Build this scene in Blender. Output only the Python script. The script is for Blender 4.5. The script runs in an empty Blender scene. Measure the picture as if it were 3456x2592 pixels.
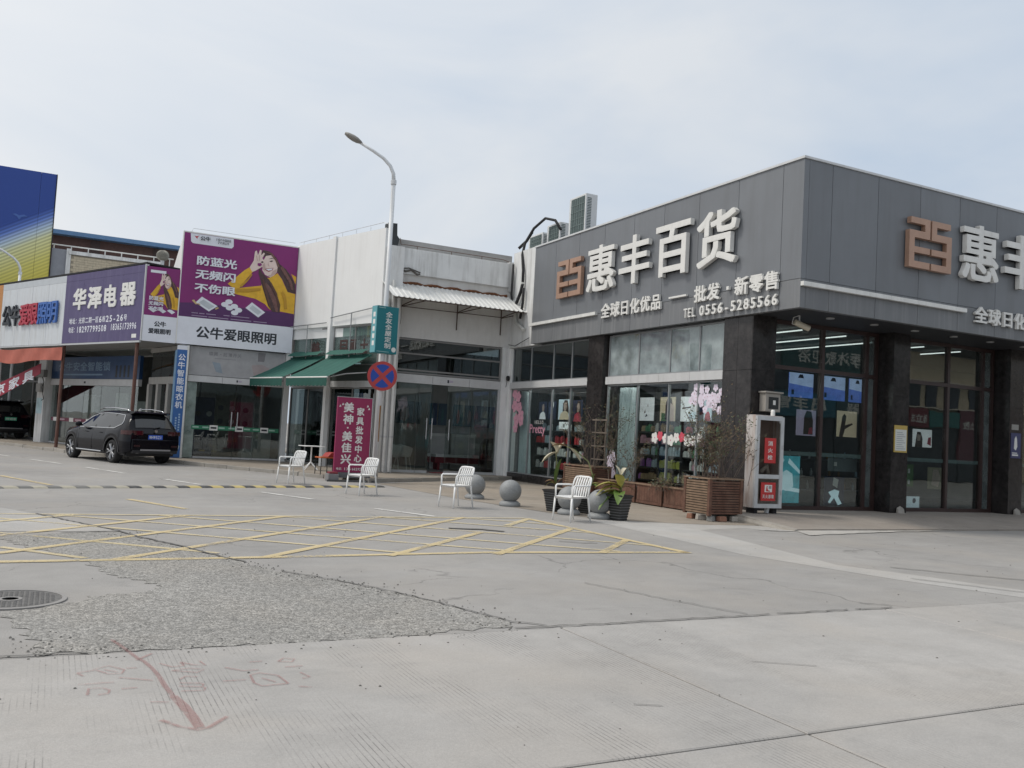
import bpy, bmesh, math, random
from mathutils import Matrix, Vector
R = math.radians
random.seed(7)
SC = bpy.context.scene
COL = SC.collection

# ------------------------------------------------------------------ camera
YAW, PITCH, ROLL = R(27.0), R(3.23), R(3.14)
fw = Vector((math.sin(YAW)*math.cos(PITCH), math.cos(YAW)*math.cos(PITCH), math.sin(PITCH)))
rt = Vector((math.cos(YAW), -math.sin(YAW), 0)); upv = rt.cross(fw)
r2 = rt*math.cos(ROLL) + upv*math.sin(ROLL); u2 = upv*math.cos(ROLL) - rt*math.sin(ROLL)
cam_d = bpy.data.cameras.new('camera'); cam = bpy.data.objects.new('camera', cam_d); COL.objects.link(cam)
cam.matrix_world = Matrix(((r2.x, u2.x, -fw.x, 0), (r2.y, u2.y, -fw.y, 0), (r2.z, u2.z, -fw.z, 1.5), (0, 0, 0, 1)))
cam_d.sensor_width = 36; cam_d.sensor_fit = 'HORIZONTAL'; cam_d.lens = 31.44
cam_d.clip_start = .05; cam_d.clip_end = 3000
SC.camera = cam

# ------------------------------------------------------------------ sky, sun, exposure
SUN_AZ, SUN_EL = R(-64), R(54)            # azimuth from +Y towards +X
sdir = Vector((math.sin(SUN_AZ)*math.cos(SUN_EL), math.cos(SUN_AZ)*math.cos(SUN_EL), math.sin(SUN_EL)))
W = bpy.data.worlds.new('World'); SC.world = W; W.use_nodes = True
nt = W.node_tree; nt.nodes.clear(); N = nt.nodes.new; L = nt.links.new
out = N('ShaderNodeOutputWorld'); bg = N('ShaderNodeBackground'); L(bg.outputs[0], out.inputs[0])
bg.inputs[1].default_value = .1
sky = N('ShaderNodeTexSky'); sky.sky_type = 'NISHITA'; sky.sun_disc = False
sky.sun_elevation = SUN_EL; sky.sun_rotation = SUN_AZ
sky.dust_density = 4; sky.air_density = 1.2; sky.ozone_density = 1.5
tc = N('ShaderNodeTexCoord')
mp = N('ShaderNodeMapping'); mp.inputs['Scale'].default_value = (1.1, 1.1, 2.6); L(tc.outputs['Generated'], mp.inputs[0])
cl = N('ShaderNodeTexNoise'); cl.inputs['Scale'].default_value = 1.7; cl.inputs['Detail'].default_value = 5; cl.inputs['Roughness'].default_value = .52
cl.inputs['Distortion'].default_value = .6; L(mp.outputs[0], cl.inputs[0])
cr = N('ShaderNodeValToRGB'); L(cl.outputs[0], cr.inputs[0])
cr.color_ramp.elements[0].position = .36; cr.color_ramp.elements[0].color = (4.75, 5.55, 6.6, 1)
cr.color_ramp.elements[1].position = .66; cr.color_ramp.elements[1].color = (6.5, 6.8, 7.15, 1)
# veiled sun: the cloud sheet is brighter and whiter around it
vd = N('ShaderNodeVectorMath'); vd.operation = 'DOT_PRODUCT'; L(tc.outputs['Generated'], vd.inputs[0]); vd.inputs[1].default_value = sdir
mr = N('ShaderNodeMapRange'); L(vd.outputs['Value'], mr.inputs[0]); mr.inputs[1].default_value = .2; mr.inputs[2].default_value = 1.0
mr.inputs[3].default_value = 0.0; mr.inputs[4].default_value = .75
gm = N('ShaderNodeMix'); gm.data_type = 'RGBA'; L(mr.outputs[0], gm.inputs['Factor']); L(cr.outputs[0], gm.inputs['A']); gm.inputs['B'].default_value = (9.6, 9.45, 9.2, 1)
mx = N('ShaderNodeMix'); mx.data_type = 'RGBA'; mx.inputs['Factor'].default_value = .92
L(sky.outputs[0], mx.inputs['A']); L(gm.outputs['Result'], mx.inputs['B']); L(mx.outputs['Result'], bg.inputs[0])
sl = bpy.data.lights.new('sun', 'SUN'); sl.energy = 1.5; sl.angle = R(12); sl.color = (1, .95, .87)
so = bpy.data.objects.new('sun', sl); COL.objects.link(so); so.rotation_euler = sdir.to_track_quat('Z', 'Y').to_euler(); so.location = sdir*60
SC.view_settings.view_transform = 'Standard'; SC.view_settings.look = 'None'; SC.view_settings.gamma = 1; SC.view_settings.exposure = 0.22
SC.cycles.use_denoising = True; SC.cycles.transparent_max_bounces = 24; SC.cycles.max_bounces = 8
SC.cycles.sample_clamp_indirect = 6

# ------------------------------------------------------------------ materials
MATS = {}
def mat(name, col=(.5, .5, .5), rough=.6, metal=0., var=.12, scale=4., bump=0., bscale=60., spec=.5, dirt=0., dcol=(.12, .1, .08),
        dscale=(6, 6, .5), coat=0., emit=0., fine=0., orand=0.):
    if name in MATS: return MATS[name]
    m = bpy.data.materials.new(name); m.use_nodes = True; MATS[name] = m
    t = m.node_tree; b = t.nodes['Principled BSDF']; N = t.nodes.new; L = t.links.new
    b.inputs['Roughness'].default_value = rough; b.inputs['Metallic'].default_value = metal
    b.inputs['Specular IOR Level'].default_value = spec; b.inputs['Coat Weight'].default_value = coat
    c = N('ShaderNodeTexCoord')
    n1 = N('ShaderNodeTexNoise'); n1.inputs['Scale'].default_value = scale; n1.inputs['Detail'].default_value = 6; n1.inputs['Roughness'].default_value = .6
    L(c.outputs['Object'], n1.inputs[0])
    r = N('ShaderNodeMapRange'); L(n1.outputs[0], r.inputs[0]); r.inputs[1].default_value = .25; r.inputs[2].default_value = .75
    r.inputs[3].default_value = 1-var; r.inputs[4].default_value = 1+var
    mul = N('ShaderNodeVectorMath'); mul.operation = 'SCALE'; mul.inputs[0].default_value = col; L(r.outputs[0], mul.inputs['Scale'])
    last = mul.outputs[0]
    if orand:
        oi = N('ShaderNodeObjectInfo'); ro = N('ShaderNodeMapRange'); L(oi.outputs['Random'], ro.inputs[0]); ro.inputs[3].default_value = 1-orand; ro.inputs[4].default_value = 1+orand
        mo = N('ShaderNodeVectorMath'); mo.operation = 'SCALE'; L(last, mo.inputs[0]); L(ro.outputs[0], mo.inputs['Scale']); last = mo.outputs[0]
    if fine:
        n2 = N('ShaderNodeTexNoise'); n2.inputs['Scale'].default_value = bscale; n2.inputs['Detail'].default_value = 3; L(c.outputs['Object'], n2.inputs[0])
        r2_ = N('ShaderNodeMapRange'); L(n2.outputs[0], r2_.inputs[0]); r2_.inputs[1].default_value = .3; r2_.inputs[2].default_value = .7
        r2_.inputs[3].default_value = 1-fine; r2_.inputs[4].default_value = 1+fine
        m2 = N('ShaderNodeVectorMath'); m2.operation = 'SCALE'; L(last, m2.inputs[0]); L(r2_.outputs[0], m2.inputs['Scale']); last = m2.outputs[0]
    if dirt:
        mp = N('ShaderNodeMapping'); mp.inputs['Scale'].default_value = dscale; L(c.outputs['Object'], mp.inputs[0])
        n3 = N('ShaderNodeTexNoise'); n3.inputs['Scale'].default_value = 1; n3.inputs['Detail'].default_value = 5; n3.inputs['Roughness'].default_value = .65; L(mp.outputs[0], n3.inputs[0])
        r3 = N('ShaderNodeMapRange'); L(n3.outputs[0], r3.inputs[0]); r3.inputs[1].default_value = .48; r3.inputs[2].default_value = .78; r3.inputs[3].default_value = 0; r3.inputs[4].default_value = dirt
        mm = N('ShaderNodeMix'); mm.data_type = 'RGBA'; L(r3.outputs[0], mm.inputs['Factor']); L(last, mm.inputs['A']); mm.inputs['B'].default_value = (*dcol, 1); last = mm.outputs['Result']
    L(last, b.inputs['Base Color'])
    if emit:
        L(last, b.inputs['Emission Color']); b.inputs['Emission Strength'].default_value = emit
    if bump:
        nb = N('ShaderNodeTexNoise'); nb.inputs['Scale'].default_value = bscale; nb.inputs['Detail'].default_value = 4; L(c.outputs['Object'], nb.inputs[0])
        bp = N('ShaderNodeBump'); bp.inputs['Strength'].default_value = bump; bp.inputs['Distance'].default_value = .02; L(nb.outputs[0], bp.inputs['Height']); L(bp.outputs[0], b.inputs['Normal'])
    return m

def glass(name, tint=(.8, .88, .86), f0=.06, gain=1., film=0., filmcol=(.5, .55, .55)):
    if name in MATS: return MATS[name]
    m = bpy.data.materials.new(name); m.use_nodes = True; MATS[name] = m
    t = m.node_tree; t.nodes.clear(); N = t.nodes.new; L = t.links.new
    o = N('ShaderNodeOutputMaterial'); tr = N('ShaderNodeBsdfTransparent'); tr.inputs[0].default_value = (*tint, 1)
    gl = N('ShaderNodeBsdfGlossy'); gl.inputs['Roughness'].default_value = .01; gl.inputs[0].default_value = (.93, .97, .97, 1)
    tcn = N('ShaderNodeTexCoord'); nz = N('ShaderNodeTexNoise'); nz.inputs['Scale'].default_value = .7; L(tcn.outputs['Object'], nz.inputs[0])
    bp = N('ShaderNodeBump'); bp.inputs['Strength'].default_value = .012; bp.inputs['Distance'].default_value = .3; L(nz.outputs[0], bp.inputs['Height']); L(bp.outputs[0], gl.inputs['Normal'])
    lw = N('ShaderNodeLayerWeight'); lw.inputs[0].default_value = .5
    p = N('ShaderNodeMath'); p.operation = 'POWER'; L(lw.outputs['Facing'], p.inputs[0]); p.inputs[1].default_value = 4
    ma = N('ShaderNodeMath'); ma.operation = 'MULTIPLY_ADD'; L(p.outputs[0], ma.inputs[0]); ma.inputs[1].default_value = (1-f0)*gain; ma.inputs[2].default_value = f0
    mi = N('ShaderNodeMixShader'); L(ma.outputs[0], mi.inputs[0]); L(tr.outputs[0], mi.inputs[1]); L(gl.outputs[0], mi.inputs[2])
    last = mi
    if film:
        df = N('ShaderNodeBsdfDiffuse'); df.inputs[0].default_value = (*filmcol, 1)
        n2 = N('ShaderNodeTexNoise'); n2.inputs['Scale'].default_value = 3; n2.inputs['Detail'].default_value = 5; L(tcn.outputs['Object'], n2.inputs[0])
        mm = N('ShaderNodeMath'); mm.operation = 'MULTIPLY'; L(n2.outputs[0], mm.inputs[0]); mm.inputs[1].default_value = film*2
        m2 = N('ShaderNodeMixShader'); L(mm.outputs[0], m2.inputs[0]); L(mi.outputs[0], m2.inputs[1]); L(df.outputs[0], m2.inputs[2]); last = m2
    L(last.outputs[0], o.inputs[0]); return m

# ------------------------------------------------------------------ mesh helpers
ROOT = {}
def face(ox, oy, deg=0., oz=0.): return Matrix.Translation((ox, oy, oz)) @ Matrix.Rotation(R(deg), 4, 'Z')
def tag(o, label=None, cat=None, group=None, kind=None):
    if label: o['label'] = label
    if cat: o['category'] = cat
    if group: o['group'] = group
    if kind: o['kind'] = kind
    return o
def thing(name, label, cat, loc=(0, 0, 0), rz=0., group=None, kind=None):
    o = bpy.data.objects.new(name, None); COL.objects.link(o); o.location = loc; o.rotation_euler = (0, 0, R(rz)); o.empty_display_size = .2
    ROOT[o.name] = (Matrix.Translation(loc) @ Matrix.Rotation(R(rz), 4, 'Z')).inverted()
    return tag(o, label, cat, group, kind)
class MB:
    def __init__(s, M=None): s.v = []; s.f = []; s.M = M
    def add(s, vs, fs):
        b = len(s.v); s.v += [tuple(v) for v in vs]; s.f += [tuple(b+i for i in f) for f in fs]; return s
    def box(s, x0, x1, y0, y1, z0, z1):
        return s.add([(x0,y0,z0),(x1,y0,z0),(x1,y1,z0),(x0,y1,z0),(x0,y0,z1),(x1,y0,z1),(x1,y1,z1),(x0,y1,z1)],
                     [(0,3,2,1),(4,5,6,7),(0,1,5,4),(1,2,6,5),(2,3,7,6),(3,0,4,7)])
    def frustum(s, c0, w0, d0, z0, c1, w1, d1, z1):
        a, b = c0; c, d = c1
        return s.add([(a-w0/2,b-d0/2,z0),(a+w0/2,b-d0/2,z0),(a+w0/2,b+d0/2,z0),(a-w0/2,b+d0/2,z0),(c-w1/2,d-d1/2,z1),(c+w1/2,d-d1/2,z1),(c+w1/2,d+d1/2,z1),(c-w1/2,d+d1/2,z1)],
                     [(0,3,2,1),(4,5,6,7),(0,1,5,4),(1,2,6,5),(2,3,7,6),(3,0,4,7)])
    def prism(s, pts, a0, a1, ax='y'):
        n = len(pts); mk = {'y': lambda p, a: (p[0], a, p[1]), 'z': lambda p, a: (p[0], p[1], a), 'x': lambda p, a: (a, p[0], p[1])}[ax]
        ar = sum(pts[i][0]*pts[(i+1) % n][1]-pts[(i+1) % n][0]*pts[i][1] for i in range(n))
        if (ar > 0) == (ax == 'y'): pts = pts[::-1]
        # y: seen from -y must be ccw in (x,z) -> handled by flip so that outward normals hold
        vs = [mk(p, a0) for p in pts]+[mk(p, a1) for p in pts]
        fs = [tuple(range(n))[::-1], tuple(range(n, 2*n))]+[(i, (i+1) % n, n+(i+1) % n, n+i) for i in range(n)]
        return s.add(vs, fs)
    def tube(s, path, r, n=8, cap=True):
        P = [Vector(p) for p in path]; k = len(P); rs = r if isinstance(r, (list, tuple)) else [r]*k
        T = [(P[min(i+1, k-1)]-P[max(i-1, 0)]).normalized() for i in range(k)]
        a = Vector((0, 0, 1)) if abs(T[0].z) < .9 else Vector((1, 0, 0)); u = T[0].cross(a).normalized(); vs = []; fs = []
        for i in range(k):
            u = (u-T[i]*u.dot(T[i])).normalized(); w = T[i].cross(u)
            for j in range(n):
                an = 2*math.pi*j/n; vs.append(P[i]+(u*math.cos(an)+w*math.sin(an))*rs[i])
        for i in range(k-1):
            for j in range(n): fs.append((i*n+j, i*n+(j+1) % n, (i+1)*n+(j+1) % n, (i+1)*n+j))
        if cap: fs += [tuple(range(n))[::-1], tuple((k-1)*n+j for j in range(n))]
        return s.add(vs, fs)
    def lathe(s, prof, n=20, c=(0, 0, 0)):
        vs = []; fs = []; k = len(prof)
        for r, z in prof:
            for j in range(n): an = 2*math.pi*j/n; vs.append((c[0]+r*math.cos(an), c[1]+r*math.sin(an), c[2]+z))
        for i in range(k-1):
            for j in range(n): fs.append((i*n+j, i*n+(j+1) % n, (i+1)*n+(j+1) % n, (i+1)*n+j))
        if prof[0][0] > 1e-4: fs.append(tuple(range(n))[::-1])
        if prof[-1][0] > 1e-4: fs.append(tuple((k-1)*n+j for j in range(n)))
        return s.add(vs, fs)
    def grid(s, fn, nu, nv):
        vs = [fn(i/nu, j/nv) for i in range(nu+1) for j in range(nv+1)]
        return s.add(vs, [(i*(nv+1)+j, (i+1)*(nv+1)+j, (i+1)*(nv+1)+j+1, i*(nv+1)+j+1) for i in range(nu) for j in range(nv)])
    def build(s, name, m, parent=None, smooth=False, bevel=0., label=None, cat=None, group=None, kind=None, flat_origin=False):
        vs = [Vector(v) for v in s.v]
        if s.M is not None: vs = [s.M @ v for v in vs]
        loc = Vector((0, 0, 0))
        if parent is not None:
            root = parent
            while root.parent: root = root.parent
            if root.name in ROOT: Mi = ROOT[root.name]; vs = [Mi @ v for v in vs]
        elif not flat_origin and vs:
            xs = [v.x for v in vs]; ys = [v.y for v in vs]; loc = Vector(((min(xs)+max(xs))/2, (min(ys)+max(ys))/2, min(v.z for v in vs))); vs = [v-loc for v in vs]
        me = bpy.data.meshes.new(name); me.from_pydata(vs, [], s.f); me.update()
        if m: me.materials.append(m)
        if smooth: me.polygons.foreach_set('use_smooth', [True]*len(me.polygons))
        o = bpy.data.objects.new(name, me); COL.objects.link(o); o.location = loc
        if parent is not None: o.parent = parent
        else: ROOT[o.name] = Matrix.Translation(loc).inverted()
        if bevel:
            b = o.modifiers.new('bevel', 'BEVEL'); b.width = bevel; b.segments = 2; b.limit_method = 'ANGLE'; b.angle_limit = R(40)
        return tag(o, label, cat, group, kind)
def bx(name, m, parent, M, x0, x1, y0, y1, z0, z1, bevel=0., **k): return MB(M).box(x0, x1, y0, y1, z0, z1).build(name, m, parent, bevel=bevel, **k)
def copy_tree(o, parent=None):
    c = o.copy(); COL.objects.link(c); c.parent = parent
    for ch in list(o.children): copy_tree(ch, c)
    return c
# ------------------------------------------------------------------ lettering
TXT = {}
def glyphs(s, ext):
    key = (s, ext)
    if key not in TXT:
        c = bpy.data.curves.new('lettering', 'FONT'); c.body = s; c.resolution_u = 2; c.extrude = .5 if ext else 0
        c.fill_mode = 'BOTH' if ext else 'FRONT'
        o = bpy.data.objects.new('lettering', c); me = bpy.data.meshes.new_from_object(o)
        TXT[key] = ([tuple(v.co) for v in me.vertices], [tuple(p.vertices) for p in me.polygons])
        bpy.data.meshes.remove(me); bpy.data.objects.remove(o); bpy.data.curves.remove(c)
    return TXT[key]
def text(s, M, x0, x1, z0, z1, y, m, parent, depth=.0, bold=.02, name='lettering', em=False, shear=0., **k):
    """lettering fitted to a box on a face; y = front surface, depth = thickness behind it; strokes thickened by overlaid strikes"""
    vs, fs = glyphs(s, depth > 0)
    ax = min(v[0] for v in vs); bx_ = max(v[0] for v in vs); az = min(v[1] for v in vs); bz = max(v[1] for v in vs)
    if em and ord(s[0]) > 0x2E80: ax, bx_, az, bz = .03, .97, -.1, .87
    elif em:
        az, bz = 0., .71
        mid = (ax+bx_)/2; hf = max((bx_-ax)/2, .27); ax, bx_ = mid-hf, mid+hf
    sx, sz = (x1-x0)/(bx_-ax), (z1-z0)/(bz-az); mb = MB(M)
    d = bold*.85; strikes = [(0, 0)]+([(d, d), (-d, d), (d, -d), (-d, -d), (d*1.2, 0), (-d*1.2, 0)] if bold > .008 else [])
    for i, (dx, dz_) in enumerate(strikes):
        e = i*.0005
        mb.add([(x0+(v[0]+dx-ax)*sx, y+e-v[2]*depth+depth*.5, z0+(v[1]+dz_-az)*sz) for v in vs], fs)
    return mb.build(name, m, parent, **k)
def chars(s, M, x0, x1, z0, z1, y, m, parent, depth=0., bold=.02, gap=.12, name='character', vertical=False, **k):
    n = len(s); o = []
    for i, ch in enumerate(s):
        if ch == ' ': continue
        if vertical: h = (z1-z0)/n; o.append(text(ch, M, x0, x1, z1-(i+1)*h+h*gap/2, z1-i*h-h*gap/2, y, m, parent, depth, bold, name, True, **k))
        else: w = (x1-x0)/n; o.append(text(ch, M, x0+i*w+w*gap/2, x0+(i+1)*w-w*gap/2, z0, z1, y, m, parent, depth, bold, name, True, **k))
    return o
def poly(pts, M, y, m, parent, name='print', th=.0):
    """flat printed shape on a face; pts in (x, z)"""
    b = MB(M); b.add([(p[0], y, p[1]) for p in pts], [tuple(range(len(pts)))]); return b.build(name, m, parent)
I4 = Matrix.Identity(4)
# ------------------------------------------------------------------ ground materials
def ground_mat(name, base, vary=.16, speck=.1, stain=.35, stain_col=(.2, .19, .18), groove=0., crack=0., bump=.25, peb=0., warm=(1.045, 1.0, .945)):
    m = bpy.data.materials.new(name); m.use_nodes = True; MATS[name] = m
    t = m.node_tree; b = t.nodes['Principled BSDF']; N = t.nodes.new; L = t.links.new
    b.inputs['Roughness'].default_value = .85; b.inputs['Specular IOR Level'].default_value = .3
    g = N('ShaderNodeNewGeometry'); pos = g.outputs['Position']
    def noise(sc, det=5, ro=.6, vec=None, dist=0):
        n = N('ShaderNodeTexNoise'); n.inputs['Scale'].default_value = sc; n.inputs['Detail'].default_value = det; n.inputs['Roughness'].default_value = ro; n.inputs['Distortion'].default_value = dist
        L(vec or pos, n.inputs[0]); return n.outputs[0]
    def rng(x, a, b_, c, d):
        r = N('ShaderNodeMapRange'); L(x, r.inputs[0])
        for i, q in enumerate((a, b_, c, d)): r.inputs[i+1].default_value = q
        return r.outputs[0]
    def mul(v, s):
        k = N('ShaderNodeVectorMath'); k.operation = 'SCALE'; L(v, k.inputs[0]); L(s, k.inputs['Scale']); return k.outputs[0]
    def mix(f, a, colr):
        k = N('ShaderNodeMix'); k.data_type = 'RGBA'; L(f, k.inputs['Factor']); L(a, k.inputs['A']); k.inputs['B'].default_value = (*colr, 1); return k.outputs['Result']
    rgb = N('ShaderNodeRGB'); rgb.outputs[0].default_value = (*base, 1)
    c = mul(rgb.outputs[0], rng(noise(.35, 6, .62), .3, .7, 1-vary, 1+vary))
    c = mul(c, rng(noise(2.3, 6, .7), .3, .7, 1-vary*.6, 1+vary*.6))
    # warm, dusty areas
    c = mix(rng(noise(.6, 4, .6, dist=.5), .45, .7, 0, .55), c, tuple(base[i]*warm[i]*1.08 for i in range(3)))
    c = mul(c, rng(noise(95, 2, .5), .3, .7, 1-speck, 1+speck))
    # drag-like dark streaks and blots
    mpn = N('ShaderNodeMapping'); mpn.inputs['Scale'].default_value = (.9, 2.4, 1); mpn.inputs['Rotation'].default_value = (0, 0, .5); L(pos, mpn.inputs[0])
    c = mix(rng(noise(1.1, 7, .72, mpn.outputs[0], .8), .56, .76, 0, stain), c, stain_col)
    c = mix(rng(noise(6, 4, .7), .70, .80, 0, stain*1.2), c, tuple(q*.6 for q in stain_col))
    h = noise(120, 3, .6)
    if groove:
        sx = N('ShaderNodeSeparateXYZ'); L(pos, sx.inputs[0])
        w = N('ShaderNodeMath'); w.operation = 'MULTIPLY'; L(sx.outputs[0], w.inputs[0]); w.inputs[1].default_value = 2*math.pi/.031
        sn = N('ShaderNodeMath'); sn.operation = 'SINE'; L(w.outputs[0], sn.inputs[0])
        ln = rng(sn.outputs[0], .72, .95, 0, 1)
        mg = N('ShaderNodeMapping'); mg.inputs['Scale'].default_value = (1.6, .45, 1); L(pos, mg.inputs[0])
        msk = rng(noise(1.0, 3, .6, mg.outputs[0]), .47, .6, 0, 1)
        br = rng(noise(9, 3, .7), .36, .54, .1, 1)
        a1 = N('ShaderNodeMath'); a1.operation = 'MULTIPLY'; L(ln, a1.inputs[0]); L(msk, a1.inputs[1])
        a2 = N('ShaderNodeMath'); a2.operation = 'MULTIPLY'; L(a1.outputs[0], a2.inputs[0]); L(br, a2.inputs[1])
        a3 = N('ShaderNodeMath'); a3.operation = 'MULTIPLY'; L(a2.outputs[0], a3.inputs[0]); a3.inputs[1].default_value = groove
        c = mix(a3.outputs[0], c, tuple(q*.45 for q in base))
    if crack:
        v = N('ShaderNodeTexVoronoi'); v.feature = 'DISTANCE_TO_EDGE'; v.inputs['Scale'].default_value = .32
        dn = N('ShaderNodeTexNoise'); dn.inputs['Scale'].default_value = 1.6; dn.inputs['Detail'].default_value = 6; L(pos, dn.inputs[0])
        av = N('ShaderNodeVectorMath'); av.operation = 'MULTIPLY_ADD'; L(dn.outputs['Color'], av.inputs[0]); av.inputs[1].default_value = (.9, .9, 0); L(pos, av.inputs[2]); L(av.outputs[0], v.inputs[0])
        ck = rng(v.outputs[0], .0, .006, 1, 0); gate = rng(noise(.5, 3), .48, .6, 0, crack)
        k = N('ShaderNodeMath'); k.operation = 'MULTIPLY'; L(ck, k.inputs[0]); L(gate, k.inputs[1]); c = mix(k.outputs[0], c, tuple(q*.3 for q in base))
    if peb:
        v = N('ShaderNodeTexVoronoi'); v.inputs['Scale'].default_value = 72; L(pos, v.inputs[0])
        sp = N('ShaderNodeSeparateColor'); L(v.outputs['Color'], sp.inputs[0])
        c = mul(c, rng(sp.outputs[0], 0, 1, 1-peb, 1+peb*.9))
        c = mix(rng(v.outputs['Distance'], .5, .85, 0, .5), c, tuple(q*.35 for q in base))
        v2 = N('ShaderNodeTexVoronoi'); v2.inputs['Scale'].default_value = 21; L(pos, v2.inputs[0])
        c = mul(c, rng(v2.outputs['Distance'], .1, .7, 1.14, .8))
        sb = N('ShaderNodeMath'); sb.operation = 'SUBTRACT'; sb.inputs[0].default_value = 1; L(v.outputs['Distance'], sb.inputs[1]); h = sb.outputs[0]
    L(c, b.inputs['Base Color'])
    bp = N('ShaderNodeBump'); bp.inputs['Strength'].default_value = bump; bp.inputs['Distance'].default_value = .01 if not peb else .02; L(h, bp.inputs['Height']); L(bp.outputs[0], b.inputs['Normal'])
    return m
GM_ROAD = ground_mat('weathered_asphalt_concrete', (.308, .298, .286), vary=.13, stain=.4, stain_col=(.19, .185, .18), crack=.55, speck=.14)
GM_SLAB = ground_mat('pale_cast_concrete', (.372, .359, .344), vary=.13, stain=.5, stain_col=(.26, .255, .247), groove=.8, speck=.07)
GM_PATCH = ground_mat('exposed_aggregate', (.345, .335, .316), vary=.12, stain=.3, stain_col=(.2, .2, .19), peb=.34, bump=.45, speck=.2)
GM_WALK = ground_mat('brown_grey_paving', (.29, .255, .215), vary=.2, stain=.55, stain_col=(.14, .125, .11), speck=.12)
GM_DUST = ground_mat('dusty_grey_strip', (.385, .375, .36), vary=.14, stain=.35, stain_col=(.27, .26, .25), speck=.14)
GM_EARTH = ground_mat('far_ground', (.26, .25, .235), vary=.2)
GM_KERB = ground_mat('worn_kerb_concrete', (.33, .31, .28), vary=.2, stain=.6, stain_col=(.12, .11, .1), speck=.2)
def paint_mat(name, col, wear=.5, thin=0.):
    m = mat(name, col, rough=.7, var=.12, scale=3); t = m.node_tree; N = t.nodes.new; L = t.links.new; b = t.nodes['Principled BSDF']
    o = t.nodes['Material Output']; g = N('ShaderNodeNewGeometry')
    n1 = N('ShaderNodeTexNoise'); n1.inputs['Scale'].default_value = 26; n1.inputs['Detail'].default_value = 5; n1.inputs['Roughness'].default_value = .75; L(g.outputs['Position'], n1.inputs[0])
    n2 = N('ShaderNodeTexNoise'); n2.inputs['Scale'].default_value = 1.3; n2.inputs['Detail'].default_value = 4; L(g.outputs['Position'], n2.inputs[0])
    ad = N('ShaderNodeMath'); ad.operation = 'ADD'; L(n1.outputs[0], ad.inputs[0]); L(n2.outputs[0], ad.inputs[1])
    r = N('ShaderNodeMapRange'); L(ad.outputs[0], r.inputs[0]); r.inputs[1].default_value = 1.32-wear*.6; r.inputs[2].default_value = 1.5-wear*.6; r.inputs[3].default_value = thin; r.inputs[4].default_value = .92
    tr = N('ShaderNodeBsdfTransparent'); mi = N('ShaderNodeMixShader'); L(r.outputs[0], mi.inputs[0]); L(b.outputs[0], mi.inputs[1]); L(tr.outputs[0], mi.inputs[2]); L(mi.outputs[0], o.inputs[0]); return m
P_YEL = paint_mat('worn_yellow_road_paint', (.64, .52, .29), .5, .22)
P_YEL2 = paint_mat('faded_yellow_road_paint', (.64, .54, .33), .5, .25)
P_WHT = paint_mat('worn_white_road_paint', (.7, .69, .66), .5, .15)
P_RED = paint_mat('faded_red_spray_paint', (.36, .14, .13), .5, .66)
P_CRK = mat('crack_shadow_filler', (.13, .125, .118), rough=.95, var=.2)

def sheet(pts, z, name, m, parent=None, **k):
    b = MB(); b.add([(p[0], p[1], z) for p in pts], [tuple(range(len(pts)))]); return b.build(name, m, parent, flat_origin=True, **k)
def jag(pts, amp=.05, step=.12, closed=True, seed=1):
    rr = random.Random(seed); o = []; n = len(pts)
    for i in range(n if closed else n-1):
        a = pts[i]; b = pts[(i+1) % n]; d = math.dist(a, b); k = max(1, int(d/step)); nx, ny = (b[1]-a[1])/max(d, .01), (a[0]-b[0])/max(d, .01)
        for j in range(k):
            t = j/k; q = rr.uniform(-amp, amp); o.append((a[0]+(b[0]-a[0])*t+nx*q, a[1]+(b[1]-a[1])*t+ny*q))
    if not closed: o.append(pts[-1])
    return o
GROUND = sheet([(-900, -900), (900, -900), (900, 1200), (-900, 1200)], -.06, 'ground', GM_EARTH, kind='structure')
ROAD = sheet([(-60, 6.16), (70, 6.16), (70, 12.0), (40, 90), (-60, 120)], 0, 'road', GM_ROAD, kind='structure')
PAV = thing('concrete_pavement', None, None, (0, 0, 0), kind='structure')
xs_ = [-18.2, -10.9, -3.62, 3.68, 7.33, 10.98, 14.63, 18.28, 21.93, 25.6]; ys_ = [-12.0, -6.85, -4.25, -1.65, .95, 3.55, 6.15]
SH = {}
for i in range(len(xs_)-1):
    for j in range(len(ys_)-1):
        w, d = xs_[i+1]-xs_[i], ys_[j+1]-ys_[j]; key = (round(w, 2), round(d, 2)); g = .009
        if key not in SH:
            b = MB(); b.frustum((w/2, d/2), w-2*g, d-2*g, -.05, (w/2, d/2), w-2*g, d-2*g, .0); b.f = b.f[1:]
            k = len(b.v); b.add([(2*g, 2*g, .006), (w-2*g, 2*g, .006), (w-2*g, d-2*g, .006), (2*g, d-2*g, .006)], [(0, 1, 2, 3)])
            b.f = [f for f in b.f if f != (4, 5, 6, 7)]+[(4, 5, k+1, k), (5, 6, k+2, k+1), (6, 7, k+3, k+2), (7, 4, k, k+3)]
            o = b.build('concrete_slab', GM_SLAB, PAV); SH[key] = o.data
        else:
            o = bpy.data.objects.new('concrete_slab', SH[key]); COL.objects.link(o); o.parent = PAV
        o.location = (xs_[i], ys_[j], 0)
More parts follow.
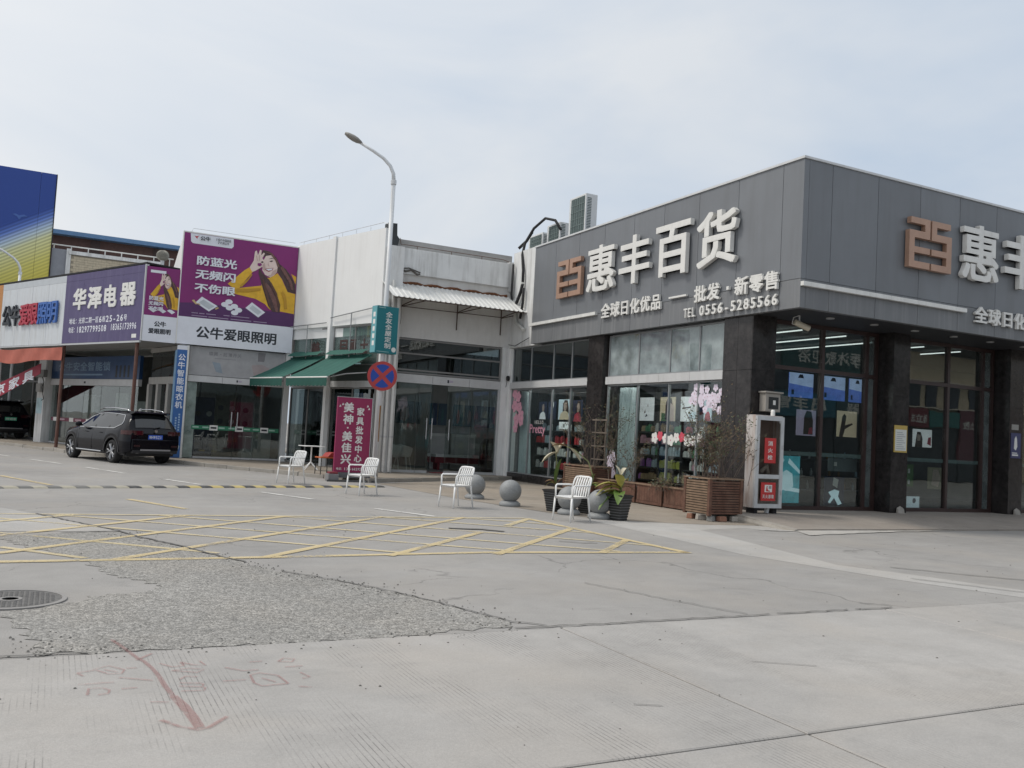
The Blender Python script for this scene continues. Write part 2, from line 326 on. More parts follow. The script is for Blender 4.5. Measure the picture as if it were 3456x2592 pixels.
# rough exposed aggregate where the concrete top has worn away
PATCH = sheet(jag([(-.23,7.53),(-.04,6.73),(.06,6.21),(.65,6.14),(1.92,6.14),(3.3,6.27),(3.38,6.41),(3.2,6.96),(2.89,7.82),(2.54,8.49),(2.12,9.1),(1.9,9.73),(1.74,10.08),(1.52,10.72),(1.04,11.76),(.87,12.38),(.19,12.23),(-.5,11.85),(.11,10.56),(.42,9.82),(.61,9.1),(.87,8.62),(.98,8.43),(.68,8.1),(.36,8.1),(.21,7.79),(-.04,7.61)],   .06, .07), .004, 'worn_aggregate_patch', GM_PATCH, kind='structure')
sheet(jag([(-60, 12.4), (.87, 12.45), (-.12, 14.5), (-2.2, 18.4), (-60, 20)], .02, .2)[:0] or [(-60, 12.42), (.85, 12.42), (-.13, 14.5), (-2.3, 18.5), (-60, 30)], .003, 'old_concrete_lane', GM_DUST, kind='structure')
sheet(jag([(8.9,12.9),(8.85,11.2),(8.72,9.65),(9.25,7.5),(9.75,6.35),(10.4,6.35),(9.75,7.85),(9.35,8.6),(9.85,11.0),(9.85,13.2),(11.0,13.2),(12.0,12.2),(12.9,12.05),(14.7,12.3),(20,12.6),(20,12.2),(12.4,11.5),(11.2,12.3),(10.2,12.5),(9.6,12.9)], .02, .15)[:0] or
      [(8.95,14.2),(8.8,11.2),(8.72,9.65),(9.25,7.5),(9.75,6.3),(10.45,6.3),(9.85,7.85),(9.45,8.7),(9.95,11.0),(10.3,12.6),(11.6,12.9),(12.3,11.75),(13.2,11.95),(12.2,13.3),(10.2,13.9)], .002, 'dusty_gutter_strip', GM_DUST, kind='structure')
def mark(pts, w, m, z=.0085, name='road_marking', seed=0):
    rr = random.Random(seed or hash(tuple(pts)) % 999); P = [Vector((p[0], p[1])) for p in pts]; Q = []
    for i in range(len(P)-1):
        k = max(1, int((P[i+1]-P[i]).length/.25))
        for j in range(k): Q.append(P[i].lerp(P[i+1], j/k))
    Q.append(P[-1]); lft = []; rgt = []
    for i, q in enumerate(Q):
        d = (Q[min(i+1, len(Q)-1)]-Q[max(i-1, 0)]).normalized(); n = Vector((-d.y, d.x)); a = w/2*(1+rr.uniform(-.12, .12))
        lft.append(q+n*a); rgt.append(q-n*a)
    b = MB(); k = len(Q); b.add([(p.x, p.y, z) for p in rgt+lft], [(i, i+1, k+i+1, k+i) for i in range(k-1)]); return b.build(name, m, ROAD)
mark([(-4, 14.42), (.2, 14.42), (7.7, 14.32)], .11, P_YEL2); mark([(7.72, 14.3), (7.92, 9.95)], .14, P_YEL); mark([(7.98, 9.96), (5, 10.2), (1.8, 10.02), (-4, 9.9)], .13, P_YEL)
for k, m_ in ((14.0, P_YEL2), (12.45, P_YEL), (10.95, P_YEL), (9.35, P_YEL), (7.85, P_YEL), (6.4, P_YEL), (5.0, P_YEL), (3.45, P_YEL)):
    x0 = max(-4, 10.02-k); x1 = min(7.86, 14.4-k)
    if k == 6.4: x1 = 5.85
    mark([(x0, x0+k), (x1, x1+k)], .115, m_, z=.0095)
mark([(6.75, 13.15), (7.75, 14.25)], .12, P_YEL2, z=.0095)
for a, b_ in (((-.4, 11.03), (.4, 10.15)), ((-3, 14.4), (1.75, 10.4)), ((-1.2, 14.4), (3.95, 10.2)), ((.08, 14.4), (5.4, 10.3)), ((1.5, 14.4), (6.95, 10.15)), ((3.27, 14.4), (7.86, 10.7)), ((4.95, 14.38), (7.86, 12.1)), ((6.4, 14.35), (7.8, 13.3))):
    mark([a, b_], .1, P_YEL2, z=.0075)
for a, b_ in (((-.92, 22.4), (.07, 19.95)), ((1.28, 17.04), (2.03, 15.4)), ((-3.4, 28), (-2.4, 25.6)), ((-5.8, 33.8), (-4.8, 31.4))): mark([a, b_], .13, P_YEL)
for a, b_ in (((-.5, 29.85), (.3, 27.9)), ((.88, 26.48), (1.73, 24.3)), ((2.45, 22.5), (3.05, 21.0)), ((4.0, 19.2), (4.7, 17.6)), ((5.39, 15.8), (6.04, 14.5)), ((-1.9, 33.2), (-1.1, 31.3)), ((-3.3, 36.5), (-2.5, 34.6))): mark([a, b_], .12, P_WHT)
# open cracks beside the patch and across the lane
for pts, w in (([(5.55,12.78),(5.8,12.7),(6.05,12.62),(6.2,12.45),(6.3,12.36)], .11), ([(-.12,14.5),(.3,13.6),(.62,12.95),(.87,12.42),(1.06,11.8),(1.3,11.3),(1.55,10.7),(1.76,10.1),(1.92,9.72)], .035), ([(.87,12.42),(.5,12.36),(.19,12.25)], .04),
               ([(2.15,9.12),(2.55,8.5),(2.9,7.83),(3.22,6.96),(3.4,6.42),(3.6,6.22)], .02), ([(5.03,7.98),(5.25,7.35),(5.43,6.84),(5.68,6.24)], .012), ([(6.0,6.2),(6.5,6.19),(6.9,6.21)], .02), ([(3.3,6.2),(4.1,6.18),(4.6,6.2),(5.3,6.18),(5.9,6.2)], .02), ([(7.0,6.2),(7.3,6.18),(7.5,6.2)], .02), ([(-.3,6.2),(0.05,6.19),(.3,6.17)], .02),
               ([(2.55,12.5),(3.0,12.4),(3.3,12.45),(3.7,12.35)], .02), ([(10.1,8.4),(10.8,7.6),(11.4,7.0)], .03), ([(9.5,7.6),(9.9,6.9),(10.2,6.4)], .02), ([(6.6,11.2),(6.9,11.0),(7.1,10.95)], .03)):
    mark(jag(pts, .02, .08, False, 3), w, P_CRK, z=.0105, name='crack')
for pts in ([(4.47,4.85),(4.85,4.62)], [(3.05,4.25),(3.2,4.18)]): mark(pts, .007, P_CRK, z=.0125, name='scratch')
# red sprayed note on the slab: arrow, 30cm and survey scribbles
GRF = thing('sprayed_note', 'faded red sprayed survey note with 30cm and an arrow on pale concrete', 'graffiti', (.8, 5.2, .0))
def spray(pts, w): o = mark(pts, w, P_RED, z=.0115, name='stroke'); o.parent = GRF; o.matrix_parent_inverse = Matrix.Translation((-.8, -5.2, 0)); return o
spray([(.45,6.49),(.52,6.19),(.57,5.96),(.60,5.87),(.63,5.7),(.65,5.52),(.66,5.32),(.68,5.11)], .028); spray([(.68,5.11),(.71,4.93),(.73,4.73),(.74,4.56)], .05)
spray([(.58,4.73),(.65,4.61),(.73,4.53),(.78,4.55),(.89,4.69)], .026); spray([(.66,6.05),(.56,5.91)], .022)
for pts in ([(.68,5.80),(.74,5.70),(.81,5.72),(.80,5.80)], [(.80,5.8),(.86,5.72),(.93,5.69),(.91,5.80)], [(.73,5.62),(.83,5.65),(.91,5.60),(.86,5.54),(.73,5.62)], [(.75,5.42),(.79,5.48),(.85,5.45)], [(.74,5.35),(.86,5.31)], [(.73,5.29),(.85,5.24),(.86,5.3)], [(.73,5.19),(.85,5.17),(.86,5.23)],
            [(.23,5.70),(.32,5.74)], [(.23,5.7),(.26,5.63)], [(.32,5.76),(.40,5.82),(.48,5.71),(.46,5.63),(.39,5.64),(.32,5.76)], [(.37,5.74),(.44,5.67)], [(.44,5.55),(.61,5.44)], [(.23,5.46),(.41,5.46)], [(.27,5.25),(.28,5.37),(.35,5.36),(.38,5.31),(.37,5.25),(.32,5.24)], [(.44,5.32),(.52,5.32)], [(.49,5.74),(.55,5.73)],
            [(.97,5.32),(1.10,5.32)], [(1.31,5.18),(1.29,5.36),(1.20,5.44),(1.14,5.41),(1.13,5.24),(1.16,5.17),(1.31,5.18)], [(1.19,5.33),(1.25,5.23)], [(1.03,5.61),(1.12,5.51),(1.21,5.51)], [(1.36,5.67),(1.41,5.74),(1.47,5.70),(1.44,5.64),(1.36,5.67)], [(1.37,5.53),(1.48,5.53)], [(1.43,5.39),(1.46,5.28),(1.41,5.26)], [(1.35,5.11),(1.42,5.07)], [(1.19,5.70),(1.27,5.70)], [(.56,5.04),(.65,5.01)]):
    spray(pts, .016)
# small grit lying about
rg = random.Random(5); b = MB()
for i in range(260):
    x = rg.uniform(-1, 14); y = rg.uniform(2.8, 14) if i % 3 else rg.uniform(3, 7); s = rg.choice((.003, .004, .005, .008)); z = .005
    b.frustum((x, y), s*2.2, s*1.6, z, (x, y), s*1.2, s, z+s)
prim = [(-.04,6.73),(.06,6.21),(.65,6.14),(1.92,6.14),(3.3,6.27),(3.2,6.96),(2.89,7.82),(2.54,8.49),(2.12,9.1),(1.74,10.08),(1.04,11.76),(.87,12.38)]
for i in range(420):
    k = rg.randrange(len(prim)-1); t = rg.random(); x = prim[k][0]+(prim[k+1][0]-prim[k][0])*t+rg.gauss(0, .13); y = prim[k][1]+(prim[k+1][1]-prim[k][1])*t+rg.gauss(0, .13); s = rg.choice((.004, .006, .008)); b.frustum((x, y), s*2.2, s*1.6, .004, (x, y), s*1.2, s, .004+s)
b.build('loose_grit', mat('dark_grit', (.2, .19, .175), rough=.9), kind='stuff', flat_origin=True)
# manhole
MH = thing('manhole_cover', 'round cast iron manhole cover with raised studs set in the road', 'manhole cover', (-.19, 8.02, 0))
ci = mat('cast_iron', (.16, .155, .15), rough=.7, metal=.3, var=.25, scale=14, bump=.4)
MB(face(-.19, 8.02)).lathe([(.40, .002), (.40, .012), (.365, .014), (.365, .006)], 40).build('rim', mat('rim_iron', (.27, .26, .25), rough=.7), MH)
MB(face(-.19, 8.02)).lathe([(.36, .001), (.36, .009), (0, .009)], 40).build('lid', ci, MH)
b = MB(face(-.19, 8.02)); 
for i in range(-9, 10):
    for j in range(-9, 10):
        x, y = i*.037, j*.037
        if math.hypot(x, y) < .33 and math.hypot(x, y) > .1: b.frustum((x, y), .024, .024, .009, (x, y), .018, .018, .014)
b.build('studs', ci, MH, kind='stuff')
MB(face(-.19, 8.02)).lathe([(.085, .009), (.085, .014), (.06, .014), (.06, .009)], 20).build('emblem_ring', MATS['rim_iron'], MH)
# speed bump
SB = thing('speed_bump', 'black and yellow rubber speed bump across the side road', 'speed bump', (3.4, 20.3, 0))
A, B_ = Vector((-3.7, 18.1)), Vector((7.45, 21.6)); dl = (B_-A); n = 46; ang = math.degrees(math.atan2(dl.y, dl.x)); seg = dl.length/n
rb = mat('black_rubber', (.07, .07, .07), rough=.8, dirt=.7, dcol=(.2, .19, .17), dscale=(9, 9, 9)); ry = mat('yellow_rubber', (.52, .42, .17), rough=.75, dirt=.6, dcol=(.3, .27, .2), dscale=(7, 7, 7)); rw = mat('faded_yellow_rubber', (.42, .39, .31), rough=.8, dirt=.6, dcol=(.25, .23, .2), dscale=(7, 7, 7))
rb2 = mat('faded_black_rubber', (.17, .168, .16), rough=.85, dirt=.6, dcol=(.3, .29, .27), dscale=(7, 7, 7))
for i in range(n):
    p = A+dl*(i/n); M_ = face(p.x, p.y, ang); s = .12; w = seg-.004
    hh = .0 if i in (23, 24) else .05
    b = MB(M_); pr = [(-.14, .0), (-.1, .028), (-.035, .04), (.035, .04), (.1, .028), (.14, 0)]
    vs = [(-s*(y/.14)*.5+0, y, z+.001) for y, z in pr]+[(w-s*(y/.14)*.5, y, z+.001) for y, z in pr]
    b.add(vs, [(j, j+1, 6+j+1, 6+j) for j in range(5)]+[(0, 1, 2, 3, 4, 5), (11, 10, 9, 8, 7, 6), (0, 6, 11, 5)])
    b.build('segment', (rb if i > 20 else rb2) if i % 2 else (ry if i > 24 else rw), SB)
# ------------------------------------------------------------------ pavements beside the shops
WALK = thing('corner_pavement', None, None, (12.45, 12.45, 0), kind='structure')
b = MB(); ys = [12.45, 13.2, 13.9, 15.25]; zs = [.035, .09, .15, .152]; X0, X1 = 12.45, 40
for i in range(3):
    b.add([(X0, ys[i], zs[i]), (X1, ys[i], zs[i]), (X1, ys[i+1], zs[i+1]), (X0, ys[i+1], zs[i+1])], [(0, 1, 2, 3)])
b.add([(X0, 12.45, -.03), (X1, 12.45, -.03), (X1, 12.45, .035), (X0, 12.45, .035)], [(0, 1, 2, 3)])
b.build('paving_top', ground_mat('taupe_paving', (.29, .262, .235), vary=.16, stain=.5, stain_col=(.15, .135, .12), speck=.13), WALK)
b = MB(); b.add([(X0, 12.42, -.03), (X0, 15.25, -.03), (X0, 15.25, .154), (X0, 13.9, .154), (X0, 13.2, .094), (X0, 12.42, .04), (X0-.16, 12.36, -.03), (X0-.1, 15.25, -.03), (X0-.1, 15.25, .148), (X0-.1, 13.9, .148), (X0-.1, 13.2, .088), (X0-.14, 12.36, .03)],
               [(11, 10, 9, 8, 7, 6), (5, 4, 10, 11), (4, 3, 9, 10), (3, 2, 8, 9), (0, 5, 11, 6)]); b.build('edge_kerb', GM_KERB, WALK)
sheet(jag([(11.5, 12.6), (12.3, 12.25), (12.05, 11.75), (13.0, 11.92), (14.7, 12.22), (17.2, 12.44), (12.5, 12.45)], .03, .2), .012, 'broken_apron', ground_mat('pale_broken_apron', (.44, .425, .40), vary=.2, stain=.5, crack=.8), kind='structure')
sheet([(8.9, 15.2), (9.6, 14.05), (11.1, 13.4), (12.35, 13.3), (12.35, 15.2), (13.7, 15.3), (13.7, 26.3), (10.4, 24.6), (7.8, 22.9), (8.2, 18.5)], .005, 'shop_forecourt', GM_WALK, kind='structure')
SW = thing('raised_pavement', None, None, (7, 25, 0), kind='structure')
edge = [(-8, 55), (-1.85, 41.3), (.55, 35.0), (3.3, 30.5), (6.9, 24.6), (7.6, 23.25), (10.5, 24.85), (13.6, 26.35)]
sw_top = edge+[(14, 40), (5, 56)]
b = MB(); b.prism(sw_top, -.03, .115, 'z'); b.build('paving_top', GM_WALK, SW)
rk = random.Random(3)
for i in range(len(edge)-1):
    a, c = Vector(edge[i]), Vector(edge[i+1]); Ln = (c-a).length; k = max(1, round(Ln/.95)); an = math.degrees(math.atan2(c.y-a.y, c.x-a.x))
    if i == 0: continue
    for j in range(k):
        p = a.lerp(c, j/k); dz = rk.uniform(-.02, .008); gap = .012
        if i == 4 and j in (1,): dz = -.09
        bx('kerbstone', GM_KERB, SW, face(p.x, p.y, an+rk.uniform(-.8, .8)), gap, Ln/k-gap, -.11, .0, -.05, .118+dz, bevel=.012)
# ------------------------------------------------------------------ common facade materials
M_GREY = mat('grey_aluminium_cladding', (.17, .181, .197), rough=.42, orand=.05, var=.06, scale=1.2, bump=.06, bscale=1.3, dirt=.45, dcol=(.12, .122, .128), dscale=(3, 3, .25))
M_GREY_LO = mat('grimy_grey_cladding', (.165, .172, .182), rough=.5, orand=.06, var=.08, scale=1.2, bump=.1, bscale=1.3, dirt=.8, dcol=(.25, .255, .26), dscale=(9, 9, .35))
M_GRAN = mat('dark_polished_granite', (.026, .023, .023), rough=.2, var=.5, scale=9, fine=.7, bscale=130, spec=.35, dirt=.22, dcol=(.14, .13, .125), dscale=(2.4, 2.4, 2.1))
M_DARK = mat('near_black_void', (.02, .02, .022), rough=.9)
M_SOFF = mat('dark_soffit', (.028, .029, .033), rough=.6)
M_MULL = mat('brown_metal_frame', (.045, .026, .024), rough=.4)
M_ALU = mat('silver_aluminium', (.5, .51, .52), rough=.4, metal=.25, var=.08)
M_BAND = mat('pale_aluminium_band', (.56, .565, .57), rough=.45, var=.07, dirt=.25, dcol=(.3, .29, .27), dscale=(5, 5, 1))
M_WHL = mat('white_channel_letters', (.74, .735, .71), rough=.45, var=.06, dirt=.2, dcol=(.4, .38, .34), dscale=(9, 9, 1))
M_COP = mat('copper_coloured_metal', (.43, .27, .195), rough=.42, metal=.25, var=.1)
M_WHITE = mat('painted_white_wall', (.80, .803, .795), rough=.75, var=.03, scale=1.4, dirt=.14, dcol=(.42, .39, .34), dscale=(5, 5, .28))
M_WSTAIN = mat('stained_white_wall', (.71, .715, .71), rough=.8, var=.1, scale=2, dirt=.62, dcol=(.25, .235, .21), dscale=(4.5, 4.5, .42))
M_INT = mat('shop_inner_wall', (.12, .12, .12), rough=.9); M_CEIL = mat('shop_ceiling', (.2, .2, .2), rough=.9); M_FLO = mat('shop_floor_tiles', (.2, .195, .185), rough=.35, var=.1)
G_DOOR = glass('door_glass', (.76, .80, .79), .07, .95)
G_SHEEN = glass('painted_sheen_glass', (.3, .36, .38), .16, .6, film=.52, filmcol=(.46, .53, .54))  # pale diffuse film paints a sky reflection into the upper panes
G_SHOW = glass('shop_window_glass', (.88, .92, .91), .055, .8)
G_DIM = glass('dark_tinted_glass', (.34, .38, .38), .10, .8)
G_GREEN = glass('greenish_pane_glass', (.55, .66, .63), .10, .8, film=.16, filmcol=(.4, .5, .48))
M_TUB2 = mat('dim_fluorescent_tube', (.9, .95, .93), emit=1.1, var=0)
M_FILL = mat('added_fill_tube', (1, 1, .97), emit=14., var=0)
def glazing(parent, M, x0, x1, z0, z1, y, xs, zs, fm, gm, fw=.05, fd=.08, name='window', tilt=0.):
    b = MB(M); d = fd
    b.box(x0, x0+fw, y-d/2, y+d/2, z0, z1); b.box(x1-fw, x1, y-d/2, y+d/2, z0, z1)
    b.box(x0+fw, x1-fw, y-d/2+.002, y+d/2-.002, z0, z0+fw); b.box(x0+fw, x1-fw, y-d/2+.002, y+d/2-.002, z1-fw, z1)
    for x in xs: b.box(x-fw/2, x+fw/2, y-d/2+.004, y+d/2-.004, z0+fw, z1-fw)
    XX = [x0+fw/2]+list(xs)+[x1-fw/2]; ZZ = [z0+fw/2]+list(zs)+[z1-fw/2]
    for z in zs:
        for i in range(len(XX)-1): b.box(XX[i]+fw/2, XX[i+1]-fw/2, y-d/2+.006, y+d/2-.006, z-fw/2, z+fw/2)
    w = b.build(name, fm, parent)
    for i in range(len(XX)-1):
        for j in range(len(ZZ)-1):
            g = gm[(i, j)] if isinstance(gm, dict) else gm
            Mp = M @ Matrix.Translation((0, 0, ZZ[j])) @ Matrix.Rotation(-R(tilt), 4, 'X') @ Matrix.Translation((0, 0, -ZZ[j])) if tilt else M
            if g: bx('pane', g, w, Mp, XX[i]+fw/2-.004, XX[i+1]-fw/2+.004, y-.005, y+.005, ZZ[j]+fw/2-.004, ZZ[j+1]-fw/2+.004)
    return w
# ------------------------------------------------------------------ corner department store
CS = thing('corner_store', 'grey panelled corner store with dark granite pillars and tall shop windows', 'shop building', (18, 20, 0))
FLc = face(13.6, 27.0, -90)            # left face: x = 27 - Y, y = into the shop
FRc = face(0, 15.2, 0)                 # right face: x = X
TOP = 7.48
MB().box(13.46, 30, 13.61, 26.7, 4.46, 7.3).build('roof_block', M_SOFF, CS)
MB().box(13.31, 30, 13.46, 24.95, 7.3, 7.47).build('parapet_core', M_GREY, CS)
MB().box(13.44, 30, 13.6, 24.9, 4.415, 4.458).build('soffit', M_SOFF, CS)
gp = .006
jl = [24.95, 23.6, 22.24, 20.88, 19.47, 18.16, 16.79, 15.41, 14.04, 13.30+.15]
for i in range(len(jl)-1):
    y1_, y0_ = jl[i], jl[i+1]; y0_ = y0_+gp if i < len(jl)-2 else 13.45
    MB().box(13.3, 13.44, y0_, y1_-gp, 5.0, TOP).build('fascia_panel', M_GREY, CS); MB().box(13.3, 13.44, y0_, y1_-gp, 4.4, 4.99).build('fascia_panel', M_GREY_LO, CS)
jr = [13.3, 14.1, 15.46, 16.79, 18.12, 19.43, 20.76, 22.1, 23.4, 24.7, 26, 27.3, 28.6, 30]
for i in range(len(jr)-1):
    a = jr[i]+(gp if i else 0.14+gp)
    MB().box(a, jr[i+1]-gp, 13.448, 13.59, 5.0, TOP+.001).build('fascia_panel', M_GREY, CS); MB().box(a, jr[i+1]-gp, 13.448, 13.59, 4.399, 4.99).build('fascia_panel', M_GREY_LO, CS)
MB().box(13.27, 13.6, 13.42, 24.97, TOP+.003, TOP+.05).box(13.6, 30, 13.42, 13.75, TOP+.003, TOP+.05).build('coping', mat('bright_coping', (.6, .61, .62), rough=.4), CS)
M_STRIP = mat('white_light_strip', (.72, .72, .7), rough=.4, dirt=.2)
for (a, c) in ((23.2, 25.0), (21.08, 23.19)): MB().box(13.21, 13.297, a, c, 4.955, 5.045).build('light_strip', M_STRIP, CS)
for (a, c) in ((13.3, 15.84), (15.85, 18.33)): MB().box(a, c, 13.36, 13.445, 4.84, 4.93).build('light_strip', M_STRIP, CS)
for x in (14.9, 16.26, 17.6, 18.95, 20.3, 21.6): MB(face(x, 14.15)).lathe([(.09, 4.392), (.09, 4.413), (.06, 4.413)], 14).build('downlight', mat('downlight_rim', (.55, .55, .55), rough=.3, metal=.4), CS)
def pillar(x0, x1, y0, y1, z0, z1, cols_x, cols_y, rows):
    g = .004; core = MB().box(x0+.02, x1-.02, y0+.02, y1-.001, z0, z1).build('pillar', M_DARK, CS)
    cx = [x0+(x1-x0)*i/cols_x for i in range(cols_x+1)]; cy = [y0+(y1-y0)*i/cols_y for i in range(cols_y+1)]; rz = [z0]+rows+[z1]
    for j in range(len(rz)-1):
        for i in range(cols_x): MB().box(cx[i]+g, cx[i+1]-g, y0, y0+.02, rz[j]+g, rz[j+1]-g).build('granite_tile', M_GRAN, core)
        for i in range(cols_y):
            a = cy[i]+(g if i else .021); MB().box(x0, x0+.02, a, cy[i+1]-g, rz[j]+g, rz[j+1]-g).build('granite_tile', M_GRAN, core)
    return core
pillar(13.42, 14.1, 14.92, 15.87, .1, 4.44, 1, 2, [1.25, 3.2])
pillar(13.42, 13.95, 20.86, 21.66, .0, 4.44, 1, 1, [1.25, 3.15])
pillar(17.59, 18.16, 14.7, 15.3, .14, 4.44, 1, 1, [.5, 1.6, 2.9]); pillar(21.94, 22.5, 14.7, 15.3, .14, 4.44, 1, 1, [.5, 1.6, 2.9]); pillar(26.4, 26.96, 14.7, 15.3, .14, 4.44, 1, 1, [.5, 1.6, 2.9])
# left bays
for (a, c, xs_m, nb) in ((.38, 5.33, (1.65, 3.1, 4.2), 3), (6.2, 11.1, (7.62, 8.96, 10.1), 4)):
    glazing(CS, FLc, a, c, 3.23, 4.37, 0, xs_m, (), mat('grey_window_frame', (.3, .31, .32), rough=.4, metal=.3), G_SHEEN if nb == 4 else G_DIM, .035, .07)
    w_ = (c-a)/nb
    for i in range(nb): bx('aluminium_band', M_BAND, CS, FLc, a+i*w_+.004, a+(i+1)*w_-.004, -.12, .06, 3.02, 3.225)
    glazing(CS, FLc, a, c, .25, 3.01, 0, xs_m, (), MATS['grey_window_frame'], G_SHOW, .035, .07)
    bx('plinth', M_GRAN, CS, FLc, a, c, -.05, .06, -.02, .248)
MB().box(13.45, 13.75, 24.97, 26.75, 4.38, 7.6).build('end_wall', M_WSTAIN, CS); MB().box(13.5, 13.8, 26.62, 26.78, 0, 4.37).build('end_jamb', M_WHITE, CS)
# right bays: brown framed doors and windows
GRC = {(0, 0): G_DOOR, (0, 1): G_DOOR, (1, 0): G_DOOR, (1, 1): G_DOOR}
M_FROST = glass('frosted_side_panel', (.4, .46, .46), .08, .6, film=.35, filmcol=(.26, .3, .3))
for (a, m1, sp, c) in ((14.12, 15.78, 17.22, 17.58), (18.18, 20.15, 21.5, 21.92), (22.52, 24.5, 25.9, 26.38)):
    glazing(CS, FRc, a, c, .15, 4.41, 0, (m1, sp), (3.35,), M_MULL, {(0, 0): G_DOOR, (0, 1): G_DOOR, (1, 0): G_DOOR, (1, 1): G_DOOR, (2, 0): M_FROST, (2, 1): M_FROST}, .09, .12, 'door_frame')
    for x0, x1 in ((a+.05, m1-.05), (m1+.05, sp-.05)): bx('glass_rail', mat('frosted_rail', (.2, .26, .26), rough=.5), CS, FRc, x0, x1, .012, .02, 1.38, 1.47)
for x in (17.9, 22.25): MB(face(x, 14.68)).add([(-.1, 0, .15), (.12, 0, .15), (.13, 0, .27), (0.02, 0, .32), (-.09, 0, .27), (-.1, -.06, .15), (.12, -.06, .15), (.11, -.04, .25), (.02, -.03, .29), (-.08, -.04, .25)], [(5, 6, 7, 8, 9), (0, 5, 9, 4), (4, 9, 8, 3), (3, 8, 7, 2), (2, 7, 6, 1)]).build('drain_outlet', mat('pale_mortar', (.35, .33, .3), rough=.9, bump=.5), CS)
# shell and room
MB().box(13.62, 30, 15.3, 27, .0, .15).build('shop_floor', M_FLO, CS)
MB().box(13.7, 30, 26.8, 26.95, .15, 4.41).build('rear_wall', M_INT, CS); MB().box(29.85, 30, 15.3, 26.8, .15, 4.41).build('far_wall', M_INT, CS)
MB().box(13.7, 29.85, 15.3, 26.8, 4.37, 4.412).build('shop_ceiling', M_CEIL, CS)
MB().box(18.2, 29.8, 19.6, 19.7, .15, 4.37).build('partition', M_INT, CS)
MB().box(15.5, 15.6, 16.6, 26.7, .15, 2.95).build('shelf_backing', M_INT, CS)
for x, y0, y1 in ((14.1, 15.4, 16.2), (15.33, 15.4, 16.5), (16.75, 15.4, 18.0), (18.12, 15.4, 19.4), (19.5, 15.4, 17), (20.9, 15.4, 16.6)):
    MB().box(x-.018, x+.018, y0, y1, 4.28, 4.305).build('tube_and_fill_light', M_TUB2, CS)
for y in (17.0, 18.6, 20.2, 23.2, 25.0): MB().box(13.86, 13.92, y-.7, y+.7, 3.15, 3.19).build('tube_and_fill_light', M_FILL, CS)  # unseen tubes added behind the band to light the shelves
# ------------------------------------------------------------------ raised signs of the store
FSL = face(13.3, 27.0, -90); FSR = face(0, 13.45, 0)
LOGO = [(0,0),(.48,0),(.48,.13),(.12,.13),(.12,.30),(.48,.30),(.48,.42),(.12,.42),(.12,.60),(.48,.60),(.48,1),(.03,1),(.03,.88),(.36,.88),(.36,.74),(0,.74)]
def store_sign(M, lx, cx, cw, cg, sub_x, label, lab2):
    s = thing('store_sign', label, 'sign', M @ Vector((lx, 0, 5.6)))
    h0, h1 = 5.63, 6.74
    for sg in (0, 1):
        pts = [((p[0] if not sg else 1-p[0])*1.38+lx, h0+p[1]*(h1-h0)) for p in LOGO]
        MB(M).prism(pts, -.14, -.03, 'y').build('emblem_half', M_COP, s)
        MB(M).box(lx+.25+sg*.7, lx+.32+sg*.7, -.03, -.001, h0+.05, h0+.1).build('stand_off', M_DARK, s)
    for i, ch in enumerate('惠丰百货'):
        x = cx+i*(cw+cg); text(ch, M, x, x+cw, 5.62, 6.86, -.15, M_WHL, s, .11, .02, 'character'); MB(M).box(x+cw/2-.04, x+cw/2+.04, -.04, -.001, 6.1, 6.2).build('stand_off', M_DARK, s)
    t = thing('store_slogan', lab2, 'sign', M @ Vector((sub_x, 0, 4.8)))
    return s, t
s1, t1 = store_sign(FSL, 3.76, 5.5, 1.32, .30, 6.2, 'white raised 惠丰百货 letters and copper emblem above the show windows', 'small white raised slogan and telephone letters above the show windows')
chars('全球日化优品', FSL, 6.19, 8.96, 4.82, 5.22, -.08, M_WHL, t1, .06, .03); bx('dash', M_WHL, t1, FSL, 9.26, 9.94, -.08, -.02, 5.03, 5.075)
chars('批发', FSL, 10.22, 11.16, 4.83, 5.22, -.08, M_WHL, t1, .06, .03); bx('dot', M_WHL, t1, FSL, 11.38, 11.46, -.08, -.02, 5.0, 5.08); chars('新零售', FSL, 11.63, 13.03, 4.84, 5.24, -.08, M_WHL, t1, .06, .03)
chars('TEL', FSL, 9.85, 10.3, 4.51, 4.73, -.07, M_WHL, t1, .05, .02, .15); chars('0556-5285566', FSL, 10.42, 13.0, 4.51, 4.74, -.07, M_WHL, t1, .05, .022, .12)
s2, t2 = store_sign(FSR, 16.3, 18.08, 1.22, .28, 18.6, 'white raised 惠丰百货 letters and copper emblem above the glass doors', 'small white raised slogan letters above the glass doors')
chars('全球日化优品', FSR, 18.62, 21.5, 4.65, 5.03, -.08, M_WHL, t2, .06, .03)
# ------------------------------------------------------------------ wall-mounted bits of the store
mb_ = thing('meter_box', 'small grey meter box with dark window on the corner granite pillar', 'meter box', (13.86, 14.9, 2.3))
FM = face(13.66, 14.9)
bx('case', mat('beige_grey_metal', (.32, .3, .27), rough=.5, var=.15), mb_, FM, 0, .42, -.2, 0, 2.3, 2.7, .01); bx('roof', MATS['beige_grey_metal'], mb_, FM, -.04, .47, -.24, 0, 2.703, 2.74, .006); bx('pane', mat('dark_meter_window', (.05, .05, .05), rough=.15), mb_, FM, .08, .36, -.206, -.2, 2.36, 2.62); bx('dial', M_WHL, mb_, FM, .2, .27, -.212, -.207, 2.45, 2.55)
fl = thing('security_camera', 'beige bullet camera hanging from the soffit at the store corner', 'camera', (14.3, 14.3, 4.1))
MB().tube([(14.2, 14.35, 4.41), (14.2, 14.35, 4.3), (14.26, 14.33, 4.22)], .018).build('bracket', M_ALU, fl)
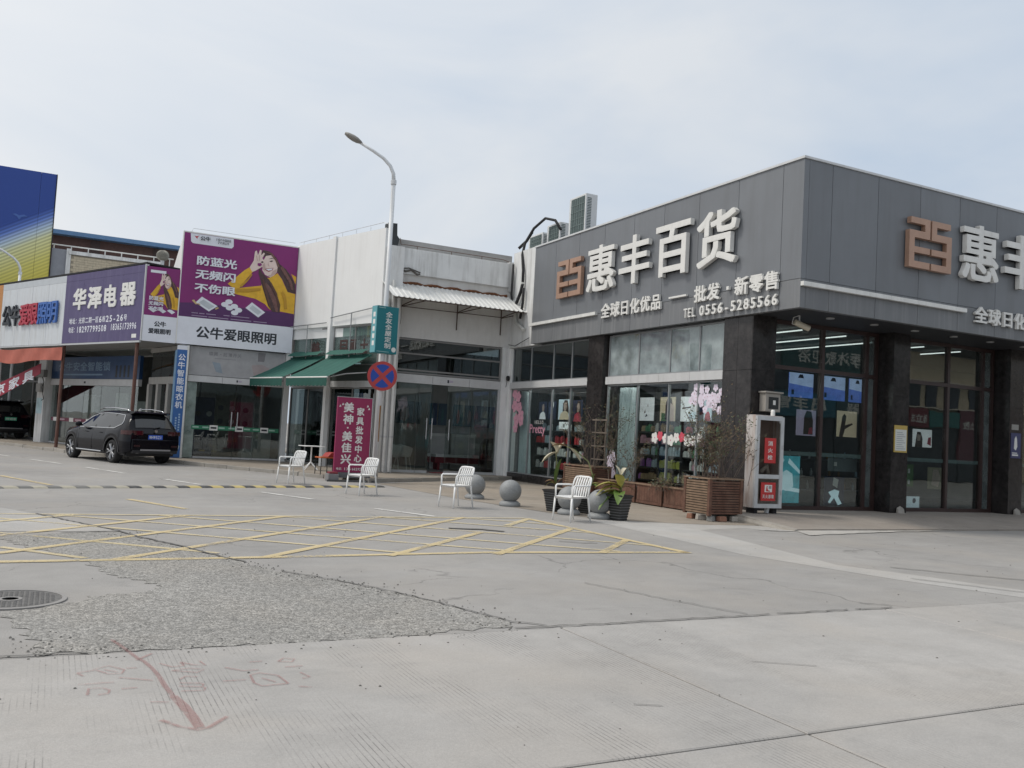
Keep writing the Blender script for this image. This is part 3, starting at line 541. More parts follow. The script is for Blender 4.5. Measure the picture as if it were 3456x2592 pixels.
MB().tube([(14.1, 14.38, 4.26), (14.42, 14.28, 4.14)], .065, 12).build('housing', mat('cream_plastic', (.55, .5, .4), rough=.5), fl); MB().tube([(14.42, 14.28, 4.14), (14.46, 14.267, 4.125)], .05, 12).build('lens', M_DARK, fl)
MB().tube([(14.2, 14.35, 4.41), (14.08, 14.4, 4.36), (14.06, 14.42, 4.22), (14.12, 14.4, 4.2)], .008, 6).build('cable', M_WHL, fl)
nf = thing('paper_notice', 'yellow framed white notice sheet on the granite pillar between doorways', 'notice', (17.85, 14.69, 1.6)); FN = face(0, 14.7)
bx('frame', mat('ochre_frame', (.5, .36, .09), rough=.5), nf, FN, 17.66, 18.1, -.02, -.002, 1.58, 2.22); bx('sheet', mat('white_paper', (.68, .7, .66), rough=.8, var=.05), nf, FN, 17.69, 18.07, -.024, -.021, 1.62, 2.12)
for i in range(9): bx('text_line', mat('grey_print', (.35, .37, .38)), nf, FN, 17.73, 18.03-.05*(i % 3), -.026, -.0245, 1.66+i*.048, 1.675+i*.048)
pp = thing('pillar_poster', 'dark blue poster with a white figure on the granite pillar past the doors', 'poster', (22.1, 14.69, 1.6))
bx('sheet', mat('navy_print', (.03, .035, .12), rough=.4), pp, FN, 22.0, 22.4, -.012, -.002, 1.6, 2.25)
poly([(22.12, 1.85), (22.2, 1.8), (22.26, 1.9), (22.24, 2.1), (22.2, 2.18), (22.14, 2.1)], FN, -.014, M_WHL, pp, 'figure'); bx('text_line', M_WHL, pp, FN, 22.05, 22.3, -.014, -.0125, 1.66, 1.7); bx('text_line', M_WHL, pp, FN, 22.05, 22.26, -.014, -.0125, 1.72, 1.745)
bx('number_plate', mat('grey_plate', (.3, .29, .27)), None, FN, 22.02, 22.3, -.012, -.002, 2.33, 2.47, label='small grey plate above the dark blue poster on the granite pillar', cat='plate')
# window stickers
def flower(M, x, z, r, y, m, parent, rot=0.):
    b = MB(M); pts = []
    for k in range(40):
        a = 2*math.pi*k/40; q = r*(.7+.3*abs(math.cos(2.5*a+rot))); pts.append((x+q*math.cos(a), y, z+q*math.sin(a)))
    b.add(pts, [tuple(range(40))]); o = b.build('flower', m, parent)
    b = MB(M); b.add([(x+r*.13*math.cos(t), y-.0002, z+r*.13*math.sin(t)) for t in [2*math.pi*i/8 for i in range(8)]], [tuple(range(8))]); b.build('flower_centre', mat('deep_pink', (.55, .2, .3)), o)
pk = mat('pink_sticker', (.75, .38, .48), rough=.6, var=.2, scale=9); li = mat('lilac_sticker', (.74, .67, .78), rough=.6, var=.15, scale=9)
d1 = thing('flower_sticker', 'pink blossom sticker on the show window beside the white shop', 'sticker', (13.6, 26.2, 2))
for x, z, r in ((.6, 2.85, .17), (.85, 2.75, .17), (.62, 2.45, .19), (.95, 2.4, .17), (1.08, 2.13, .19), (.78, 2.0, .18), (.75, 1.72, .15), (1.12, 1.95, .15)): flower(FLc, x, z, r*1.15, -.012-.0005*len(d1.children), pk, d1, x*7)
d2 = thing('flower_sticker', 'pale lilac blossom sticker in the top corner of the show window by the corner pillar', 'sticker', (13.6, 16.3, 2.5))
for i in range(44): 
    a = rg.random(); x = 9.8+1.2*a; z = 2.9-.42*rg.random()*(1-.2*a)-(.35*rg.random() if a > .35 else 0); flower(FLc, x, z, .095, -.012-i*.0004, li, d2, i)
d3 = thing('flower_sticker', 'pale lilac blossom sticker low on the show window beside the middle pillar', 'sticker', (13.6, 20.6, 1))
for i in range(14): flower(FLc, 6.38+.3*rg.random(), .55+1.15*rg.random()*rg.random(), .1, -.012-i*.0004, li, d3, i)
d4 = thing('script_sticker', 'white and pink script sticker on the shop window next to the pink blossoms', 'sticker', (13.6, 25, 1.6))
chars('HELLO', FLc, 2.05, 2.62, 1.88, 1.99, -.012, M_WHL, d4, 0, .01); text('Pretty', FLc, 1.75, 2.75, 1.5, 1.86, -.012, pk, d4, 0, .012)
d5 = thing('ribbon_sticker', 'red and white ribbon garland sticker across the show window by the corner pillar', 'sticker', (13.6, 17.8, 1.6))
rd = mat('red_sticker', (.6, .08, .12))
for i in range(9): flower(FLc, 8.45+i*.22, 1.62+.05*math.sin(i*1.7), .13 if i % 3 else .15, -.012-i*.0004, rd if i % 4 == 1 else M_WHL, d5, i)
# curtains
def curtain(M, x0, x1, z0, z1, y, label, m, flare=0.):
    def fn(u, v):
        x = x0+(x1-x0)*u; x = x+(x-x0)*flare*(1-v)
        return (x, y+.05*math.sin(u*34)+.02*math.sin(u*71), z0+(z1-z0)*v)
    return MB(M).grid(fn, 40, 6).build('curtain', m, None, True, label=label, cat='curtain', group='pale curtains in the show windows')
cm = mat('pale_blue_curtain', (.62, .7, .72), rough=.9, var=.1)
curtain(FLc, .5, 1.0, .26, 2.95, .3, 'pale blue floor-length curtain behind the pink blossom sticker', cm, .6)
curtain(FLc, 6.32, 7.05, .26, 2.95, .3, 'pale curtain in the show window beside the middle granite pillar', cm)
curtain(FLc, 10.6, 11.05, .26, 2.7, .3, 'pale curtain under the lilac blossom by the corner pillar', cm)
# display shelves and products
M_SHELF = mat('black_shelf_board', (.03, .03, .032), rough=.5)
PC = {'green': (.08, .25, .12), 'red': (.5, .05, .06), 'tan': (.4, .3, .18), 'white': (.66, .66, .64), 'purple': (.3, .12, .38), 'pink': (.6, .33, .4), 'pale blue': (.4, .5, .56), 'yellow green': (.4, .42, .1)}
PM = {k: mat(k.replace(' ', '_')+'_packaging', v, rough=.35, var=.15, scale=20) for k, v in PC.items()}
PMESH = {}
def product(x, y, z, w, h, c, group, where):
    key = (round(w, 2), round(h, 2), c)
    if key not in PMESH:
        b = MB(); b.box(-key[0]/2, key[0]/2, -.05, .05, 0, key[1]*.8); b.frustum((0, 0), key[0]*.8, .08, key[1]*.8, (0, 0), key[0]*.7, .07, key[1]); o = b.build('product_box', PM[c]); PMESH[key] = o.data
    else: o = bpy.data.objects.new('product_box', PMESH[key]); COL.objects.link(o)
    o.matrix_world = face(15.09+x, 0, -90) @ Matrix.Translation((-y, 0, z)); tag(o, c+' packaged product on the '+where, 'product', group)
def shelving(y0, y1, label, rows, where, dens, group, sx=0.):
    s = thing('display_shelf', label, 'shelf', (15.2+sx, (y0+y1)/2, .15)); k = max(1, round((y1-y0)/1.05))
    for i in range(k+1): y = y0+(y1-y0)*i/k; MB().box(15.0+sx, 15.48+sx, y-.02, y+.02, .15, 2.9).build('upright', M_SHELF, s)
    for z, _ in rows:
        for i in range(k): a = y0+(y1-y0)*i/k; MB().box(15.04+sx, 15.46+sx, a+.022, a+(y1-y0)/k-.022, z-.04, z).build('shelf_board', M_SHELF, s)
    for ri, (z, cs) in enumerate(rows):
        for i in range(k):
            a = y0+(y1-y0)*i/k+.06; e = y0+(y1-y0)*(i+1)/k-.06; c = rg.choice(cs)
            while a < e-.08:
                w = rg.choice((.08, .12, .16)); h = rg.choice((.16, .2, .24))
                if rg.random() < dens: product(sx, a+w/2, z+.001, w, h, c, group, ('bottom', 'second', 'third', 'fourth', 'top')[ri if len(rows) > 3 or ri < 2 else 4]+' shelf behind the '+where)
                a += w+.015+.02*rg.random()
                if rg.random() < .3: c = rg.choice(cs)
shelving(17.3, 22.3, 'dark display shelving full of packaged goods behind the lilac blossom window', [(.45, ('white', 'purple', 'tan', 'yellow green')), (.81, ('white', 'pink', 'purple', 'pale blue', 'yellow green')), (1.15, ('green', 'white', 'pale blue')), (1.46, ('green', 'white', 'pink')), (1.8, ('green', 'red', 'tan', 'tan', 'white'))], 'lilac blossom window', .82, 'goods on the shelves behind the lilac blossom window')
shelving(22.4, 25.9, 'dark display shelving behind the pink blossom window', [(.5, ('white', 'red')), (.9, ('white', 'tan', 'red', 'pink')), (1.3, ('white', 'red', 'pale blue')), (1.7, ('white', 'pale blue', 'white'))], 'pink blossom window', .62, 'goods on the shelves behind the pink blossom window', -.85)
MB().box(14.66, 14.7, 22.3, 26.0, .15, 2.95).build('shelf_backing', M_INT, CS)
# posters over the shelves
def poster(M, x0, x1, z0, z1, bg_, shapes, label, cat='poster', group=None, emit=.0):
    p = thing('wall_poster', label, cat, M @ Vector(((x0+x1)/2, 0, z0)), group=group)
    bx('sheet', bg_, p, M, x0, x1, -.02, 0, z0, z1)
    for i, (pts, m) in enumerate(shapes): poly([(x0+(x1-x0)*a, z0+(z1-z0)*c) for a, c in pts], M, -.0215-.0012*i, m, p, 'printed_shape')
    return p
FPX = face(14.98, 27.0, -90)
sk = mat('printed_skin', (.62, .47, .4)); hr = mat('printed_hair', (.08, .05, .04)); pb = mat('glowing_pale_blue_print', (.5, .6, .66), emit=.3); pw = mat('glowing_white_print', (.7, .72, .74), emit=.3); pg = mat('printed_foliage', (.1, .2, .07)); pt = mat('glowing_tan_print', (.5, .42, .3), emit=.3); pn = mat('printed_navy', (.03, .04, .09))  # pale prints glow on their own to brighten posters in the dim shop
head = [(.45, .5), (.55, .42), (.68, .5), (.72, .7), (.65, .85), (.5, .85), (.43, .7)]; hairp = [(.35, .05), (.85, .05), (.85, .6), (.75, .95), (.5, .97), (.38, .75)]; body = [(.1, 0), (.95, 0), (.8, .35), (.6, .45), (.45, .42), (.2, .3)]
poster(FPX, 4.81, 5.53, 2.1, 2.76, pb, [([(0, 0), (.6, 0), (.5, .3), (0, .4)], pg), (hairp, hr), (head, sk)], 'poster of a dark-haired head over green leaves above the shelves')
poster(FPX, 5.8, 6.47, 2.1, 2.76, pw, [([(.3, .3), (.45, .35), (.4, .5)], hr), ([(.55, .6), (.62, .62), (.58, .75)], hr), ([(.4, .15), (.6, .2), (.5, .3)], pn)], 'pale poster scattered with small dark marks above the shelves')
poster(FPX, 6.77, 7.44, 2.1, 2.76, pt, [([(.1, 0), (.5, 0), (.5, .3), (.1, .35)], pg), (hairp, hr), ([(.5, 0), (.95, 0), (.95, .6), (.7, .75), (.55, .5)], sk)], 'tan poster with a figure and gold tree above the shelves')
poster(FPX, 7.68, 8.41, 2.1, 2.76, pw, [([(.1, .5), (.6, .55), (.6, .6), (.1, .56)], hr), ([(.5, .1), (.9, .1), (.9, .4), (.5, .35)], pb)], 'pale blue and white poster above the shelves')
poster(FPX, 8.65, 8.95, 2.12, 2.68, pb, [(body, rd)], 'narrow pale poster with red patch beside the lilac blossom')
FPY = face(14.13, 27.0, -90)
poster(FPY, 1.35, 1.85, 2.05, 2.62, pn, [(body, pw), (head, sk)], 'dark poster with a white-clad figure behind the pink blossom window')
poster(FPY, 2.62, 3.35, 2.05, 2.68, pb, [(hairp, hr), (head, sk), (body, pt)], 'pale blue poster of a long-haired figure behind the script sticker')
poster(FPY, 3.5, 4.05, 2.0, 2.65, pn, [(hairp, hr), (head, sk), (body, rd)], 'dark portrait poster with red dress beside the middle pillar')
poster(FPY, 1.95, 2.45, 2.05, 2.62, pn, [([(.2, .3), (.7, .3), (.7, .7), (.2, .7)], mat('printed_dim_blue', (.12, .16, .3))), ([(.55, .7), (.7, .65), (.75, .95), (.65, .95)], pw)], 'dark blue poster with a pale raised arm behind the script sticker')
poster(FPY, 2.7, 3.3, 1.76, 1.98, pw, [([(.4, .2), (.6, .2), (.6, .7), (.4, .7)], mat('printed_mid_grey', (.3, .3, .3)))], 'small white card under the long-haired poster')
# things seen through the glass doors
FQ = face(0, 15.5)
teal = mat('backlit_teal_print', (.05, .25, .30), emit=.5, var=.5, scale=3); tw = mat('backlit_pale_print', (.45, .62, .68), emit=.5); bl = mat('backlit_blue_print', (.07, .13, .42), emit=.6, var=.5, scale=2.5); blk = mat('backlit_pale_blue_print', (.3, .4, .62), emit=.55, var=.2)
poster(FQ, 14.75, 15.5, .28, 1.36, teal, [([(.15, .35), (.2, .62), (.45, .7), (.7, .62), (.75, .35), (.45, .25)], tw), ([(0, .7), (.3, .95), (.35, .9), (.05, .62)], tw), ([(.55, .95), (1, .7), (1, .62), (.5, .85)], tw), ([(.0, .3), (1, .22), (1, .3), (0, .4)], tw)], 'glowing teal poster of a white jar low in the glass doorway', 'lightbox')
poster(FQ, 15.0+.35, 15.95, 1.85, 2.45, mat('glowing_lilac_print', (.42, .36, .5), emit=.2), [(hairp, hr), ([(.6, .05), (.85, .1), (.8, .35), (.65, .3)], rd)], 'lilac poster with a dark figure inside the glass doorway')  # lilac print given a slight glow of its own
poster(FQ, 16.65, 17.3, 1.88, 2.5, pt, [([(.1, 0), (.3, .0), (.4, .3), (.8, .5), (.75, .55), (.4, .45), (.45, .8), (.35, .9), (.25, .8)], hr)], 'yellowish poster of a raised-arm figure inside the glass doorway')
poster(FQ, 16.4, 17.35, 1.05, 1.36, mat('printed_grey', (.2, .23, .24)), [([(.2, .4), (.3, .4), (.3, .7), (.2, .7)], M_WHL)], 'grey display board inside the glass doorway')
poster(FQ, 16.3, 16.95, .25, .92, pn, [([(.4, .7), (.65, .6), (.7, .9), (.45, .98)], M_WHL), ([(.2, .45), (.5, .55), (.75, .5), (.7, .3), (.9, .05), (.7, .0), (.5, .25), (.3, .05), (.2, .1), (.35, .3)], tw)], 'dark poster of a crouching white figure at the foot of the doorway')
FQ2 = face(0, 16.4)
for i, (a, c, lab) in enumerate(((15.95, 16.75, 'left'), (17.05, 17.85, 'middle'), (18.0, 18.6, 'right'))):
    poster(FQ2, a, c, 2.8, 3.4, bl, [([(0, .55), (1, .45), (1, 1), (0, 1)], blk), ([(.35, .8), (.6, .8), (.55, .95), (.42, .95)], pn), ([(.1, .1), (.2, .1), (.2, .3), (.1, .3)], pn)], ('glowing blue screen behind the door mullion', 'glowing blue screen with a dark lamp shape in it', 'narrow glowing blue screen at the end of the row')[i], 'screen', 'blue screens hanging inside the doorway')
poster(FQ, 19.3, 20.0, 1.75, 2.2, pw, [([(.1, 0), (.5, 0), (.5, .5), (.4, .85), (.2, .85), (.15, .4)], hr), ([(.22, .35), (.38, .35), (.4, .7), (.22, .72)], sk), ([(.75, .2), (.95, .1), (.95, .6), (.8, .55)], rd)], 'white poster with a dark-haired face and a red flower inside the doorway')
poster(FQ, 19.9, 20.08+.45, .7, 1.25, mat('glowing_olive_print', (.2, .19, .13), emit=.1), [([(.2, .2), (.6, .1), (.75, .5), (.6, .9), (.3, .9)], sk)], 'olive portrait poster low beside the door mullion')  # small glow added to the olive print
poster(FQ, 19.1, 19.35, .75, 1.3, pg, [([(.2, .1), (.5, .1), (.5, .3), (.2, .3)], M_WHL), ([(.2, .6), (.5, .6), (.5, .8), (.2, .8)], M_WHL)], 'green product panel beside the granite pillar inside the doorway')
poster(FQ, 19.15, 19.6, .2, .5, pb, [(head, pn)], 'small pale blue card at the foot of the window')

# stock island inside the glass doors: rows of bottles on a dark counter
IS = thing('stock_island', 'dark counter island with bottles inside the glass doorway', 'counter', (18, 18, .15)); FI_ = face(0, 17.6)
bx('body', M_SHELF, IS, FI_, 15.9, 21.6, 0, .5, .15, 1.25); bx('top', mat('dark_counter_top', (.08, .085, .09), rough=.3), IS, FI_, 15.86, 21.64, -.04, .54, 1.252, 1.29)
for z in (.5, .85): bx('front_shelf', mat('grey_shelf_edge', (.12, .13, .14)), IS, FI_, 15.92, 21.58, -.2, -.001, z-.03, z)
bt = MB().lathe([(.03, 0), (.034, .01), (.034, .11), (.014, .15), (.014, .19)], 10).build('bottle', None); btm = bt.data; bpy.data.objects.remove(bt)
bc = [('dark green', (.02, .06, .035)), ('white', (.6, .6, .58)), ('amber', (.2, .1, .03)), ('pale blue', (.3, .42, .5)), ('pink', (.5, .25, .3))]
for j, (nm, c) in enumerate(bc):
    me = btm.copy(); me.materials.append(mat('bottle_'+nm.replace(' ', '_'), c, rough=.2))
    for i in range(9):
        o = bpy.data.objects.new('bottle', me); COL.objects.link(o); lv = (i+j) % 3; o.location = (16.0+j*1.12+i*.115, 17.6+(-.1 if lv else .1), (1.291, .501, .851)[lv]); o.scale = (1, 1, .9+.25*((i*3+j) % 4)/3)
        tag(o, nm+' bottle on the '+('counter top', 'lower shelf', 'upper shelf')[lv]+' of the stock island inside the doorway', 'bottle', 'bottles on the stock island')
# ------------------------------------------------------------------ white furniture shop
WS = thing('white_shop', 'white rendered furniture shop with stained parapet and glass front doors', 'shop building', (11, 29, 0))
FW = face(0, 26.8)                     # front: x = X
sd = Vector((.302, -.953)); FS = face(7.4, 31.4, math.degrees(math.atan2(sd.y, sd.x)))   # oblique side wall
M_WIN = mat('brown_stained_concrete', (.3, .26, .22), rough=.9, dirt=.6)
bx('upper_wall', mat('grey_white_wall', (.68, .67, .65), rough=.8, var=.05, dirt=.3, dcol=(.36, .33, .29), dscale=(3, 3, .5)), WS, FW, 9.3, 13.6, .06, .3, 4.4, 6.42)
bx('cornice', M_WSTAIN, WS, FW, 9.15, 13.3, -.06, .5, 6.42, 7.24, bevel=.015); bx('cornice_end', M_WSTAIN, WS, FW, 13.31, 13.72, -.02, .5, 6.3, 7.3)
bx('parapet', mat('grey_parapet', (.40, .395, .385), rough=.85, var=.12, dirt=.55, dcol=(.2, .19, .17), dscale=(1.2, 1.2, 4)), WS, FW, 9.3, 13.5, .2, .5, 7.24, 7.55)
MB(FW).tube([(9.4, .05, 7.55), (9.45, .05, 7.34), (9.6, .05, 7.36), (13.1, .05, 7.36), (13.35, .05, 7.3), (13.4, .05, 7.0)], .012, 6).build('conductor_wire', mat('rusty_wire', (.14, .09, .07), rough=.8), WS)
for x in (10.0, 11.2, 12.3): MB(FW).tube([(x, .05, 7.24), (x, .05, 7.36)], .012, 6).build('wire_post', MATS['rusty_wire'], WS)
MB(FW).prism([(8.96, 7.2), (9.3, 7.2), (9.36, 7.5), (9.28, 7.6), (9.26, 7.98), (8.96, 7.96)], -.02, .3, 'y').build('dark_gable_return', mat('black_tarred_edge', (.045, .05, .055), rough=.8), WS)
b = MB(FW).tube([(9.2, -.1, 6.55), (9.3, -.12, 6.7), (9.36, -.12, 6.55), (9.6, -.1, 6.48), (9.8, -.1, 6.55), (10.0, -.1, 6.42), (10.08, -.1, 6.45)], .035, 6).tube([(9.25, -.1, 6.6), (9.5, -.12, 6.56), (9.7, -.1, 6.6), (10.1, -.1, 6.5)], .02, 6); b.build('torn_cable', mat('grimy_cable', (.1, .09, .08), rough=.9), WS)
# transom glazing, band, doors
glazing(WS, FW, 9.45, 13.23, 3.26, 4.38, .08, (), (3.38, 3.9), mat('dull_grey_frame', (.22, .215, .21), rough=.5), G_DIM, .05, .08)
for i, (a, c) in enumerate(((9.45, 10.78), (10.79, 12.08), (12.09, 13.23))): bx('aluminium_band', M_BAND, WS, FW, a, c, .0, .14, 2.97, 3.24)
bx('door_badge', mat('badge_black', (.03, .03, .04)), WS, FW, 11.3, 11.36, -.004, -.001, 3.05, 3.15); bx('door_badge', mat('badge_lilac', (.45, .4, .5)), WS, FW, 11.38, 11.5, -.004, -.001, 3.07, 3.14)
for i, (a, c) in enumerate(((9.5, 10.35), (10.37, 10.78), (11.36, 12.2), (12.22, 13.16))):
    d = bx('door_leaf', G_DOOR, WS, FW, a, c, .06, .072, .13, 2.96); bx('patch_fitting', M_ALU, d, FW, a, c, .05, .082, .12, .2)
for x, y in ((10.66, .04), (10.84, .04), (11.44, .04)):
    MB(FW).tube([(x, -.02, 1.2), (x, -.02, 1.88)], .018, 8).build('door_handle', M_ALU, WS)
    MB(FW).tube([(x, -.02, 1.3), (x, .06, 1.3)], .012, 6).tube([(x, -.02, 1.78), (x, .06, 1.78)], .012, 6).build('handle_mount', M_ALU, WS)
op = MB(face(10.78, 26.87, 62)).box(0, .78, -.006, .006, .13, 2.95).build('open_door_leaf', G_DOOR, WS)
bx('side_post', M_ALU, WS, FW, 13.16, 13.23, .02, .12, .12, 2.96)
bx('right_column', M_WSTAIN, WS, FW, 13.235, 13.6, -.03, .3, .0, 4.39)
bx('threshold', GM_KERB, WS, FW, 9.4, 13.23, -.05, .3, .1, .125)
# left corner column with downpipes
bx('corner_column', M_WSTAIN, WS, FW, 8.95, 9.44, -.35, .1, .1, 7.2); 
for x, r, z1 in ((8.98, .06, 5.5), (9.14, .055, 6.1), (9.33, .06, 5.6)):
    MB(FW).tube([(x, -.42, .14), (x, -.42, z1)], r, 10).build('downpipe', mat('white_pvc', (.62, .62, .6), rough=.5, dirt=.4, dcol=(.3, .27, .22), dscale=(8, 8, .6)), WS)
    for z in (1.2, 2.9): MB(FW).lathe([(r+.012, z), (r+.012, z+.05)], 10, (x, -.42, 0)).build('pipe_clip', M_ALU, WS)
# corrugated awning over the front
AW = thing('corrugated_awning', 'white corrugated metal awning on rusty brackets over the white shop front', 'awning', (11.2, 26.3, 5.4))
def corr(u, v):
    x = 8.85+(13.45-8.85)*u; ph = (u*27) % 1; h = .022 if ph < .3 else 0
    return (x, -.01-1.2*v, 6.1-.62*v+h)
MB(FW).grid(corr, 27*8, 1).build('sheet', mat('corrugated_white_sheet', (.66, .665, .65), rough=.45, var=.08, dirt=.3, dcol=(.38, .34, .28), dscale=(6, 1, 1)), AW)
MB(FW).tube([(8.9+.23*i, -.005-.015*(i % 2), 6.135+.02*((i*7) % 3-1)) for i in range(20)], [.03+.012*((i*5) % 3) for i in range(20)], 6).build('rust_seam', mat('flaking_rust', (.16, .065, .03), rough=.95, var=.5, scale=12, bump=.8), AW)
rs_ = mat('rusted_bracket_steel', (.085, .06, .05), rough=.85, var=.3)
for x in (9.55, 11.5, 13.1):
    MB(FW).tube([(x, -.02, 4.8), (x, -.02, 5.9)], .02, 6).build('bracket', rs_, AW)
    MB(FW).tube([(x, -.03, 5.38), (x+.25, -1.0, 5.58)], .016, 6).tube([(x, -.03, 5.36), (x+.65, -.75, 5.56), (x+.68, -.75, 5.7)], .016, 6).build('strut', rs_, AW)
MB(FW).tube([(9.55, -.02, 5.37), (13.1, -.02, 5.39)], .012, 6).build('tie_bar', rs_, AW); MB(FW).tube([(8.9, -1.19, 5.46), (13.4, -1.19, 5.46)], .016, 6).build('edge_bar', rs_, AW)
# oblique side wall
for a, c in ((-.32, 2.02), (2.2, 4.9)): bx('side_wall', M_WHITE, WS, FS, a, c, .0, .3, 4.78, 7.78)
bx('side_column', M_WHITE, WS, FS, 2.03, 2.19, -.06, .2, .1, 7.82)
for a, c, xs_m in ((-.3, 2.0, (.85,)), (2.22, 4.75, (3.45,))):
    glazing(WS, FS, a, c, 3.45, 4.75, .12, xs_m, (), MATS['dull_grey_frame'], G_GREEN, .04, .06)
    bx('transom_beam', M_BAND, WS, FS, a, c, .05, .2, 2.75, 2.95)
    glazing(WS, FS, a, c, .12, 2.74, .12, ((a+c)/2,), (), MATS['dull_grey_frame'], G_DIM, .05, .06)
    bx('blind_board', mat('dark_green_board', (.05, .065, .06)), WS, FS, a, c, .06, .18, 2.96, 3.44)
rl = mat('thin_grey_rail', (.3, .31, .32), rough=.5, metal=.4)
MB(FS).tube([(-.3, -.1, 4.86), (2.0, -.1, 4.9)], .018, 6).tube([(.85, -.1, 3.5), (.85, -.1, 4.88)], .018, 6).tube([(2.25, -.1, 5.05), (4.7, -.1, 5.25)], .018, 6).tube([(3.45, -.1, 3.6), (3.45, -.1, 5.15)], .022, 6).build('awning_rail', rl, WS)
MB(FS).tube([(-.3, .05, 7.9), (4.7, .05, 7.98), (4.95, .05, 7.9), (4.97, .05, 7.78)], .009, 6).build('lightning_wire', M_ALU, WS)
for x in (0, .8, 1.6, 2.4, 3.2, 4.0): MB(FS).tube([(x, .05, 7.78), (x, .05, 7.92)], .007, 5).build('wire_post', M_ALU, WS)
stn = mat('reddish_faded_lettering', (.06, .032, .03), rough=.8, var=.4)
for i, ch in enumerate('美目顾士'): text(ch, FS, (.95, 2.6, 3.1, 3.75)[i]-(0 if i else .1), (1.35, 3.0, 3.5, 4.15)[i], 3.85, 4.3, .108, stn, WS, 0, .035, 'faded_character')
for i in range(5): 
    cx_, cz = (.9, 1.5, 2.9, 3.7, 4.3)[i], 4.1+.1*(i % 2); poly([(cx_+.3*math.cos(t)*(1+.3*math.sin(3*t+i)), cz+.3*math.sin(t)*(1+.3*math.cos(2*t+i))) for t in [2*math.pi*k/18 for k in range(18)]], FS, .16+.002*i, mat('brownish_glue_stain', (.22, .16, .13), rough=.9, var=.3), WS, 'glue_stain')
# roof, room
MB().prism([(7.35, 31.75), (8.97, 26.95), (13.6, 26.95), (13.6, 40), (7.35, 40)], 4.42, 7.2, 'z').build('roof_block', M_WHITE, WS)
MB().prism([(7.9, 31.7), (9.3, 27.2), (13.6, 27.2), (15.2, 31), (15.2, 40), (7.9, 40)], .0, .12, 'z').build('shop_floor', M_FLO, WS)
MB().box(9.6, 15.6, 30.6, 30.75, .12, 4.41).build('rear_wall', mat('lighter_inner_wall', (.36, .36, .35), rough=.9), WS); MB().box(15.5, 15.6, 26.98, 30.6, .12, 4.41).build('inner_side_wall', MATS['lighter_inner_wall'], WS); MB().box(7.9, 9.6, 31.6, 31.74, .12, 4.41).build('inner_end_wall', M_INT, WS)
FI = face(0, 30.58)
pc = [mat('dark_teal_print', (.05, .1, .13)), mat('dark_blue_print', (.06, .09, .16)), mat('slate_print', (.1, .15, .2)), mat('blue_green_print', (.08, .19, .24))]
for i, (a, c) in enumerate(((10.7, 11.9), (12.25, 12.55), (12.6, 12.95), (13.2, 13.6), (13.65, 14.05), (14.1, 15.1))):
    poster(FI, a, c, 1.7, 2.5, pc[i % 4], [([(.35, .15), (.5, .1), (.65, .3), (.6, .7), (.45, .8), (.35, .5)], (mat('dim_rose_print', (.3, .2, .2)), mat('dim_blue_print', (.14, .2, .26)), mat('dim_teal_print', (.1, .2, .22)), mat('rose_print', (.35, .15, .17)))[i % 4])],
           ('wide dark wall picture behind the white plastic armchairs', 'narrow dark teal wall picture near the open glass door', 'dark blue wall picture with a white shape on the furniture shop wall', 'slate blue wall picture above the white panels', 'teal wall picture with a rose shape on the furniture shop wall', 'wide blue wall picture above the brown sofa back')[i])
for i, (a, c) in enumerate(((12.2, 12.95), (13.05, 14.0))): 
    p = thing('panelled_cabinet', ('narrow white panelled cabinet behind the long bench', 'wide white panelled cabinet behind the long bench')[i], 'cabinet', (a, 30.3, .12)); bx('carcass', mat('off_white_board', (.7, .7, .68)), p, FI, a, c, -.35, 0, .12, 1.4); bx('door_panel', mat('off_white_panel', (.58, .58, .57)), p, FI, a+.08, c-.08, -.37, -.351, .25, 1.3)
bn = thing('long_bench', 'long dark red bench with pale slatted seat inside the furniture shop', 'bench', (13.3, 29.6, .12)); FB = face(0, 29.6)
bx('seat', mat('pale_mat', (.7, .69, .67), var=.3, scale=30), bn, FB, 12.1, 14.4, -.25, .25, .57, .66); bx('apron', mat('dark_red_wood', (.2, .03, .04), rough=.4), bn, FB, 12.1, 14.4, -.22, .22, .36, .568)
for x in (12.2, 14.25): bx('leg', MATS['dark_red_wood'], bn, FB, x, x+.09, -.2, .2, .12, .358)
sf = thing('sofa_back', 'dark brown rounded sofa inside the furniture shop by the white column', 'sofa', (14.2, 29.0, .12))
MB(face(0, 29.25)).prism([(13.75, .3), (14.65, .3), (14.7, 1.1), (14.6, 1.28), (14.3, 1.33), (13.95, 1.3), (13.8, 1.1)], -.1, .1, 'y').build('backrest', mat('dark_brown_leather', (.05, .03, .028), rough=.4), sf, bevel=.03); bx('seat', MATS['dark_brown_leather'], sf, face(0, 29.25), 13.75, 14.65, -.6, -.102, .12, .55, .04)
bx('door_mat', mat('red_mat', (.22, .04, .045), rough=.95), None, FW, 10.95, 12.0, -.02, .5, .127, .137, label='dark red door mat inside the white shop entrance', cat='door mat')
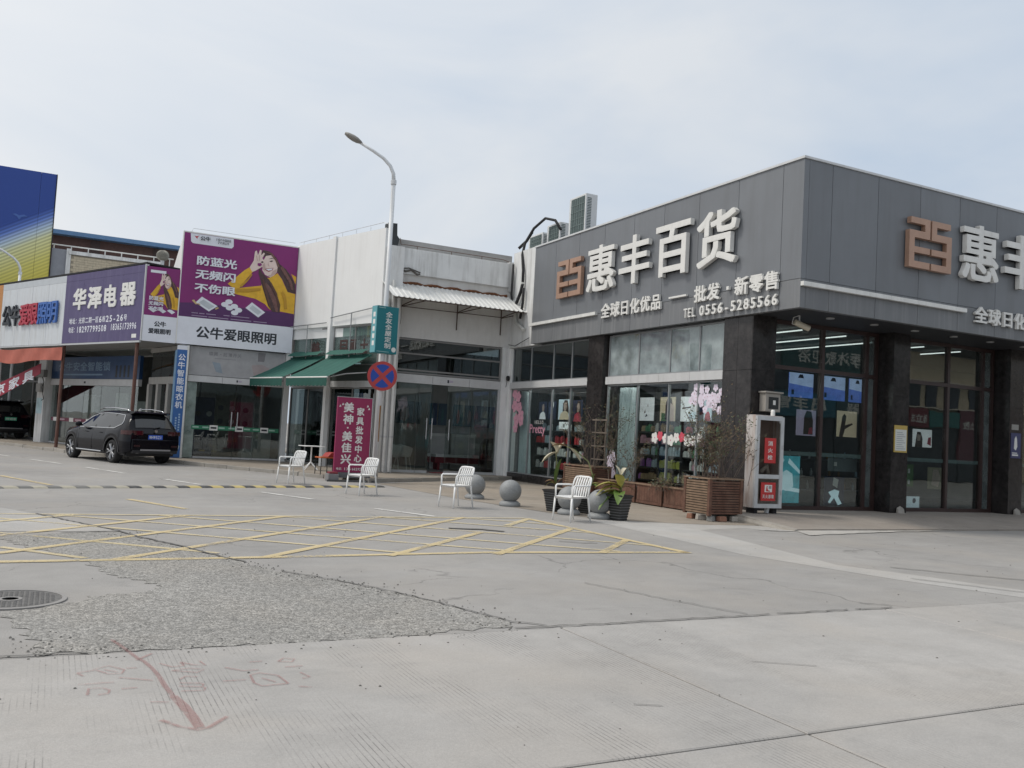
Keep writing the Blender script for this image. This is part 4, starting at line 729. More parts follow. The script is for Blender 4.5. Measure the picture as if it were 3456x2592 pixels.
# ------------------------------------------------------------------ lighting shop (billboard front)
BS = thing('lighting_shop', 'lighting shop with canopy signs and a tall purple billboard over its glass doors', 'shop building', (5, 34, 0))
FBt = face(0, 31.72)
MB().prism([(3.6, 31.95), (7.3, 31.95), (7.3, 44), (-1.5, 47), (-.3, 42.2), (2.78, 35.4)], 3.95, 6.2, 'z').build('roof_block', M_WHITE, BS)
MB().prism([(3.9, 31.8), (7.3, 31.8), (7.3, 44), (-1.5, 47), (-.3, 42.2), (2.78, 35.4)], .0, .12, 'z').build('shop_floor', M_FLO, BS)
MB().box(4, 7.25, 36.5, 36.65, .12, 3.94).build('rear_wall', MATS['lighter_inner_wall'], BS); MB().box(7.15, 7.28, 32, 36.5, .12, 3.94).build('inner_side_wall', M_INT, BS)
bx('left_pier', M_WHITE, BS, FBt, 3.62, 3.93, .04, .3, .1, 3.92); bx('right_pier', M_WSTAIN, BS, FBt, 7.16, 7.34, -.05, .25, .1, 3.95)
bx('faded_panel', mat('faded_grey_poster', (.36, .36, .37), rough=.7, var=.12), BS, FBt, 3.94, 7.15, .03, .1, 2.93, 3.9)
chars('蝶翼·超薄开关', FBt, 4.55, 5.65, 3.62, 3.76, .026, mat('faded_print', (.24, .24, .25)), BS, 0, .015); bx('print_line', MATS['faded_print'], BS, FBt, 4.75, 5.45, .026, .0285, 3.53, 3.545)
for pts, mm in (([(4.68, 3.42), (4.95, 3.38), (5.05, 3.04), (4.83, 3.08)], 'faded_blue_print'), ([(6.0, 3.4), (6.12, 2.95), (6.62, 2.95), (6.6, 3.35), (6.35, 3.45)], 'faded_rose_print'), ([(6.2, 3.55), (6.42, 3.55), (6.46, 3.86), (6.2, 3.86)], 'faded_dark_print')):
    poly(pts, FBt, .027, mat(mm, {'faded_blue_print': (.26, .31, .36), 'faded_rose_print': (.36, .31, .31), 'faded_dark_print': (.2, .19, .2)}[mm]), BS, 'faded_figure')
for a, c in ((3.94, 5.05), (5.06, 7.15)): bx('aluminium_band', M_BAND, BS, FBt, a, c, -.02, .1, 2.7, 2.91)
bx('door_badge', MATS['badge_black'], BS, FBt, 5.52, 5.57, -.024, -.021, 2.77, 2.84); bx('door_badge', MATS['badge_lilac'], BS, FBt, 5.59, 5.7, -.024, -.021, 2.78, 2.83)
bx('frosted_panel', glass('frosted_pale_panel', (.6, .7, .68), .06, .5, film=.42, filmcol=(.5, .58, .55)), BS, FBt, 3.94, 4.25, .05, .062, .14, 2.69)
for a, c in ((4.27, 5.53), (5.55, 6.2), (6.22, 7.12)):
    d = bx('door_leaf', G_DOOR, BS, FBt, a, c, .05, .062, .14, 2.69); bx('patch_fitting', M_ALU, d, FBt, a, c, .04, .072, .13, .19)
for x in (5.44, 5.64): MB(FBt).tube([(x, -.03, 1.15), (x, -.03, 1.74)], .018, 8).build('door_handle', M_ALU, BS)
gs = mat('green_strip', (.03, .2, .11), rough=.5); 
bx('safety_strip', gs, BS, FBt, 4.16, 7.08, .04, .046, 1.1, 1.24)
for x in (4.75, 5.6, 6.45): bx('strip_label', M_WHL, BS, FBt, x, x+.27, .034, .039, 1.08, 1.26); bx('label_print', MATS['badge_black'], BS, FBt, x+.04, x+.23, .031, .0335, 1.14, 1.2)
for x in (4.2, 4.52, 5.05, 5.38, 5.9, 6.2, 6.75): bx('strip_print', mat('pale_green_print', (.35, .55, .45)), BS, FBt, x, x+.2, .037, .0395, 1.15, 1.2)
# inside the lighting shop
ct = thing('shop_counter', 'pale counter standing inside the lighting shop doors', 'counter', (6.5, 33, .12)); bx('front', mat('pale_counter', (.4, .42, .4)), ct, face(0, 33), 6.1, 7.1, 0, .6, .12, 1.1); bx('top', mat('counter_top', (.5, .5, .48)), ct, face(0, 33), 6.05, 7.12, -.04, .62, 1.102, 1.14)
for i, (x, z, c, lab) in enumerate(((4.9, 1.35, (.05, .06, .12), 'dark blue display board inside the lighting shop doors'), (5.7, 1.6, (.2, .19, .15), 'tan display board inside the lighting shop'), (6.6, 1.55, (.38, .39, .38), 'pale display board with round lamps above the counter'))):
    q = thing('display_board', lab, 'display board', (x, 34.4, .12)); bx('board', mat('display_board_%d' % i, c, var=.3, scale=6), q, face(0, 34.4), x-.38, x+.38, 0, .05, .12, z+.9)
    for j in range(4): MB(face(0, 34.4)).prism([(x-.2+.4*(j % 2)+.1*math.cos(t), z-.2+.5*(j//2)+.1*math.sin(t)) for t in [2*math.pi*k/12 for k in range(12)]], -.03, -.001, 'y').build('lamp_sample', mat('lamp_sample_%d' % (j % 2), ((.06, .06, .07), (.5, .5, .47))[j % 2]), q)
# the big billboard
BB = thing('purple_billboard', 'tall purple billboard of a smiling woman in a yellow sweater over the lighting shop', 'billboard', (5.4, 31.7, 3.93))
FO = face(0, 31.6)
X0, X1, ZP, ZT = 3.47, 7.31, 4.85, 7.69
def uv(p, x0=X0, x1=X1, z0=ZP, z1=ZT): return (x0+(x1-x0)*p[0]/1000, z1-(z1-z0)*p[1]/1000)
M_PUR = mat('purple_billboard_vinyl', (.215, .018, .15), rough=.5, var=.12, scale=.8); M_PUR2 = mat('dark_violet_vinyl', (.085, .022, .11), rough=.5, var=.1); M_VIN = mat('white_vinyl', (.74, .76, .82), rough=.5, var=.05)
M_YSW = mat('mustard_print', (.72, .42, .03), rough=.5, var=.15, scale=6); M_SKN = mat('light_skin_print', (.75, .6, .55), rough=.5, var=.06); M_HAIR = mat('brown_hair_print', (.075, .04, .04), rough=.5, var=.4, scale=14); M_HAIR2 = mat('light_brown_hair_print', (.17, .08, .07), rough=.5, var=.4, scale=14)
M_SHD = mat('skin_shade_print', (.56, .4, .36), rough=.5); M_HAIR3 = mat('auburn_hair_print', (.11, .05, .035), rough=.5); M_YSH = mat('mustard_shade_print', (.5, .27, .02), rough=.5)
M_INK = mat('black_print', (.025, .03, .04), rough=.5); M_RPR = mat('red_logo_print', (.5, .03, .05)); M_LIP = mat('lip_print', (.35, .1, .1)); M_LAV = mat('lavender_print', (.35, .28, .4)); M_GLD = mat('gold_print', (.55, .4, .2))
HAIRB=[(680,87),(739,94),(801,157),(838,235),(899,289),(942,357),(989,452),(999,576),(926,567),(887,451),(837,357),(781,283),(696,168),(663,156)]
TORSO=[(823,350),(866,417),(926,567),(998,583),(998,834),(773,808),(731,750),(643,698),(450,665),(460,599),(687,528),(689,430),(754,419)]
FORE=[(572,321),(601,376),(541,493),(499,583),(461,617),(392,555),(454,471),(528,366)]
SHOU=[(948,337),(996,366),(994,461)]
HAIRF=[(657,306),(690,374),(756,446),(821,576),(868,737),(867,836),(800,832),(758,764),(710,594),(682,487),(654,381)]
HAIRL=[(724,480),(781,554),(833,686),(853,824),(833,832),(795,711),(757,605),(720,518)]
FACE=[(686,226),(709,156),(754,138),(789,178),(820,276),(816,342),(792,384),(761,413),(713,389),(685,338)]
HAND=[(572,321),(604,232),(609,120),(624,103),(637,161),(653,91),(667,95),(666,155),(688,118),(698,130),(678,190),(724,256),(670,308),(620,359),(598,374)]
LIPS=[(703,314),(784,290),(776,321),(744,348),(718,337)]; SMILE=[(713,318),(778,298),(766,323),(740,333)]
def woman(parent, mapf, y0, M, det=True):
    L_ = [(HAIRB, M_HAIR, 'printed_hair'), (SHOU, M_YSW, 'printed_sleeve'), (TORSO, M_YSW, 'printed_sweater'), (HAIRF, M_HAIR, 'printed_hair'), (HAIRL, M_HAIR2, 'printed_hair'), (FORE, M_YSW, 'printed_sleeve'), (FACE, M_SKN, 'printed_face'), (HAND, M_SKN, 'printed_hand'), (LIPS, M_LIP, 'printed_mouth'), (SMILE, M_VIN, 'printed_teeth'),
          ([(741,217),(760,202),(780,204),(761,223)], M_HAIR, 'printed_eye'), ([(666,241),(679,225),(694,235),(681,251)], M_HAIR, 'printed_eye'), ([(734,189),(762,172),(784,181),(763,181)], M_HAIR, 'printed_brow'),
          ([(700,240),(712,300),(705,345),(692,330),(686,270)], M_SHD, 'printed_shade'), ([(733,225),(741,270),(752,276),(738,280),(729,262)], M_SHD, 'printed_nose'), ([(780,330),(812,300),(812,345),(790,378),(762,405),(735,396),(765,380)], M_SHD, 'printed_shade'),
          ([(626,165),(640,230),(634,232),(620,170)], M_SHD, 'printed_finger_line'), ([(655,155),(655,225),(649,225),(648,160)], M_SHD, 'printed_finger_line'), ([(640,260),(668,252),(680,275),(660,295),(640,285)], M_PUR, 'printed_finger_gap'),
          ([(860,250),(905,330),(960,440),(975,540),(955,530),(930,440),(880,350),(845,280)], M_HAIR2, 'printed_hair'), ([(700,110),(760,110),(810,190),(835,270),(825,275),(795,200),(750,130)], M_HAIR2, 'printed_hair'),
          ([(700,440),(730,540),(760,680),(790,800),(778,800),(745,690),(712,560),(690,450)], M_HAIR3, 'printed_hair'), ([(770,470),(830,600),(862,760),(852,770),(815,620),(760,490)], M_HAIR3, 'printed_hair'),
          ([(470,600),(560,590),(680,560),(680,590),(570,625),(465,640)], M_YSH, 'printed_fold'), ([(500,560),(560,470),(590,400),(600,410),(560,500),(515,575)], M_YSH, 'printed_fold'), ([(880,560),(915,640),(930,780),(905,790),(895,670),(868,590)], M_YSH, 'printed_fold')]
    for i, (p, m, n) in enumerate(L_): poly([mapf(q) for q in p], M, y0-.0012*i, m, parent, n)
bx('purple_sheet', M_PUR, BB, FO, X0, X1, 0, .1, ZP, ZT); bx('white_sheet', M_VIN, BB, FO, X0, X1, 0, .1, 3.93, ZP-.002)
poly([uv(p) for p in [(0,843),(147,821),(708,828),(1000,834),(1000,1000),(0,1000)]], FO, -.002, M_PUR2, BB, 'dark_band')
woman(BB, uv, -.005, FO)
poly([uv(p) for p in [(51,4),(417,4),(421,96),(406,122),(74,121),(58,101)]], FO, -.003, M_VIN, BB, 'white_label')
poly([uv(p) for p in [(83,29),(103,34),(125,21),(110,46),(108,65),(97,49)]], FO, -.005, M_RPR, BB, 'red_emblem')
def tb(s, a, b, c, d, m, bold=.025, y=-.05): x0, z1 = uv((a, b)); x1, z0 = uv((c, d)); chars(s, FO, x0, x1, z0, z1, y, m, BB, 0, bold, .06)
tb('公牛', 132, 24, 220, 78, M_INK); tb('10户中国家庭', 262, 26, 395, 56, M_INK, .01); tb('7户用公牛', 280, 62, 380, 92, M_INK, .01)
tb('防蓝光', 112, 262, 462, 372, M_VIN, .03); tb('无频闪', 112, 424, 462, 535, M_VIN, .03); tb('不伤眼', 112, 588, 462, 698, M_VIN, .03)
for p in ([(183,745),(321,839),(250,913),(133,823)], [(615,745),(737,851),(679,922),(561,822)]): poly([uv(q) for q in p], FO, -.006, M_VIN, BB, 'printed_lamp')
for p in ([(198,777),(293,845),(249,888),(160,819)], [(620,778),(706,851),(675,891),(596,822)]): poly([uv(q) for q in p], FO, -.008, mat('pale_lamp_print', (.52, .56, .6)), BB, 'printed_lamp_face')
for p in ([(100,800),(120,790),(150,840),(135,845)], [(300,870),(320,850),(335,860),(305,885)], [(150,826),(175,836),(170,848),(148,838)]): poly([uv(q) for q in p], FO, -.009, M_GLD, BB, 'printed_fitting')
for (cx_, cz) in ((415,771),(381,809),(464,819),(422,844),(502,859),(470,896)): poly([uv((cx_+32*math.cos(t), cz+30*math.sin(t))) for t in [2*math.pi*k/14 for k in range(14)]], FO, -.006-.0006*((cx_) % 5), M_VIN, BB, 'printed_lamp_disc')
for a, b_, c in ((106,942,160),(170,942,215),(230,940,311),(377,936,430),(440,935,601),(108,974,240),(250,974,420),(440,973,620),(640,972,758)):
    poly([uv((a, b_)), uv((c, b_)), uv((c, b_+9)), uv((a, b_+9))], FO, -.004, M_LAV, BB, 'fine_print')
x0, x1 = 4.06, 6.77; 
chars('公牛爱眼照明', FO, x0, x1, 4.17, 4.58, -.004, M_INK, BB, 0, .03, .06)
MB(FO).box(X0-.03, X0, -.01, .12, 3.93, ZT).box(X0-.03, X1+.02, -.01, .12, ZT, ZT+.04).build('edge_trim', M_WHL, BB)
MB().prism([(31.75, 6.45), (35.5, 6.45), (31.75, 7.7)], 3.48, 3.56, 'x').build('side_return', M_WHITE, BB)
MB(FO).tube([(3.7, .06, 7.74), (3.75, .06, 7.86), (5.0, .06, 7.86), (7.2, .06, 7.86)], .008, 6).build('top_wire', M_ALU, BB)
MB().box(3.56, 7.3, 31.75, 32.0, 6.1, 7.66).build('backing_frame', M_WHITE, BB)
# canopy along the street with its signs
CN = thing('street_canopy', 'low metal canopy with sign fascia on steel posts along the side road', 'canopy', (1.5, 35.5, 3.9))
cd = Vector((.41, -.911)).normalized(); FC = face(2.38, 31.68, math.degrees(math.atan2(cd.y, cd.x)))   # x negative runs away along the street
LN = 11.1; XB = -5.6
MB(FC).box(-22, -.01, .11, 1.9, 3.92, 3.96).build('soffit', mat('grey_soffit_sheet', (.3, .3, .295), rough=.7, dirt=.4), CN)
MB(FC).box(-22, -.01, .0, 2.3, 6.47, 6.53).build('roof_sheet', M_DARK, CN)
MB(FC).box(-22, -.05, -.03, .03, 3.86, 3.918).build('lower_trim', M_ALU, CN)
pm_r = mat('rust_brown_post', (.13, .06, .045), rough=.8, var=.3, dirt=.4, dcol=(.3, .28, .26), dscale=(8, 8, 1.2)); pm_w = mat('white_steel_post', (.58, .58, .56), rough=.6, dirt=.4, dcol=(.35, .25, .16), dscale=(8, 8, 1))
for x, m in ((-.35, pm_r), (-5.55, pm_r), (-11.0, pm_w)): MB(FC).tube([(x, .08, .1), (x, .08, 3.93)], .06, 10).build('post', m, CN); MB(FC).lathe([(.1, .1), (.1, .125)], 12, (x, .08, 0)).build('base_plate', M_ALU, CN)
SG = thing('white_lighting_sign', 'white panel sign with black, red and blue raised characters on the street canopy', 'sign', FC @ Vector((-8.3, 0, 3.9)))
pan = mat('white_sign_panel', (.60, .63, .66), rough=.5, var=.04, dirt=.45, dcol=(.36, .34, .3), dscale=(6, 6, .5)); w_ = (LN+XB)/4
for i in range(4):
    a = -LN+i*w_; bx('panel', pan, SG, FC, a+.008, a+w_-.008, 0, .09, 3.93, 6.2); bx('head_panel', mat('white_head_panel', (.5, .53, .56), rough=.5, var=.06), SG, FC, a+.002, a+w_-.002, .0, .09, 6.205, 6.45)
for i, ch in enumerate('公牛爱眼照明'): text(ch, FC, -10.75+i*.79, -10.75+i*.79+.76, 4.72, 5.52, -.1, (M_INK, M_INK, mat('red_letter', (.42, .03, .06), rough=.5), MATS['red_letter'], mat('blue_letter', (.04, .13, .42), rough=.5), MATS['blue_letter'])[i], SG, .06, .022, 'character')
SG2 = thing('purple_shop_sign', 'slate purple 华泽电器 shop sign with address and phone lines on the canopy', 'sign', FC @ Vector((-2.8, 0, 3.9)))
pur = mat('slate_purple_panel', (.075, .058, .155), rough=.5, var=.08, dirt=.4, dcol=(.17, .15, .26), dscale=(5, 5, .35)); w_ = (-XB-.06)/4
for i in range(4):
    a = XB+i*w_; bx('panel', pur, SG2, FC, a+.004, a+w_-.004, 0, .09, 3.93, 6.2); bx('head_panel', pur, SG2, FC, a+.002, a+w_-.002, .0, .09, 6.205, 6.45)
MB(FC).box(-.055, -.002, -.01, .1, 3.92, 6.46).build('corner_trim', M_ALU, SG2)
for i, ch in enumerate('华泽电器'): text(ch, FC, (-4.88, -3.78, -2.6, -1.5)[i], (-3.98, -2.85, -1.82, -.55)[i], 5.15, 5.88, -.03, M_WHL, SG2, .03, .04, 'character')
chars('地址：光彩二期一区6栋25-26号', FC, -5.15, -1.0, 4.62, 4.84, -.003, M_VIN, SG2, 0, .02, .12, 'small_character'); chars('电话：18297799508', FC, -5.15, -2.35, 4.3, 4.52, -.003, M_VIN, SG2, 0, .02, .12, 'small_character'); chars('18365173996', FC, -2.1, -.35, 4.32, 4.54, -.003, M_VIN, SG2, 0, .02, .12, 'small_character'); bx('corner_label', M_WHL, SG2, FC, -.62, -.32, -.006, -.001, 4.02, 4.15)
SG3 = thing('orange_sign', 'orange shop sign at the far end of the street canopy', 'sign', FC @ Vector((-14, 0, 3.9))); bx('panel', mat('orange_panel', (.5, .22, .06), rough=.5), SG3, FC, -22, -LN-.01, 0, .09, 3.93, 6.45); text('店', FC, -12.4, -11.7, 4.6, 5.4, -.003, M_VIN, SG3, 0, .03, 'character')
# small corner billboard
SBl = thing('small_billboard', 'small purple billboard of the smiling woman on the canopy corner', 'billboard', (2.9, 31.7, 3.93)); FO2 = face(0, 31.66)
a0, a1 = 2.4, 3.44
bx('purple_sheet', M_PUR, SBl, FO2, a0, a1, 0, .1, 4.78, 6.4); bx('white_sheet', M_VIN, SBl, FO2, a0, a1, 0, .1, 3.92, 4.778)
def uv2(p): x, z = p; return (a0+.16+(a1-a0-.16)*(x-392)/608, 6.22-(1.2)*(z-87)/750)
woman(SBl, uv2, -.003, FO2)
for i, s in enumerate(('防蓝光', '无频闪', '不伤眼')): chars(s, FO2, 2.52, 2.98, 5.28-.17*i, 5.42-.17*i, -.045, M_VIN, SBl, 0, .03, .06)
for x in (2.66, 2.96, 3.24): poly([(x-.13, 4.98), (x-.03, 5.05), (x+.13, 4.95), (x+.03, 4.88)], FO2, -.004, M_VIN, SBl, 'printed_lamp')
chars('公牛', FO2, 2.74, 3.12, 4.42, 4.6, -.004, M_INK, SBl, 0, .04, .05); chars('爱眼照明', FO2, 2.58, 3.28, 4.18, 4.36, -.004, M_INK, SBl, 0, .04, .05); bx('white_label', M_VIN, SBl, FO2, 2.52, 3.0, -.005, -.001, 6.2, 6.29); bx('edge_trim', M_ALU, SBl, FO2, 2.385, 2.4, -.01, .1, 3.92, 6.42)
# blue column banner
BN = thing('column_banner', 'tall blue column wrap lettered 公牛智能晾衣机 beside the lighting shop doors', 'banner', (3.7, 31.5, .12)); FBn = face(0, 31.5)
blu = mat('blue_banner_vinyl', (.035, .13, .37), rough=.5, var=.1); 
bx('front_face', blu, BN, FBn, 3.52, 3.83, 0, .2, .13, 3.72); bx('white_edge', M_WHL, BN, FBn, 3.832, 3.88, .0, .2, .13, 3.88); bx('header', M_VIN, BN, FBn, 3.52, 3.83, .001, .2, 3.722, 3.86)
MB().box(3.49, 3.518, 31.52, 31.9, .13, 3.7).build('side_face', mat('pale_blue_vinyl', (.22, .38, .55), rough=.5, var=.2, scale=6), BN)
chars('公牛智能晾衣机', FBn, 3.565, 3.785, 1.75, 3.6, -.003, M_VIN, BN, 0, .025, .12, vertical=True)
for k in range(7): bx('small_print', mat('pale_blue_print', (.35, .5, .68)), BN, FBn, 3.7, 3.75, -.004, -.001, 1.02+k*.085, 1.075+k*.085); bx('small_print', MATS['pale_blue_print'], BN, FBn, 3.6, 3.65, -.004, -.001, .9+k*.085, .955+k*.085)
poly([(3.62, .55), (3.74, .6), (3.8, .5), (3.74, .3), (3.6, .32)], FBn, -.003, mat('pale_product_print', (.5, .6, .68)), BN, 'product_print')
# recessed street front under the canopy
FR = face(*(Vector((2.38, 31.68))+Vector((.911, .41))*1.95), math.degrees(math.atan2(cd.y, cd.x)))
bx('transom_sign', mat('deep_blue_sign', (.02, .06, .15), rough=.4, var=.2), BS, FR, -10.5, -3.45, -.03, .1, 2.78, 3.66); 
chars('公牛安全智能锁', FR, -9.9, -5.6, 3.1, 3.46, -.033, mat('dim_blue_letters', (.2, .3, .42)), BS, 0, .02, .1, 'dim_character'); bx('print_line', MATS['dim_blue_letters'], BS, FR, -9.4, -6.2, -.033, -.031, 2.92, 2.98)
for x in (-5.2, -4.9, -4.6, -4.3): bx('lock_print', M_INK, BS, FR, x, x+.13, -.034, -.031, 2.85, 3.3)
bx('aluminium_band', M_BAND, BS, FR, -10.5, -3.45, -.05, .1, 2.52, 2.77); bx('door_badge', MATS['badge_black'], BS, FR, -7.6, -7.45, -.054, -.051, 2.6, 2.68)
for i in range(5): a = -10.4+i*1.38; d = bx('glass_panel', G_DOOR, BS, FR, a, a+1.35, .02, .032, .14, 2.51); bx('patch_fitting', M_ALU, d, FR, a, a+1.35, .01, .042, .13, .18)
bx('wine_strip', mat('wine_strip', (.16, .03, .06)), BS, FR, -10.3, -3.5, .008, .016, 1.05, 1.19)
for k in range(5): bx('strip_label', M_WHL, BS, FR, -10.1+k*1.4, -9.75+k*1.4, .002, .007, 1.04, 1.2)
for k in range(5): bx('strip_print', mat('pale_wine_print', (.5, .35, .4)), BS, FR, -9.6+k*1.4, -9.1+k*1.4, .004, .0075, 1.09, 1.15)
wp = bx('white_pier', M_WSTAIN, BS, FR, -11.2, -10.55, -.25, .2, .1, 3.9)
bx('notice_sheet', mat('pale_cyan_print', (.45, .6, .64), var=.2), BS, FR, -11.15, -10.65, -.262, -.252, 1.3, 1.95); bx('rear_wall', M_INT, BS, FR, -12, -3.3, 2.4, 2.5, .12, 3.9)
for k, x in enumerate((-9.6, -8.3, -6.9, -5.5, -4.2)):
    q = thing('shop_display', ('tall pale display unit at the far end of the street window', 'green display unit inside the street window', 'wide pale display unit with dark drawings in the street window', 'grey display unit inside the street window', 'dark display unit at the near end of the street window')[k], 'display unit', FR @ Vector((x, 1.2, .12)))
    bx('unit', mat('display_unit_%d' % k, ((.4, .4, .37), (.14, .22, .16), (.45, .46, .43), (.25, .27, .26), (.1, .1, .11))[k], var=.35, scale=5), q, FR, x-.5, x+.5, 1.2, 1.5, .12, (2.2, 1.3, 2.3, 2.0, 1.8)[k])
    for j in range(3): bx('shelf_item', mat('shelf_item_%d' % j, ((.06, .07, .08), (.5, .48, .42), (.3, .08, .08))[j]), q, FR, x-.35+j*.25, x-.2+j*.25, 1.17, 1.199, .5+.3*j, .8+.3*j)
# side wall of the lighting shop between banner and recess
SWm = face(3.0, 35.0, math.degrees(math.atan2(31.85-35.0, 3.72-3.0)))
MB(SWm).box(0, 3.2, 0, .2, 2.6, 2.85).box(0, 3.2, 0, .2, 3.75, 3.9).build('side_lintel', mat('grey_shaded_pier', (.36, .35, .33), rough=.8, var=.08, dirt=.4), BS)
for a, c in ((0, 1.0), (1.04, 2.08), (2.12, 3.2)): bx('upper_pane', G_DIM, BS, SWm, a, c, .08, .092, 2.855, 3.745)
for x in (.0, .95, 2.0, 2.9): bx('side_pier', mat('grey_shaded_pier', (.36, .35, .33), rough=.8, var=.08, dirt=.4), BS, SWm, x, x+.22, -.04, .2, .1, 2.598)
for a, c in ((.23, .94), (1.18, 1.99), (2.23, 2.89)): bx('side_pane', G_DIM, BS, SWm, a, c, .08, .092, .12, 2.59)
# cloth banners, meter boxes
b = MB(FC)
def cloth(u, v): return (-10.9+5.5*u, -.06-.02*math.sin(u*22+v*3), 3.80-.02*math.sin(u*9)-v*(.5+.05*math.sin(u*6))-.05*(1-u)*math.sin(u*3.1))
b.grid(cloth, 40, 5); b.build('cloth_banner', mat('orange_red_cloth', (.42, .12, .085), rough=.8, var=.2, scale=2), None, True, label='orange red cloth banner tied under the white canopy sign', cat='banner')  # orange red is the cloth's own colour
DB = thing('diagonal_banner', 'red banner with white 家具 characters slanting down behind the white post', 'banner', FC @ Vector((-10.5, .6, 2))); FD = FC @ Matrix.Translation((0, .6, 0))
def dzl(x): return 2.49+.215*(x+12.15)
def dzt(x): return .42
MB(FD).prism([(-13.5, dzl(-13.5)-.66), (-8.5, dzl(-8.5)-.40), (-8.5, dzl(-8.5)), (-13.5, dzl(-13.5))], -.01, .01, 'y').build('sheet', mat('red_banner_sheet', (.3, .022, .05), rough=.6, var=.1), DB)
for i, ch in enumerate('京家具'):
    x = -12.6+i*1.28; vs, fs = glyphs(ch, False); mb = MB(FD)
    for k_, (ex, ez) in enumerate(((0, 0), (.03, 0), (-.03, 0), (0, .03), (0, -.03))): mb.add([(x+(v[0]+ex)*1.02, -.014-.0004*k_, dzl(x+v[0]*1.02)-.48+(v[1]+ez)*.47) for v in vs], fs)
    mb.build('character', M_VIN, DB)
MBX = thing('junction_box', 'grey junction box with hanging cables on the white pier under the canopy', 'junction box', FR @ Vector((-10.9, -.25, 2.8)))
bx('case', mat('dull_metal_box', (.22, .22, .21), rough=.6), MBX, FR, -11.3, -10.35, -.42, -.255, 2.82, 3.12, .01); bx('meter', mat('pale_meter', (.4, .4, .39)), MBX, FR, -11.0, -10.6, -.4, -.255, 2.2, 2.55, .01)
MB(FR).tube([(-10.5, -.4, 2.85), (-10.3, -.4, 2.6), (-10.5, -.38, 2.4), (-10.4, -.36, 2.1), (-10.3, -.36, 1.9), (-10.5, -.36, 1.85)], .015, 6).build('cable', M_DARK, MBX)
# green awnings on the white shop's side wall
M_AWN = mat('green_awning_cloth', (.014, .098, .078), rough=.75, var=.15, scale=3); M_AWNV = mat('green_awning_valance', (.012, .08, .062), rough=.75, var=.15)
def awning(x0, x1, label):
    a = thing('shop_awning', label, 'awning', FS @ Vector(((x0+x1)/2, -.8, 2.6)), group='green awnings on the white shop')
    def top(u, v): return (x0+(x1-x0)*u, -.08-1.5*v, 3.72-.78*v-.03*math.sin(math.pi*v)+.008*math.sin(u*40))
    MB(FS).grid(top, 24, 8).build('canopy_cloth', M_AWN, a, True)
    def val(u, v): return (x0+(x1-x0)*u, -1.585, 2.93-v*(.24+.035*abs(math.sin(u*34))))
    MB(FS).grid(val, 90, 3).build('valance', M_AWNV, a)
    MB(FS).tube([(x0, -1.57, 2.93), (x1, -1.57, 2.93)], .025, 8).build('front_bar', M_WHL, a); MB(FS).tube([(x0, -.04, 3.74), (x1, -.04, 3.74)], .05, 8).build('roller', M_AWN, a)
    for x in (x0+.15, x1-.15): MB(FS).tube([(x, -.05, 3.2), (x, -.8, 3.1), (x, -1.55, 2.92)], .02, 6).build('folding_arm', M_ALU, a)
    def flap(u, v): return (x0+.1+(x1-x0-.2)*u, -.06-.22*v, 3.95-.16*v+.012*math.sin(u*7+v*2))
    MB(FS).grid(flap, 20, 3).build('rolled_cloth', M_AWN, a, True)
awning(-.15, 1.95, 'green scalloped awning beside the purple billboard'); awning(2.2, 4.55, 'green scalloped awning reaching towards the teal pole sign')
# ------------------------------------------------------------------ roof plant on the corner store
M_ACW = mat('white_ac_casing', (.62, .63, .63), rough=.5, var=.05); M_ACG = mat('ac_coil_dark', (.07, .1, .1), rough=.6)
def acu(y0, y1, x, z0, z1, label):
    u = thing('air_conditioner', label, 'air conditioner', (x+.2, (y0+y1)/2, z0), group='outdoor units on the store roof')
    MB().box(x, x+.42, y0, y1, z0, z1).build('casing', M_ACW, u, bevel=.01)
    MB().box(x-.006, x-.001, y0+.06, y1-.12, z0+.05, z1-.06).build('coil', M_ACG, u)
    k = 7
    b = MB()
    for i in range(1, k): z = z0+.05+(z1-z0-.11)*i/k; b.box(x-.018, x-.012, y0+.06, y1-.12, z-.006, z+.006)
    for i in range(1, 6): y = y0+.06+(y1-y0-.18)*i/6; b.box(x-.025, x-.019, y-.006, y+.006, z0+.05, z1-.06)
    b.build('grille', mat('grille_wire', (.2, .25, .24), rough=.5), u)
    b = MB(); n = int((z1-z0)/.055)
    for i in range(n): z = z0+.06+i*.05; b.box(x+.05, x+.2, y0-.008, y0-.001, z, z+.024)
    b.build('louvres', M_ACG, u)
    for y in (y0+.1, y1-.2): MB().box(x+.02, x+.4, y, y+.08, z0-.1, z0-.001).build('foot', M_ALU, u)
acu(23.5, 24.5, 14.2, 7.45, 9.11, 'tall white outdoor air conditioner on the grey store roof'); acu(25.05, 25.9, 14.2, 7.45, 8.5, 'middle-sized outdoor air conditioner behind the black cable loop'); acu(26.2, 27.2, 14.2, 7.45, 8.36, 'lowest outdoor air conditioner next to the white parapet')
MB().box(14.0, 15, 22.8, 27.5, 7.3, 7.35).build('roof_slab', M_SOFF, CS)
HZ = thing('cable_bundle', 'black insulated pipes looping down beside the grey store fascia', 'cables', (13.4, 25.6, 5)); bk = mat('black_insulation', (.02, .02, .022), rough=.8); tp = mat('white_tape', (.55, .55, .52), rough=.7)
